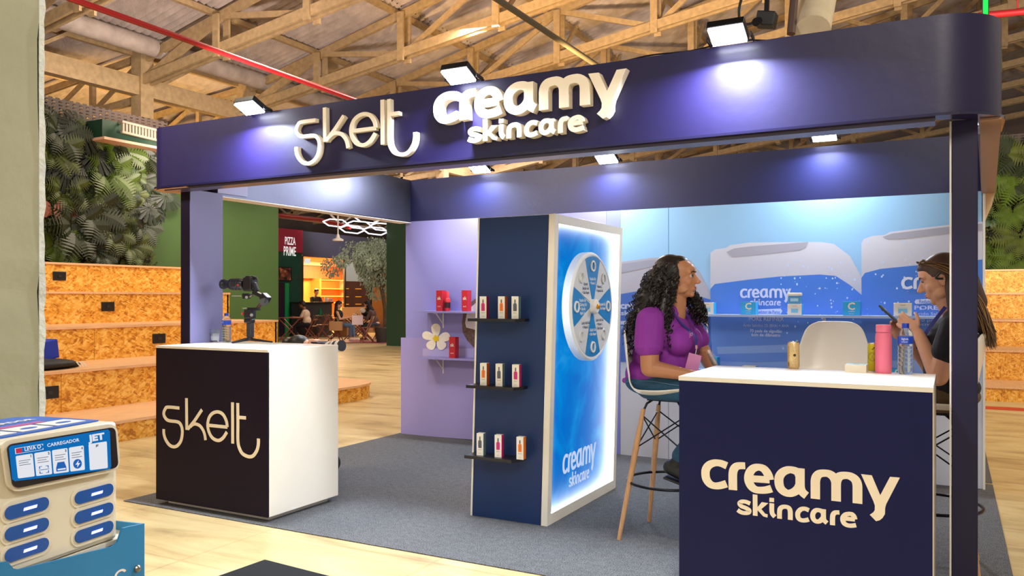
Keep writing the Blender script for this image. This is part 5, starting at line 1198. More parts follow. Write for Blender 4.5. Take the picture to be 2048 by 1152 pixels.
MB().prism([quad(e4, u0+x_, y_)+JN*.002 for x_, y_ in ((.035, .15), (.115, .15), (.115, .19), (.035, .19))], JN*.0004).build('icon_slot', DW, sc)
u0 = .045+.168*3
MB().prism([quad(e4, u0+.075+.045*math.cos(a), .25+.125*math.sin(a))+JN*.001 for a in [6.28*i/18 for i in range(18)]], JN*.0004).build('bolt_disc', DB, sc)
MB().prism([quad(e4, u0+x_, y_)+JN*.002 for x_, y_ in ((.085, .34), (.05, .235), (.072, .235), (.065, .16), (.10, .265), (.078, .265))], JN*.0004).build('bolt_icon', DW, sc)
dcard(.755, .955, .04, .71, DW, 'blank_card'); dtext('JET', .83, .62, .006, DK)
# six slots
for i, (px, py, wpx) in enumerate(((52.6, 1016, 87), (52.6, 1058, 87), (52.6, 1099, 87), (187, 987, 76), (187, 1025.5, 76), (187, 1063, 76))):
    c = PJ(px, py); a_ = PJ(px-wpx/2, py); b_ = PJ(px+wpx/2, py); hw = (Vector((b_.x, b_.y, 0))-Vector((a_.x, a_.y, 0))).length/2; rr_ = .0155; M0 = lambda s, z, d=0: c+JA*s+Vector((0, 0, z))+JN*d
    def stad(g, d): return [M0(hw+g-(rr_+g)+(rr_+g)*math.cos(R(a)), (rr_+g)*math.sin(R(a)), d) for a in range(-90, 91, 20)]+[M0(-(hw+g)+(rr_+g)+(rr_+g)*math.cos(R(a)), (rr_+g)*math.sin(R(a)), d) for a in range(90, 271, 20)]
    fr = MB().prism(stad(.010, 0), JN*.002).build('slot_surround', CW, jet)
    MB().prism(stad(0, .002), JN*.003).build('battery_slot', mat('slot_blue', '14509C', .3), jet)
    MB().prism([M0(s_, z_, .0055) for s_, z_ in ((-.012, -.0035), (.022, -.0035), (.024, .003), (-.010, .003))], JN*.0008).build('slot_led', emitm('slot_led_light', '8C90FF', 6), jet)
# stand
BS = mat('stand_blue', '1877A8', .45, var=.08, vs=5)
st_ = thing('station_stand', 'teal blue sheet stand holding the charging station', 'stand', JJ(.2, -.15, 0))
fp = [PJ(*q, d=.02) for q in ((289, 1047), (246, 1056), (242, 1066), (236, 1084), (226, 1093), (120, 1119), (38, 1139), (27, 1137), (15, 1123), (-20, 1128))]
sr = (fp[0]-JJ(0, .02, 0)).dot(JA); sl = -WJ-.06
def SJ(s, d, z): return JJ(-s, d, z)
front = fp+[SJ(sl, .02, fp[-1].z), SJ(sl, .02, 0), SJ(sr, .02, 0)]
MB().prism(front, -JN*.006).build('front_panel', BS, st_)
MB().prism([SJ(sr, .014, 0), SJ(sr, .014, fp[0].z), SJ(sr, -DJ-.03, fp[0].z), SJ(sr, -DJ-.03, 0)], -JA*.006).build('side_panel', BS, st_)
MB().prism([SJ(sl, .014, 0), SJ(sl, .014, fp[0].z-.05), SJ(sl, -DJ-.03, fp[0].z-.05), SJ(sl, -DJ-.03, 0)], JA*.006).build('side_panel', BS, st_)
MB().prism([SJ(sr-.006, -.0, zb_-.012), SJ(sr-.006, -DJ-.02, zb_-.012), SJ(sl+.01, -DJ-.02, zb_-.012), SJ(sl+.01, -.0, zb_-.012)], (0, 0, .011)).build('support_shelf', mat('shelf_cream', 'D8D0BC', .5), st_)
c = PJ(274, 1137, d=.021); MB().ell(c, (.010, .010, .010), seg=12, rings=8).build('bolt', mat('bolt_brass', '8A8478', .3, metal=.8), st_)
tm = MB(); a0 = PJ(241, 1150, d=.0212)
for i in range(9):
    a1_, a2_ = R(20+i*17), R(20+(i+1)*17); f_ = lambda a, r_: a0+JA*(r_*math.cos(a))+Vector((0, 0, r_*.7*math.sin(a)))
    tm.add([f_(a1_, .021), f_(a2_, .021), f_(a2_, .013), f_(a1_, .013)], [(0, 1, 2, 3)])
tm.build('printed_swirl', CARD, st_, fix=False)

# black table top at the lower edge
cs = [P(*q, Z=.74) for q in ((530, 1115.5), (690, 1156), (760, 1400), (250, 1400), (420, 1154))]
t = thing('table', 'black table top, only its far corner showing at the bottom edge', 'table', (cs[0].x+.1, cs[0].y-.3, 0))
A0 = cs[0]; u1 = (cs[1]-A0).normalized()*.62; u2 = (cs[4]-A0).normalized()*.62
MB().prism([A0, A0+u1, A0+u1+u2, A0+u2], (0, 0, -.03)).build('table_top', mat('table_black', '0B0C0F', .85, spec=.2), t, bevel=.01)
for q in (.08, .92):
    for r_ in (.08, .92): c = A0+u1*q+u2*r_; MB().cyl((c.x, c.y, .71), (c.x, c.y, 0), .018).build('leg', BLACKM, t)

# bag and blue packet on the bleacher
bz = .635; c = P(118, 735, X=-8.35); t = thing('bag', 'black fabric bag with pale lettering lying on the bleacher beside the pillar', 'bag', (-8.35, c.y, bz))
m = MB(); m.ell((-8.35, c.y-.25, bz+.055), (.25, .42, .06)); m.ell((-8.4, c.y-.4, bz+.10), (.2, .25, .09)); m.cap((-8.3, c.y-.1, bz+.04), .05, (-8.3, c.y+.18, bz+.03), .03)
put_mesh(remesh(m, .02, 2), 'bag_body', mat('bag_black', '1C1C20', .7), t)
tm = MB()
for y0_ in (.02, .055, .085): tm.bar((-8.085, c.y+y0_, bz+.075), (-8.09, c.y+y0_+.05, bz+.02), .006, .012)
tm.build('printed_strokes', CARD, t)
c = P(97, 716, X=-8.4); MB().obox((-8.38, c.y-.06, bz+.2), (.16, .22, .2), Euler((R(8), 0, R(10))).to_matrix()).build('gift_packet', mat('packet_blue', '1C3CB0', .4), bevel=.01, label='blue packet standing on the black bag on the bleacher', cat='packet')
# ------------------------------------------------------------------ people
def skinm(name, c): 
    m = mat(name, c, .5, var=.05, vs=9); m.node_tree.nodes['Principled BSDF'].inputs['Subsurface Weight'].default_value = .06; return m
def frame(H, up=(0, 0, 1)):
    f = Vector(H).normalized(); u = Vector(up); l = u.cross(f).normalized(); u = f.cross(l).normalized(); return f, l, u
def head_prims(m, C, f, l, u, k=1.0):
    M = Matrix((f, l, u)).transposed(); q = lambda a, b, c: C+(f*a+l*b+u*c)*k
    E = lambda a, b, c, r: m.ell(q(a, b, c), tuple(x*k for x in r), M)
    E(-.012, 0, .035, (.094, .074, .086)); E(.022, 0, -.015, (.066, .060, .085)); E(.028, 0, -.070, (.050, .046, .040)); E(.066, 0, -.094, (.017, .020, .016))
    E(.045, 0, .045, (.045, .052, .045))
    m.cap(q(.084, 0, .018), .008*k, q(.110, 0, -.022), .0115*k); E(.101, 0, -.027, (.012, .016, .009))
    for s in (-1, 1):
        E(.050, s*.036, -.022, (.028, .024, .026)); m.cap(q(.079, s*.012, .030), .009*k, q(.068, s*.044, .034), .008*k)
        E(-.004, s*.075, -.006, (.017, .008, .030)); E(.012, s*.050, -.062, (.045, .018, .026))
    E(.080, 0, -.057, (.013, .024, .018))
def face_parts(t, C, f, l, u, k=1.0, lip='A8505A', iris='2A1A12', brow='1A1210', closed=False):
    M = Matrix((f, l, u)).transposed(); q = lambda a, b, c: C+(f*a+l*b+u*c)*k
    for s in (-1, 1):
        if not closed:
            MB().ell(q(.071, s*.0305, .010), .0115*k, M, 14, 10).build('eye', mat('eye_white', 'B8AEA8', .2), t, smooth=True)
            MB().ell(q(.0805, s*.0305, .010), (.0035*k, .0068*k, .0068*k), M, 12, 8).build('iris', mat('iris_'+iris, iris, .1), t, smooth=True)
        MB().tube(smooth_pts([q(.079, s*.018, .013), q(.0845, s*.030, .0185), q(.077, s*.043, .012)], 3), .0024*k, 6).build('eyelid', mat('lash_dark', '1A1414', .5), t, smooth=True)
        MB().tube(smooth_pts([q(.088, s*.014, .033), q(.086, s*.028, .038), q(.074, s*.046, .032)], 3), [.0035*k]*4+[.0028*k, .002*k, .0015*k], 6).build('eyebrow', mat('brow_'+brow, brow, .8), t, smooth=True)
    m = MB(); m.ell(q(.0905, 0, -.0515), (.006*k, .020*k, .0045*k), M, 14, 8); m.ell(q(.0895, 0, -.0605), (.007*k, .017*k, .0055*k), M, 14, 8); m.build('lips', mat('lip_'+lip, lip, .4), t, smooth=True)
def hand_prims(m, w, d, side, nrm, curl=.35, k=1.0, spread=1.0):
    """palm along d, thumb on +side, fingers close towards nrm"""
    d = d.normalized(); side = (side-d*side.dot(d)).normalized(); nrm = d.cross(side) if d.cross(side).dot(nrm) > 0 else side.cross(d)
    M = Matrix((d, side, nrm)).transposed()
    m.ell(w+d*.045*k, (.050*k, .039*k, .016*k), M); m.ell(w+d*.055*k+side*.0*k, (.036*k, .041*k, .013*k), M); m.cap(w, .023*k, w+d*.04*k, .022*k)
    for i, (o, L_) in enumerate(((.030, .068), (.011, .077), (-.009, .071), (-.028, .056))):
        p = w+d*.082*k+side*o*k; a = 0
        dd = (d+side*(o*2.2*spread)).normalized()
        segs = (.45, .31, .24)
        for j, s in enumerate(segs):
            a += curl*(1.0 if j else .7)*(1+.12*i); v = dd*math.cos(a)+nrm*math.sin(a); q = p+v*L_*s*k
            m.cap(p, (.0092-.0008*j)*k, q, (.0085-.0009*j)*k, 10); p = q
    p = w+d*.022*k+side*.030*k; v = (side*.75+d*.65+nrm*.25).normalized(); q = p+v*.036*k; m.cap(p, .0125*k, q, .010*k, 10)
    v = (side*.25+d*.85+nrm*(.25+curl)).normalized(); q2 = q+v*.030*k; m.cap(q, .010*k, q2, .0085*k, 10); v = (d*.9+nrm*(.3+curl)).normalized(); m.cap(q2, .009*k, q2+v*.018*k, .0075*k, 10)
SK1 = skinm('skin_tan', 'B47C58'); SK2 = skinm('skin_fair', 'D6A080'); SKD = skinm('skin_brown', '8A5A3E')
HAIRB = mat('hair_black', '17110F', .45, var=.3, vs=30)

# ---- seated woman in purple
h1 = R(-4); H1 = Vector((math.cos(h1), math.sin(h1), 0)); L1 = Vector((-H1.y, H1.x, 0)); O1 = Vector((W1[0], W1[1], 0))
def w1(f, l, z): return O1+H1*f+L1*l+Vector((0, 0, z))
pa = thing('person', 'woman with long curly black hair in a purple T-shirt on a bar stool', 'person', w1(0, 0, 0))
hf, hl, hu = frame(Matrix.Rotation(R(9), 3, 'Z') @ Vector((H1.x, H1.y, 0.02)))
HC1 = w1(.062, -.01, 1.492)
m = MB(); head_prims(m, HC1, hf, hl, hu)
m.cap(w1(.03, 0, 1.28), .062, w1(.045, -.005, 1.43), .056)
m.ell(w1(-.03, 0, 1.17), (.11, .15, .14)); m.ell(w1(-.06, 0, 1.02), (.11, .14, .13)); m.ell(w1(-.09, 0, .91), (.13, .16, .09))
m.cap(w1(-.03, -.17, 1.265), .05, w1(.0, .17, 1.275), .05)
# near (right) arm, then far arm
m.cap(w1(-.04, -.20, 1.255), .062, w1(-.015, -.265, .995), .050); m.cap(w1(-.015, -.265, .995), .049, w1(.21, -.17, .955), .029)
hand_prims(m, w1(.22, -.165, .953), H1*.95+L1*.3+Vector((0, 0, -.08)), Vector((0, 0, 1))*.5+L1*.6, Vector((0, 0, -1)), .30)
m.cap(w1(.02, .19, 1.265), .058, w1(.115, .25, 1.05), .046); m.cap(w1(.115, .25, 1.05), .046, w1(.235, .10, .935), .028)
hand_prims(m, w1(.24, .095, .933), H1*.7-L1*.65+Vector((0, 0, -.12)), Vector((0, 0, 1)), Vector((0, 0, -1)), .35)
for s in (-1, 1):
    m.cap(w1(-.07, s*.10, .895), .085, w1(.40, s*.13, .865), .058); m.cap(w1(.40, s*.13, .865), .055, w1(.10, s*.12, .46), .036); m.cap(w1(.09, s*.12, .43), .034, w1(.20, s*.13, .375), .028)
put_mesh(remesh(m, .0052, 2), 'body', SK1, pa); face_parts(pa, HC1, hf, hl, hu, lip='96544A')
# T-shirt
PUR = mat('shirt_purple', '852A9A', .75, var=.10, vs=5, bump=.25, bs=9)
m = MB()
m.ell(w1(-.025, 0, 1.175), (.148, .185, .135)); m.ell(w1(-.06, 0, 1.05), (.160, .180, .14)); m.ell(w1(-.085, 0, .945), (.178, .195, .105)); m.ell(w1(.01, 0, 1.0), (.125, .155, .12))
for s in (-1, 1): m.ell(w1(.075, s*.082, 1.135), (.088, .085, .088))
m.cap(w1(-.035, -.155, 1.268), .068, w1(.0, .155, 1.278), .066); m.cap(w1(.0, -.05, 1.29), .07, w1(.01, .05, 1.30), .07)
m.cap(w1(-.04, -.20, 1.25), .080, w1(-.028, -.245, 1.125), .083); m.cap(w1(.02, .19, 1.26), .074, w1(.08, .235, 1.135), .073)
for i in range(5): a = i/4; m.cap(w1(-.24+.02*i, -.10, .90+.035*i), .016, w1(-.02, -.175, .905+.045*i), .014)   # folds at the waist
m.cap(w1(.02, -.17, 1.20), .02, w1(.12, -.10, 1.10), .018); m.cap(w1(-.14, -.13, 1.18), .02, w1(-.05, -.19, 1.08), .016)
sh = put_mesh(remesh(m, .0062, 2), 't_shirt', PUR, pa)
tm = MB(); text_mb(tm, 'jo', .04, w1(.155, -.105, 1.17), (H1*.75-L1*.45), (0, 0, 1), bold=.001); tm.build('chest_print', mat('print_pinkish', 'D39AC8', .6), pa, fix=False)
# hem and sleeve seams
def ringp(c, rad, d, n=28):
    a = d.orthogonal().normalized(); b = d.cross(a).normalized(); return [c+(a*math.cos(6.283*i/n)+b*math.sin(6.283*i/n))*rad for i in range(n+1)]
dv = (w1(-.028, -.245, 1.125)-w1(-.04, -.20, 1.25)).normalized()
MB().tube(ringp(w1(-.024, -.252, 1.085), .0735, dv), .0045, 6, cap=False).build('sleeve_hem', PUR, pa, smooth=True)
# jeans
JN_ = mat('denim_blue', '23506E', .8, var=.18, vs=14, bump=.3, bs=120)
m = MB(); m.ell(w1(-.10, 0, .895), (.165, .195, .085))
for s in (-1, 1):
    m.cap(w1(-.08, s*.10, .893), .094, w1(.40, s*.13, .868), .070); m.cap(w1(.40, s*.13, .865), .067, w1(.11, s*.12, .50), .050)
put_mesh(remesh(m, .0075, 2), 'jeans', JN_, pa)
MB().tube(smooth_pts([w1(-.20, -.165, .90), w1(-.05, -.195, .915), w1(.12, -.20, .90), w1(.35, -.195, .88)], 5), .0025, 6).build('jeans_seam', mat('denim_seam', '4A7494', .8), pa, smooth=True)
for s in (-1, 1):
    m = MB(); m.cap(w1(.05, s*.12, .43), .042, w1(.19, s*.13, .375), .036); m.cap(w1(.10, s*.12, .47), .042, w1(.07, s*.12, .43), .042); put_mesh(remesh(m, .006, 2), 'shoe', mat('shoe_black', '17181C', .5), pa)
    MB().obox(w1(.12, s*.125, .352), (.2, .08, .014), Matrix.Rotation(h1, 3, 'Z') @ Matrix.Rotation(R(14), 3, 'Y')).build('sole', BLACK, pa, bevel=.004)
# hair: volume and corkscrew curls
m = MB(); rnd = random.Random(21)
vol = [((-.030, 0, 1.535), (.100, .094, .098)), ((.018, 0, 1.577), (.064, .070, .048)), ((-.075, -.01, 1.45), (.105, .125, .13)), ((-.11, -.02, 1.36), (.115, .150, .12)), ((-.135, -.03, 1.28), (.10, .15, .09))]
for c, r_ in vol: m.ell(w1(c[0]+.03, c[1], c[2]), r_, Matrix((H1, L1, Vector((0, 0, 1)))).transposed())
vol2 = [((.012, -.080, 1.525), (.045, .022, .060)), ((.010, .080, 1.525), (.045, .022, .060)), ((.0, -.085, 1.45), (.045, .025, .06))]
for c, r_ in vol2: m.ell(w1(c[0]+.03, c[1], c[2]), r_, Matrix((H1, L1, Vector((0, 0, 1)))).transposed())
locks = [((.025, -.080, 1.47), .030, (.0, -.125, 1.30), .042), ((.0, -.125, 1.30), .042, (.045, -.145, 1.165), .022), ((.055, .085, 1.45), .022, (.11, .12, 1.36), .032), ((.11, .12, 1.36), .032, (.15, .13, 1.29), .020)]
for a, r0, b_, r1 in locks: m.cap(w1(*a), r0, w1(*b_), r1)
hair = put_mesh(remesh(m, .008, 2), 'hair', HAIRB, pa)
m = MB()
def curl(o, dirv, L_, rh, rt):
    pts = []; n = int(L_/.0042); ph = rnd.uniform(0, 6.28); cur = o.copy(); d = dirv.normalized()
    for i in range(n):
        d = (d+Vector((0, 0, -.05))).normalized(); cur = cur+d*.0042; a = d.orthogonal().normalized(); b_ = d.cross(a); w_ = rh*min(1, i/5)
        pts.append(cur+(a*math.cos(ph+i*.62)+b_*math.sin(ph+i*.62))*w_)
    if len(pts) > 3: m.tube(pts, [rt]*(len(pts)-2)+[rt*.8, rt*.4], 4)
for k in range(820):
    c, r_ = rnd.choice(vol); th = rnd.uniform(0, 6.28); z_ = rnd.uniform(-.9, 1); rr_ = math.sqrt(1-z_*z_)
    loc = (c[0]+.03+r_[0]*rr_*math.cos(th), c[1]+r_[1]*rr_*math.sin(th), c[2]+r_[2]*z_)
    if loc[0] > .075 and loc[2] < 1.60: continue
    if loc[0] > .03 and loc[2] < 1.50 and abs(loc[1]) < .07: continue
    outw = Vector((math.cos(th)*rr_, math.sin(th)*rr_, 0)); 
    if loc[2] > 1.56: outw *= .6; Lh = rnd.uniform(.05, .12)
    else: Lh = rnd.uniform(.08, .19)
    if loc[0] > 0: outw.x = min(outw.x, -.1)
    d = H1*outw.x*.7+L1*outw.y*.7+Vector((0, 0, -.75)); curl(w1(*loc), d, Lh, rnd.uniform(.006, .011), rnd.uniform(.0022, .0034))
for a, r0, b_, r1 in locks:
    for k in range(95):
        t_ = rnd.random(); c = Vector(a).lerp(Vector(b_), t_); th = rnd.uniform(0, 6.28); r_ = r0*(1-t_)+r1*t_
        r_ *= 1.15; o = w1(c.x+r_*math.cos(th), c.y+r_*math.sin(th), c.z+.03); curl(o, H1*rnd.uniform(-.2, .25)+Vector((0, 0, -1))+L1*rnd.uniform(-.2, .2), rnd.uniform(.06, .13), rnd.uniform(.006, .01), .0028)
for k in range(130):
    c, r_ = rnd.choice(vol2); th = rnd.uniform(0, 6.28); curl(w1(c[0]+.03+r_[0]*math.cos(th), c[1]*1.08+(.012 if c[1] > 0 else -.012)*rnd.random(), c[2]+r_[2]*math.sin(th)), H1*rnd.uniform(-.35, .0)+Vector((0, 0, -1)), rnd.uniform(.05, .09), .007, .0028)
for k in range(60):    # fringe over the crown towards the forehead
    th = rnd.uniform(-1.4, 1.4); o = w1(.02+.07*math.cos(th), .07*math.sin(th), 1.60-.012*abs(th)); curl(o, H1*.2*math.cos(th)+L1*math.sin(th)*.9+Vector((0, 0, -.5-.4*abs(th)))+H1*-.25, rnd.uniform(.04, .09), .006, .0026)
m.build('hair_curls', HAIRB, pa, smooth=True, kind='stuff', fix=False)
# lanyard and badge
LN = mat('lanyard_blue', '1C3390', .6)
for s, pts in ((-1, [(.03, -.075, 1.345), (.09, -.085, 1.25), (.165, -.055, 1.17), (.172, -.05, 1.115)]), (1, [(.05, .065, 1.34), (.11, .05, 1.25), (.168, -.02, 1.17), (.173, -.045, 1.115)])):
    pp = smooth_pts([w1(*q) for q in pts], 5); m = MB()
    for a, b_ in zip(pp[:-1], pp[1:]): m.bar(a, b_, .018, .002, up=H1)
    m.build('lanyard_strap', LN, pa)
MB().obox(w1(.176, -.05, 1.105), (.006, .022, .02)).build('lanyard_clip', mat('clip_gold', 'D8A890', .4), pa); MB().bar(w1(.176, -.05, 1.10), w1(.17, -.055, 1.065), .008, .004).build('lanyard_hook', CHROME, pa)
MB().obox(w1(.165, -.075, 1.015), (.072, .004, .105), (Matrix.Rotation(R(14), 3, 'Z') @ Matrix.Rotation(R(14), 3, 'Y'))).build('badge', mat('badge_pink', 'D88AC0', .4), pa, bevel=.004)
# tattooed far forearm: dark mottled patch
m = MB(); m.cap(w1(.15, .212, 1.018), .0425, w1(.205, .15, .970), .0355)
tt = mat('tattoo_ink', '7A5E4A', .6, var=.5, vs=26); m.build('forearm_tattoo', tt, pa, smooth=True)

# ---- seated woman in black behind the post
W2 = (-.10, 4.72)
for o in COL.objects:
    if o.name == 'bar_stool.001': o.location.x, o.location.y = W2
H2 = Vector((-1, 0, 0)); L2 = Vector((0, -1, 0)); O2 = Vector((W2[0], W2[1], 0))
def w2(f, l, z): return O2+H2*f+L2*l+Vector((0, 0, z))
pb = thing('person', 'woman with long straight brown hair in black T-shirt, looking at her phone', 'person', w2(0, 0, 0))
hf, hl, hu = frame(Vector((-math.cos(R(20)), 0, -math.sin(R(20)))), (0, 0, 1)); HC2 = w2(-.055, .0, 1.475)
m = MB(); head_prims(m, HC2, hf, hl, hu, 1.04)
m.cap(w2(-.115, 0, 1.26), .055, w2(-.075, 0, 1.41), .050); m.cap(w2(-.05, 0, 1.39), .035, w2(-.10, 0, 1.31), .05)
m.ell(w2(-.10, 0, 1.15), (.10, .14, .14)); m.ell(w2(-.11, 0, .98), (.10, .13, .14)); m.cap(w2(-.11, -.15, 1.24), .048, w2(-.11, .15, 1.24), .048)
m.cap(w2(-.11, .185, 1.225), .052, w2(-.045, .245, 1.0), .047); m.cap(w2(-.045, .245, 1.0), .046, w2(.045, .115, 1.20), .028)
hand_prims(m, w2(.048, .11, 1.208), Vector((-.62, .25, .45)), Vector((.2, 0, 1)), Vector((0, 1, -.1)), .42)
m.cap(w2(-.11, -.185, 1.225), .052, w2(.0, -.22, 1.01), .045); m.cap(w2(.0, -.22, 1.01), .044, w2(.10, -.06, 1.165), .028)
hand_prims(m, w2(.105, -.055, 1.17), Vector((-.55, -.35, .45)), Vector((.4, .2, .8)), Vector((0, -1, 0)), .40)
for s in (-1, 1):
    m.cap(w2(-.06, s*.09, .89), .078, w2(.34, s*.12, .87), .055); m.cap(w2(.34, s*.12, .87), .052, w2(.10, s*.11, .46), .035); m.cap(w2(.09, s*.11, .43), .033, w2(.20, s*.12, .375), .028)
put_mesh(remesh(m, .005, 2), 'body', SK2, pb); face_parts(pb, HC2, hf, hl, hu, 1.04, lip='B0605C', brow='4A3226', closed=True)
BLS = mat('shirt_black', '10131C', .8, bump=.25, bs=9)
m = MB(); m.ell(w2(-.10, 0, 1.16), (.125, .165, .13)); m.ell(w2(-.10, 0, 1.02), (.130, .160, .14)); m.ell(w2(-.09, 0, .93), (.145, .175, .08))
for s in (-1, 1): m.ell(w2(-.03, s*.075, 1.13), (.08, .078, .082)); m.cap(w2(-.11, s*.175, 1.225), .068, w2(-.085, s*.225, 1.125), .072)
m.cap(w2(-.115, -.14, 1.24), .062, w2(-.115, .14, 1.24), .062); m.cap(w2(-.12, -.04, 1.27), .062, w2(-.12, .04, 1.27), .062)
put_mesh(remesh(m, .0062, 2), 't_shirt', BLS, pb)
tm = MB()
for k in range(3):
    a = w2(-.045, .158, 1.195-.014*k); MB().tube([a, a+Vector((.018, -.004, .004)), a+Vector((.04, -.006, -.003))], .0022, 5).build('chest_stripe', CARD, pb)
OLV = mat('trousers_olive', '5E4A34', .85, var=.12, vs=12, bump=.2, bs=60)
m = MB(); m.ell(w2(-.09, 0, .885), (.145, .18, .07))
for s in (-1, 1): m.cap(w2(-.07, s*.095, .885), .082, w2(.34, s*.12, .872), .068); m.cap(w2(.34, s*.12, .87), .065, w2(.11, s*.11, .48), .048)
put_mesh(remesh(m, .0075, 2), 'trousers', OLV, pb)
for s in (-1, 1): m = MB(); m.cap(w2(.06, s*.11, .43), .042, w2(.19, s*.12, .375), .036); m.cap(w2(.10, s*.11, .46), .040, w2(.07, s*.11, .43), .042); put_mesh(remesh(m, .007, 2), 'shoe', mat('shoe_black', '17181C', .5), pb)
# lanyard
pp = smooth_pts([w2(-.075, .075, 1.335), w2(-.03, .10, 1.27), w2(.02, .115, 1.19), w2(.05, .07, 1.12)], 5); m = MB()
for a, b_ in zip(pp[:-1], pp[1:]): m.bar(a, b_, .018, .002, up=(0, -1, 0))
m.build('lanyard_strap', mat('lanyard_violet', '3A3C96', .5), pb)
# hair
HBR = mat('hair_brown', '412C20', .55, var=.3, vs=10); HBL = mat('hair_blond_strands', '86643C', .5, var=.25, vs=18)
m = MB(); M2 = Matrix((hf, hl, hu)).transposed()
m.ell(HC2+(hf*-.022+hu*.046), (.100, .084, .086), M2); m.ell(HC2+(hf*-.055+hu*-.01), (.070, .084, .085), M2); m.ell(HC2+(hf*.03+hu*.083), (.058, .062, .036), M2)
m.cap(w2(-.14, 0, 1.50), .075, w2(-.20, 0, 1.36), .062)
for s in (-1, 1): m.cap(w2(-.135, s*.05, 1.42), .050, w2(-.245, s*.05, 1.22), .030); m.cap(w2(-.10, s*.068, 1.46), .032, w2(-.115, s*.09, 1.33), .034); m.cap(w2(-.115, s*.09, 1.33), .030, w2(-.10, s*.115, 1.20), .014)
m.cap(w2(-.24, 0, 1.24), .030, w2(-.265, .0, 1.15), .014)
put_mesh(remesh(m, .007, 2), 'hair', HBR, pb)
rnd = random.Random(4); mA = MB(); mB = MB()
for k in range(420):
    a = rnd.uniform(-1.15, 1.15); b_ = rnd.uniform(-.2, .9)
    p0 = HC2+hf*(.095*math.cos(a)*.9-.01)*rnd.choice([1, .6, .2])+hl*.083*math.sin(a)+hu*(.125-.03*abs(a))
    sgn = 1 if a > 0 else -1
    p1 = HC2+hf*(-.05-.03*rnd.random())+hl*sgn*(.082+.008*rnd.random())+hu*(.03-.05*rnd.random())
    e_ = rnd.random()
    if e_ < .75:
        p2 = w2(-.19-.05*rnd.random(), sgn*(.04+.08*rnd.random()), 1.36); p3 = w2(-.255-.045*rnd.random(), sgn*rnd.uniform(.0, .11), rnd.uniform(1.12, 1.22))
    else:
        p2 = w2(-.105-.02*rnd.random(), sgn*(.105+.015*rnd.random()), 1.34); p3 = w2(-.09-.03*rnd.random(), sgn*(.125+.02*rnd.random()), rnd.uniform(1.17, 1.26))
    pts = smooth_pts([p0, p1, p2, p3], 5); (mB if rnd.random() < .38 else mA).tube(pts, [.0028]*(len(pts)-3)+[.0022, .0016, .0006], 4)
mA.build('hair_strands', HBR, pb, smooth=True, kind='stuff', fix=False); mB.build('hair_highlights', HBL, pb, smooth=True, kind='stuff', fix=False)
MB().tube(smooth_pts([HC2+hf*.07+hl*.045+hu*.10, HC2+hf*.055+hl*.055+hu*.115, HC2+hf*.035+hl*.06+hu*.112], 4), .005, 6).build('hair_clip', mat('clip_tortoise', '5A4020', .3), pb, smooth=True)
MB().tube(smooth_pts([HC2+hf*-.005+hl*.085+hu*.03, HC2+hf*.02+hl*.083+hu*.012, HC2+hf*-.01+hl*.09+hu*-.002], 4), .006, 6).build('hair_band', BLACK, pb, smooth=True)
# phone
pc = w2(.178, .02, 1.287); pf = Vector((-.70, 0, .71)).normalized(); pn = Vector((.71, 0, .70)).normalized(); Mp = Matrix((pf, Vector((0, 1, 0)), pn)).transposed()
ph = thing('phone', 'dark smartphone in a case held by the woman in black', 'phone', pc)
MB().obox(pc, (.155, .075, .011), Mp).build('case', mat('phone_case', '1E2A2C', .3), ph, bevel=.004); MB().obox(pc+pn*.006, (.146, .067, .001), Mp).build('screen', mat('phone_screen', '0E1214', .08), ph)
for k, (a, b_) in enumerate(((.05, .018), (.05, -.018), (.028, 0))): MB().cyl(pc+pf*(-a)*-1-pn*.004+Vector((0, b_, 0)), pc+pf*a-pn*.009+Vector((0, b_, 0)), .008, seg=12).build('camera_lens', mat('lens_glass', '3A4A5A', .1), ph)

# ---- crouching photographer behind the left counter
Q = P(603, 600, Y=4.80); O3 = Vector((Q.x, Q.y, 0)); h3 = R(6); H3 = Vector((math.cos(h3), math.sin(h3), 0)); L3 = Vector((-H3.y, H3.x, 0))
def w3(f, l, z): return O3+H3*f+L3*l+Vector((0, 0, z))
pd = thing('person', 'photographer in black kneeling behind the left counter, only hair, hand and knee showing', 'person', w3(0, 0, 0))
hf, hl, hu = frame(H3+Vector((0, 0, .05))); HC3 = w3(0, 0, .965)
m = MB(); head_prims(m, HC3, hf, hl, hu); m.cap(w3(-.05, 0, .77), .055, w3(-.02, 0, .90), .05)
m.ell(w3(-.10, 0, .66), (.10, .15, .15)); m.ell(w3(-.16, 0, .48), (.11, .14, .15)); m.ell(w3(-.18, 0, .36), (.12, .15, .10)); m.cap(w3(-.08, -.16, .75), .05, w3(-.08, .16, .75), .05)
for s in (-1, 1):
    m.cap(w3(-.08, s*.18, .74), .048, w3(.10, s*.22, .72), .040); m.cap(w3(.10, s*.22, .72), .040, w3(.12 if s < 0 else .2, s*.075, .945), .027)
hand_prims(m, w3(.12, -.085, .955), H3*.2+L3*.25+Vector((0, 0, .9)), H3*.8, L3, .5); hand_prims(m, w3(.20, .05, .965), H3*.8-L3*.4+Vector((0, 0, .3)), L3, Vector((0, 0, 1)), .5)
m.cap(w3(-.18, -.10, .36), .085, w3(.30, -.13, .09), .06); m.cap(w3(.30, -.13, .08), .055, w3(-.18, -.12, .06), .04); m.cap(w3(-.20, -.12, .055), .038, w3(-.30, -.12, .04), .03)
m.cap(w3(-.18, .10, .36), .085, w3(.16, .16, .09), .06); m.cap(w3(.16, .16, .08), .055, w3(-.24, .14, .06), .04); m.cap(w3(-.26, .14, .055), .038, w3(-.36, .14, .04), .03)
put_mesh(remesh(m, .0065, 2), 'body', SK2, pd); face_parts(pd, HC3, hf, hl, hu)
BKT = mat('clothes_black', '0E0F14', .8, bump=.2, bs=12)
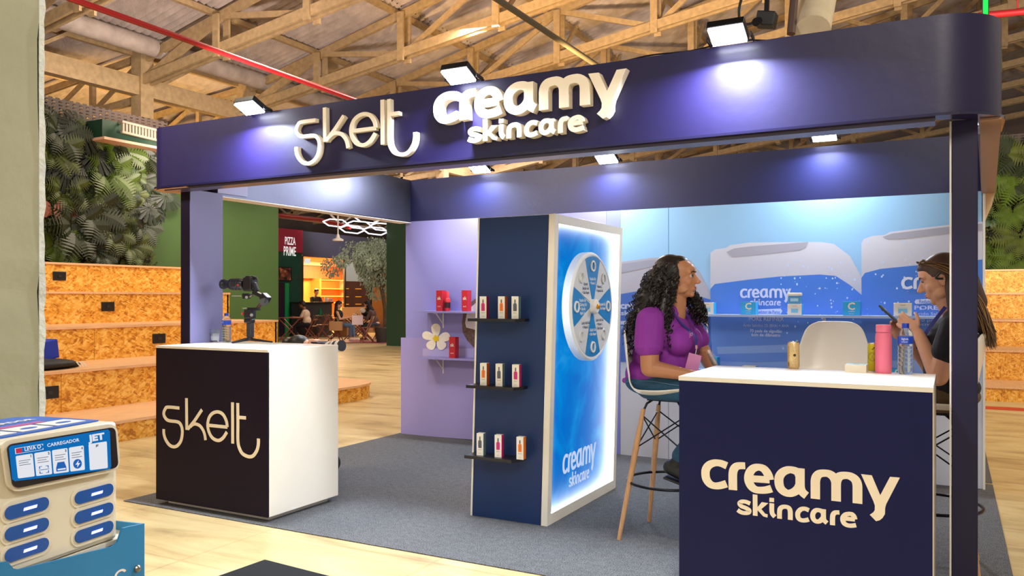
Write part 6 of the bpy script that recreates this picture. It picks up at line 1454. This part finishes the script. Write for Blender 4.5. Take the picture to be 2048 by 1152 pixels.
m = MB(); m.ell(w3(-.10, 0, .66), (.13, .18, .16)); m.ell(w3(-.17, 0, .48), (.14, .17, .16)); m.cap(w3(-.08, -.16, .75), .062, w3(-.08, .16, .75), .062)
for s in (-1, 1): m.cap(w3(-.08, s*.18, .74), .062, w3(.03, s*.215, .725), .060)
put_mesh(remesh(m, .009, 2), 'shirt', BKT, pd)
m = MB(); m.ell(w3(-.18, 0, .36), (.14, .17, .11)); m.cap(w3(-.18, -.10, .36), .098, w3(.30, -.13, .095), .074); m.cap(w3(.30, -.13, .09), .072, w3(-.14, -.12, .07), .05)
m.cap(w3(-.18, .10, .36), .098, w3(.16, .16, .095), .074); m.cap(w3(.16, .16, .09), .072, w3(-.20, .14, .07), .05)
put_mesh(remesh(m, .009, 2), 'trousers', BKT, pd)
m = MB(); M3 = Matrix((hf, hl, hu)).transposed(); m.ell(HC3+(hf*-.025+hu*.04), (.100, .086, .094), M3); m.ell(HC3+(hf*-.05+hu*-.01), (.075, .084, .085), M3); m.ell(w3(-.125, 0, 1.03), (.05, .05, .045))
put_mesh(remesh(m, .008, 2), 'hair', HAIRB, pd)
c = w3(.15, -.0, 1.0)
cm2 = thing('camera', 'camera with white telephoto lens poking out from behind the left counter', 'camera', c)
MB().obox(w3(.165, 0, 1.0), (.075, .14, .10), Matrix.Rotation(h3, 3, 'Z')).build('camera_body', BLACK, cm2, bevel=.01)
la = w3(.20, 0, 1.005); ld = (H3+Vector((0, 0, .10))-L3*.2).normalized()
for a, b_, r0, r1, mt in ((0, .05, .034, .036, BLACK), (.05, .085, .038, .038, mat('lens_white', 'D9D2C0', .4)), (.085, .105, .0395, .0395, mat('lens_grey', '8C8A7C', .4)), (.105, .13, .0385, .039, MATS['lens_white']), (.13, .155, .041, .041, mat('lens_rubber', '22262A', .7)), (.155, .19, .040, .040, MATS['lens_white']), (.19, .20, .042, .042, MATS['lens_rubber'])):
    MB().tube([la+ld*a, la+ld*b_], [r0, r1], 24).build('lens_ring', mt, cm2, smooth=True)
# ------------------------------------------------------------------ food court beyond the opening
XS = -21.0
def ys(px): return P(px, 600, X=XS).y
def zs(px, py): return P(px, py, X=XS).z
shop = thing('shop_front', 'dark green pizza shop front with raspberry sign panel, seen through the stand', 'shop front', (XS, ys(580), 0), kind='structure')
yj = ys(604); MB().box(XS-.2, XS, 17, yj, 0, 3.03).build('green_panel', mat('shop_green', '0B4A40', .5), shop)
sg = MB().box(XS-.2, XS+.04, 17, yj, 3.03, 3.86).build('sign_panel', mat('sign_raspberry', 'A02C50', .5), shop)
SW = emitm('sign_letter', 'F2EDE8', .95)
for s, y0, y1 in (('PIZZA', 502, 474), ('PRIME', 511.5, 490)):
    tm = MB(); yr = ys(589 if s == 'PIZZA' else 590); zb = zs(575, 0)*0+P(575, 489 if s == 'PIZZA' else 511, X=XS).z; hh = P(575, 474 if s == 'PIZZA' else 493, X=XS).z-zb
    text_mb(tm, s, hh/.70, (XS+.05, yr, zb), (0, .52, 0), (0, 0, 1), 'RIGHT', bold=.006); tm.build('sign_lettering', SW, sg, fix=False)
MB().box(XS, XS+.03, ys(569), ys(577), 0, P(572, 566, X=XS).z).build('bright_green_stripe', mat('stripe_green', '0F9A5A', .5), shop)
MB().box(XS, XS+.02, ys(548), ys(568.5), 0, P(572, 566, X=XS).z).build('doorway', mat('door_plum', '2A1430', .4), shop)
tv = thing('menu_screen', 'framed food picture on the dark green wall under the pizza sign', 'picture', (XS+.05, ys(568), 2.4))
MB().box(XS+.02, XS+.08, ys(552), ys(580), P(566, 562, X=XS).z, P(566, 534, X=XS).z).build('frame', BLACK, tv)
pm, nt, b = nodes_mat('food_picture'); N = nt.nodes.new; L = nt.links.new; tc = N('ShaderNodeTexCoord'); n_ = N('ShaderNodeTexNoise'); n_.inputs['Scale'].default_value = 3.5; n_.inputs['Distortion'].default_value = 1; L(tc.outputs['Object'], n_.inputs[0])
r = N('ShaderNodeValToRGB'); r.color_ramp.elements[0].position = .42; r.color_ramp.elements[0].color = lin('1E1416'); r.color_ramp.elements[1].position = .68; r.color_ramp.elements[1].color = lin('C88A5A'); q_ = r.color_ramp.elements.new(.55); q_.color = lin('7A3A2E'); L(n_.outputs['Fac'], r.inputs[0]); L(r.outputs[0], b.inputs['Base Color'])
MB().box(XS+.08, XS+.085, ys(554), ys(578), P(566, 560, X=XS).z, P(566, 536, X=XS).z).build('picture', pm, tv)
MB().box(XS, XS+.05, ys(592), ys(594.5), P(593, 560, X=XS).z, P(593, 551, X=XS).z).build('door_handle', CHROME, shop)
# neighbouring lit shop
s2 = thing('shop_front', 'lit cafe front with dark slate fascia and orange wood shelving', 'shop front', (XS, ys(680), 0), kind='structure')
MB().box(XS-.2, XS+.02, yj+.02, 33, 2.92, 3.84).build('fascia', mat('fascia_slate', '4C5068', .5), s2)
MB().box(XS-.15, XS, ys(604.5), ys(607), 0, 2.92).build('jamb', mat('jamb_dark', '3A3030', .5), s2)
XI = XS-2.6; yi = lambda px: P(px, 600, X=XI).y
OW = mat('orange_wood', 'C67F34', .5, var=.15, vs=3, stretch=(12, 12, 1)); DWD = mat('dark_wood', '5A3A2E', .5, var=.1, vs=3); CRM = mat('cafe_cream', 'E6B078', .5)
MB().box(XI-.1, XI, yj-1, 34, 0, 3.2).build('rear_wall', OW, s2)
MB().box(XI, XS, yj, 33, 2.92, 3.0).build('cafe_ceiling', CRM, s2)
MB().box(XI, XI+.3, yj-1, yi(690), P(650, 533, X=XI).z, 2.95).build('cream_bulkhead', CRM, s2)
MB().box(XI, XI+.2, yj-1, yi(688), P(650, 558, X=XI).z, P(650, 533, X=XI).z).build('walnut_band', mat('walnut', '9A5A30', .5, var=.1), s2)
LEDW = emitm('shelf_light', 'FFB840', 7)
for py in (576, 591, 604):
    z = P(655, py, X=XI).z; bd = MB().box(XI, XI+.35, yi(625), yi(678), z-.03, z).build('lit_shelf', OW, s2); MB().box(XI+.3, XI+.34, yi(626), yi(677), z-.045, z-.031).build('shelf_light', LEDW, bd)
z = P(655, 560, X=XI).z; MB().box(XI+.25, XI+.3, yi(626), yi(677), z-.02, z).build('shelf_light', LEDW, s2)
MB().box(XI, XI+.5, yi(621), yi(624), 0, P(650, 558, X=XI).z).build('divider', OW, s2)
MB().box(XI, XS-.1, yi(679), yi(683), 0, 2.92).build('lit_jamb', CRM, s2); MB().box(XI+.4, XI+.45, yi(677.5), yi(679), .5, 2.3).build('jamb_light', LEDW, s2)
# glazed unit at right
MB().box(XS-.08, XS, ys(690), ys(692), 0, 2.92).build('black_mullion', BLACK, s2); MB().box(XS-.08, XS, ys(742), ys(744), 0, 2.92).build('black_mullion', BLACK, s2)
zc = P(720, 563, X=XS).z; MB().box(XS-.06, XS-.02, ys(692), ys(742), zc, 2.92).build('frosted_pane', mat('frosted', 'B8C8CC', .4), s2)
MB().box(XS-.06, XS-.03, ys(692), ys(742), .9, zc).build('brown_unit', DWD, s2)
for pxa, pxb in ((693, 697), (712, 722)):
    for py in (578, 594, 609): z = P(705, py, X=XS).z; MB().box(XS-.03, XS+.02, ys(pxa), ys(pxb), z, z+.02).build('amber_light', emitm('amber_light', 'E09030', 1.6), s2)
MB().box(XS-.1, XS, ys(744), 33, 0, 2.92).build('orange_door', mat('orange_door', 'C07838', .45, var=.1, vs=3, stretch=(12, 12, 1)), s2)
MB().box(XS-.1, XS+.05, ys(682), ys(744), 0, P(715, 614, X=XS).z).build('low_counter', CRM, s2)
MB().box(XS+.03, XS+.06, ys(608), ys(618), P(613, 527, X=XS).z, P(613, 517, X=XS).z).build('white_notice', emitm('notice_white', 'EDEDE6', .9), s2)
area('cafe_lamp', (XS-1.2, ys(650), 2.85), (XS-1.4, ys(650), 0), 1.2, 420, (1, .66, .26))
area('cafe_lamp', (XS-1.2, ys(720), 2.85), (XS-1.4, ys(720), 0), 1.0, 200, (1, .75, .45))
# slate bar counter and its things
bc_ = thing('bar_counter', 'slate grey bar counter of the cafe beneath the barista', 'counter', (XS+.5, ys(632), 0)); zb = P(632, 604, X=XS+.6).z
MB().box(XS+.1, XS+.6, P(604, 600, X=XS+.6).y, P(664, 600, X=XS+.6).y, 0, zb-.05).build('body', mat('bar_slate', '33343E', .5), bc_); MB().box(XS+.05, XS+.66, P(603, 600, X=XS+.6).y, P(665, 600, X=XS+.6).y, zb-.05, zb).build('worktop', mat('bar_top', '1E1E24', .3), bc_)
for k, (px, lab, c_) in enumerate(((652, 'white cup stack on the slate bar near the barista', 'EAE6E0'), (659, 'small pink and white box on the slate bar beside the cups', 'D8A8A8'))):
    p = P(px, 603, X=XS+.4); t = thing('cup' if k == 0 else 'snack_box', lab, 'cup' if k == 0 else 'box', (p.x, p.y, zb))
    if k == 0: MB().lathe((p.x, p.y, zb), [(.05, 0), (.065, .16), (.06, .17), (.001, .17)], 14).build('cup', mat('far_cup', c_, .5), t, smooth=True)
    else: MB().box(p.x-.07, p.x+.07, p.y-.09, p.y+.09, zb, zb+.13).build('box', mat('far_box', c_, .5), t, bevel=.01)

# ---- simple seated or standing figure for the far people
def far_person(label, pos, ang, shirt, trousers, skin, hair, pose='sit', long_hair=False, hood=None, lean=.06, arm=.35, cross=False, sleeve=.5, vox=.013):
    O = Vector((pos[0], pos[1], 0)); H = Vector((math.cos(ang), math.sin(ang), 0)); Lf = Vector((-H.y, H.x, 0)); W = lambda f, l, z: O+H*f+Lf*l+Vector((0, 0, z))
    t = thing('person', label, 'person', O); s0 = .50 if pose == 'sit' else .95
    hf, hl, hu = frame(H+Vector((0, 0, -.35))); HC = W(lean*1.6+.03, 0, s0+.66)
    m = MB(); head_prims(m, HC, hf, hl, hu); m.cap(W(lean, 0, s0+.46), .055, W(lean*1.4, 0, s0+.6), .05)
    m.ell(W(lean*.8, 0, s0+.34), (.10, .15, .16)); m.ell(W(lean*.3, 0, s0+.14), (.10, .13, .15)); m.ell(W(0, 0, s0+.02), (.12, .15, .10)); m.cap(W(lean, -.16, s0+.44), .045, W(lean, .16, s0+.44), .045)
    for s in (-1, 1):
        e = W(lean+.10, s*.22, s0+.20); wv = W(lean+arm, s*.10, s0+.26); m.cap(W(lean, s*.18, s0+.43), .045, e, .037); m.cap(e, .037, wv, .026); hand_prims(m, wv, H*.9-Lf*s*.3, -Lf*s, Vector((0, 0, -1)), .3)
    if pose == 'sit':
        kn = [W(.42, s*.11, .50) for s in (-1, 1)]; an_ = [W(.36+(.14 if cross and s > 0 else 0), s*(.10 if not cross else .02), .09) for s in (-1, 1)]
        hp = [W(.0, s*.09, .50) for s in (-1, 1)]
    else: hp = [W(0, s*.09, .93) for s in (-1, 1)]; kn = [W(.02, s*.10, .50) for s in (-1, 1)]; an_ = [W(0, s*.10, .09) for s in (-1, 1)]
    for i in range(2): m.cap(hp[i], .08, kn[i], .055); m.cap(kn[i], .052, an_[i], .034); m.cap(an_[i]-Vector((0, 0, .035)), .035, an_[i]+H*.13-Vector((0, 0, .05)), .028)
    put_mesh(remesh(m, vox, 1), 'body', skin, t)
    m = MB(); m.ell(W(lean*.8, 0, s0+.34), (.125, .175, .17)); m.ell(W(lean*.3, 0, s0+.14), (.12, .155, .16)); m.cap(W(lean, -.16, s0+.44), .055, W(lean, .16, s0+.44), .055)
    for s in (-1, 1): a = W(lean, s*.18, s0+.43); e = W(lean+.10, s*.22, s0+.20); 
    if sleeve > 0:
        for s in (-1, 1): a = W(lean, s*.18, s0+.43); e = W(lean+.10, s*.22, s0+.20); m.cap(a, .056, a.lerp(e, min(1, sleeve*1.3)), .055)
        if sleeve > .9:
            for s in (-1, 1): m.cap(W(lean+.10, s*.22, s0+.20), .048, W(lean+arm, s*.10, s0+.26), .038)
    put_mesh(remesh(m, vox+.002, 1), 'top', shirt, t)
    m = MB(); m.ell(W(0, 0, s0+.0), (.13, .165, .10))
    for i in range(2): m.cap(hp[i], .09, kn[i], .068); m.cap(kn[i], .064, kn[i].lerp(an_[i], .86), .048)
    put_mesh(remesh(m, vox+.002, 1), 'trousers', trousers, t)
    M = Matrix((hf, hl, hu)).transposed(); m = MB(); m.ell(HC+(hf*-.025+hu*.045), (.10, .086, .092), M); m.ell(HC+(hf*-.05+hu*-.01), (.075, .084, .085), M); m.ell(HC+(hf*.035+hu*.09), (.055, .06, .035), M)
    if long_hair: m.cap(HC-hf*.06, .08, W(lean-.09, 0, s0+.35), .06)
    if hood: m.cap(HC-hf*.03-hu*.05, .095, W(lean, 0, s0+.45), .11)
    put_mesh(remesh(m, vox, 1), 'head_scarf' if hood else 'hair', hair, t)
    for i in range(2): m = MB(); m.cap(an_[i]-Vector((0, 0, .045)), .042, an_[i]+H*.15-Vector((0, 0, .055)), .034); put_mesh(remesh(m, vox+.004, 1), 'shoe', mat('shoe_black', '17181C') if not cross else mat('shoe_pale', 'D8C8B8', .6), t)
    return t
def ground(px, D): p = P(px, 600, D=D); return (p.x, p.y)
AL = math.pi+YAW; AR = YAW
far_person('man in a cream T-shirt and dark trousers sitting at the far left table, facing left', ground(616, 26.8), AL, mat('tee_cream', 'E4C8AC', .7), mat('trs_dark', '14141E', .8), SKD, HAIRB, lean=.10, arm=.42)
far_person('woman in a black top and blue jeans sitting turned at the far table', ground(678, 26.6), AR, mat('top_black', '1A1618', .7), mat('jeans_far', '56708C', .8), SK2, mat('hair_dark', '241714', .5), long_hair=True, sleeve=0, cross=True, lean=-.02, arm=.42)
far_person('woman in black head covering and brown shawl leaning over the far right table', ground(752, 27.0), AL, mat('shawl_brown', '5A4440', .8), mat('trs_slate', '3C4450', .8), SK2, mat('scarf_black', '121218', .7), hood=True, sleeve=1, lean=.16, arm=.30)
far_person('barista with dark curly hair in a dark shirt standing behind the slate bar', (XS-.35, P(629, 600, X=XS-.35).y), R(-20), mat('shirt_charcoal', '26262E', .8), mat('trs_black', '121216', .8), SK2, HAIRB, pose='stand', lean=.08, arm=.45)

# ---- folding chairs and tables
WD = mat('chair_wood', '8A4A34', .5, var=.15, vs=6); GS = mat('chair_green_slat', '1C4A3C', .5)
def folding_chair():
    t = thing('folding_chair', '', 'chair', (0, 0, 0))
    for s in (-1, 1):
        MB().bar((.20, s*.20, 0), (-.20, s*.20, .82), .028, .045, up=(0, 1, 0)).build('long_leg', WD, t); MB().bar((-.20, s*.165, 0), (.18, s*.165, .45), .028, .04, up=(0, 1, 0)).build('short_leg', WD, t)
    for k in range(4): MB().box(-.17+.1*k, -.09+.1*k, -.20, .20, .445, .465).build('seat_slat', WD, t)
    MB().obox((-.195, 0, .76), (.02, .42, .09), Matrix.Rotation(R(-25), 3, 'Y')).build('back_slat', GS, t); MB().obox((-.155, 0, .66), (.02, .42, .05), Matrix.Rotation(R(-25), 3, 'Y')).build('back_slat', WD, t)
    MB().box(.13, .16, -.19, .19, .10, .14).build('rung', WD, t); MB().box(-.17, -.14, -.16, .16, .05, .09).build('rung', WD, t)
    return t
ch0 = folding_chair()
spots = [(622, 26.9, AL, 'wooden folding chair under the man in the cream T-shirt'), (646, 28.3, AL+.3, 'empty wooden folding chair behind the cream T-shirt man, nearer the bar'), (660, 29.0, AR, 'wooden folding chair at the middle table behind the kraft bag'),
         (671, 26.6, AR, 'wooden folding chair under the woman in the black top'), (735, 25.6, AL-1.57+1.9, 'wooden folding chair with a white bag hanging on it'), (760, 27.0, AL, 'wooden folding chair under the woman in the head covering'), (722, 29.2, AR+.5, 'wooden folding chair behind the far right table'), (700, 29.5, AL, 'wooden folding chair farthest back between the two women')]
for i, (px, D, a, lab) in enumerate(spots):
    o = ch0 if i == 0 else copy_tree(ch0)
    x, y = ground(px, D); o.location = (x, y, 0); o.rotation_euler.z = a; o['label'] = lab; o['group'] = 'folding chairs of the food court'
def folding_table(px, D, lab, a=AR, L_=.7):
    x, y = ground(px, D); t = thing('folding_table', lab, 'table', (0, 0, 0), 'folding tables of the food court')
    for k in range(6): MB().box(-L_/2, L_/2, -.35+.117*k, -.24+.117*k, .73, .75).build('top_slat', WD, t)
    for s in (-1, 1):
        MB().bar((-L_/2+.05, s*.28, 0), (L_/2-.05, s*.28, .73), .03, .05, up=(0, 1, 0)).build('leg', WD, t); MB().bar((L_/2-.05, s*.24, 0), (-L_/2+.05, s*.24, .73), .03, .05, up=(0, 1, 0)).build('leg', WD, t)
    t.location = (x, y, 0); t.rotation_euler.z = a
    return x, y
t1 = folding_table(583, 26.6, 'wooden folding table in front of the man in the cream T-shirt', L_=.8)
t2 = folding_table(655, 29.4, 'wooden folding table near the slate bar with a green bottle', L_=.9)
t3 = folding_table(715, 27.2, 'wooden folding table between the two seated women', L_=.9)
x, y = ground(637, 29.2); t = thing('bottle', 'small green bottle on the far middle table', 'bottle', (t2[0]-.25, t2[1]-.1, .75)); MB().lathe(t.location, [(.07, 0), (.07, .16), (.03, .22), (.03, .28), (.001, .28)], 12).build('glass', mat('green_glass', '0C6A48', .2), t, smooth=True)
t = thing('handbag', 'black and white handbag on the table between the two seated women', 'bag', (t3[0]+.28, t3[1]+.15, .75)); m = MB(); m.ell((t3[0]+.28, t3[1]+.15, .90), (.22, .16, .15)); put_mesh(remesh(m, .02, 1), 'bag_body', BLACK, t)
MB().ell((t3[0]+.22, t3[1]+.0, .96), (.12, .06, .08)).build('scarf', CARD, t, smooth=True)
def bag(px, py, D, w_, h_, c_, lab, rot):
    c = P(px, py, D=D); t = thing('paper_bag', lab, 'bag', c); M = Matrix.Rotation(YAW+rot, 3, 'Z')
    MB().obox(c, (w_, .16, h_), M).build('bag_body', c_, t, bevel=.01)
    for s in (-1, 1): MB().tube(smooth_pts([c+M @ Vector((-.08, s*.075, h_/2)), c+M @ Vector((0, s*.06, h_/2+.13)), c+M @ Vector((.08, s*.075, h_/2))], 4), .008, 5).build('handle', mat('cord', 'A88860', .7), t)
bag(672, 652, 25.8, .40, .29, mat('kraft', 'B98A60', .7), 'kraft paper bag hanging on the chair of the woman in the black top', 0)
bag(715, 640, 25.6, .34, .30, mat('bag_white', 'D8BFC4', .6), 'white paper bag hanging on the folding chair at the far right table', .15)
t = thing('cardboard_box', 'tan cardboard box on the floor under the middle table', 'box', (*ground(690, 29.4), 0)); x, y = ground(690, 29.4); MB().box(x-.3, x+.3, y-.25, y+.25, 0, .62).build('box', MATS['kraft'], t, bevel=.01)

# ---- hexagon lights
HEXL = emitm('hexagon_tube', 'F6F4FF', 2.2)
hx = thing('hexagon_light', 'cluster of white glowing hexagon tubes hung over the food court', 'ceiling light', P(718, 450, Z=3.6))
HV = [(-25, -3), (-11, -8), (14, -6), (25, 2), (11, 8), (-14, 5)]
for (cx, cy) in ((671, 446), (718, 450), (765, 454), (735, 438), (704, 459), (751, 462)):
    q = lambda a, b_: P(cx+a, cy+b_, D=24.5-(cy+b_-450)*.05)
    pts = [q(a, b_) for a, b_ in HV]
    for k in range(6): MB().tube([pts[k], pts[(k+1) % 6]], .02, 6).build('tube', HEXL, hx)
    c0 = q(0, 0); MB().cyl(pts[1], pts[1]+Vector((0, 0, 2.4)), .006, seg=5).build('wire', BLACKM, hx)
c = P(676, 482, D=24); t = thing('pendant_lamp', 'small white pendant disc hanging below the hexagon lights', 'lamp', c); MB().lathe(c, [(.16, 0), (.16, .05), (.06, .09), (.03, .2), (.001, .2)], 18).build('shade', WHITEM, t, smooth=True); MB().cyl(c+Vector((0, 0, .2)), c+Vector((0, 0, 3.75)), .02, seg=6).build('rod', WHITEM, t)

# ---- indoor tree
x, y = ground(768, 25.6); tr = thing('indoor_tree', 'leafy indoor ficus tree by the right side of the opening', 'tree', (x, y, 0))
BK = mat('bark', '5A4632', .8, var=.3, vs=8)
m = MB(); m.tube(smooth_pts([Vector((x, y, 0)), Vector((x+.05, y, .8)), Vector((x-.05, y, 1.5)), Vector((x-.25, y-.1, 2.3))], 5), [.07]*6+[.06]*6+[.05]*4, 10)
for k in range(9): a = k*.7; m.tube([Vector((x-.1, y, 1.5+.08*k)), Vector((x-.35+.5*math.cos(a), y+.5*math.sin(a), 2.2+.1*k))], [.035, .015], 6)
m.build('trunk', BK, tr, smooth=True)
rnd = random.Random(9); LF = mat('ficus_leaf', '8A9A80', .45, var=.35, vs=9); m = MB(); clumps = [(Vector((x-.45+rnd.gauss(0, .5), y+rnd.gauss(0, .45), 2.5+rnd.gauss(0, .38))), rnd.uniform(.22, .42)) for _ in range(34)]
for k in range(9000):
    c, r_ = rnd.choice(clumps); v = Vector((rnd.gauss(0, 1), rnd.gauss(0, 1), rnd.gauss(0, 1))).normalized(); o = c+v*r_*rnd.uniform(.6, 1.05)
    d = (v*.5+Vector((rnd.uniform(-.4, .4), rnd.uniform(-.4, .4), -1))).normalized(); s_ = d.orthogonal().normalized(); l = rnd.uniform(.06, .10); m.add([o, o+d*l*.5+s_*l*.22, o+d*l, o+d*l*.5-s_*l*.22], [(0, 1, 2, 3)])
m.build('foliage', LF, tr, kind='stuff', fix=False)
MB().lathe((x, y, 0), [(.22, 0), (.30, .45), (.27, .47), (.001, .42)], 20).build('pot', mat('pot_dark', '3A3632', .6), tr, smooth=True)
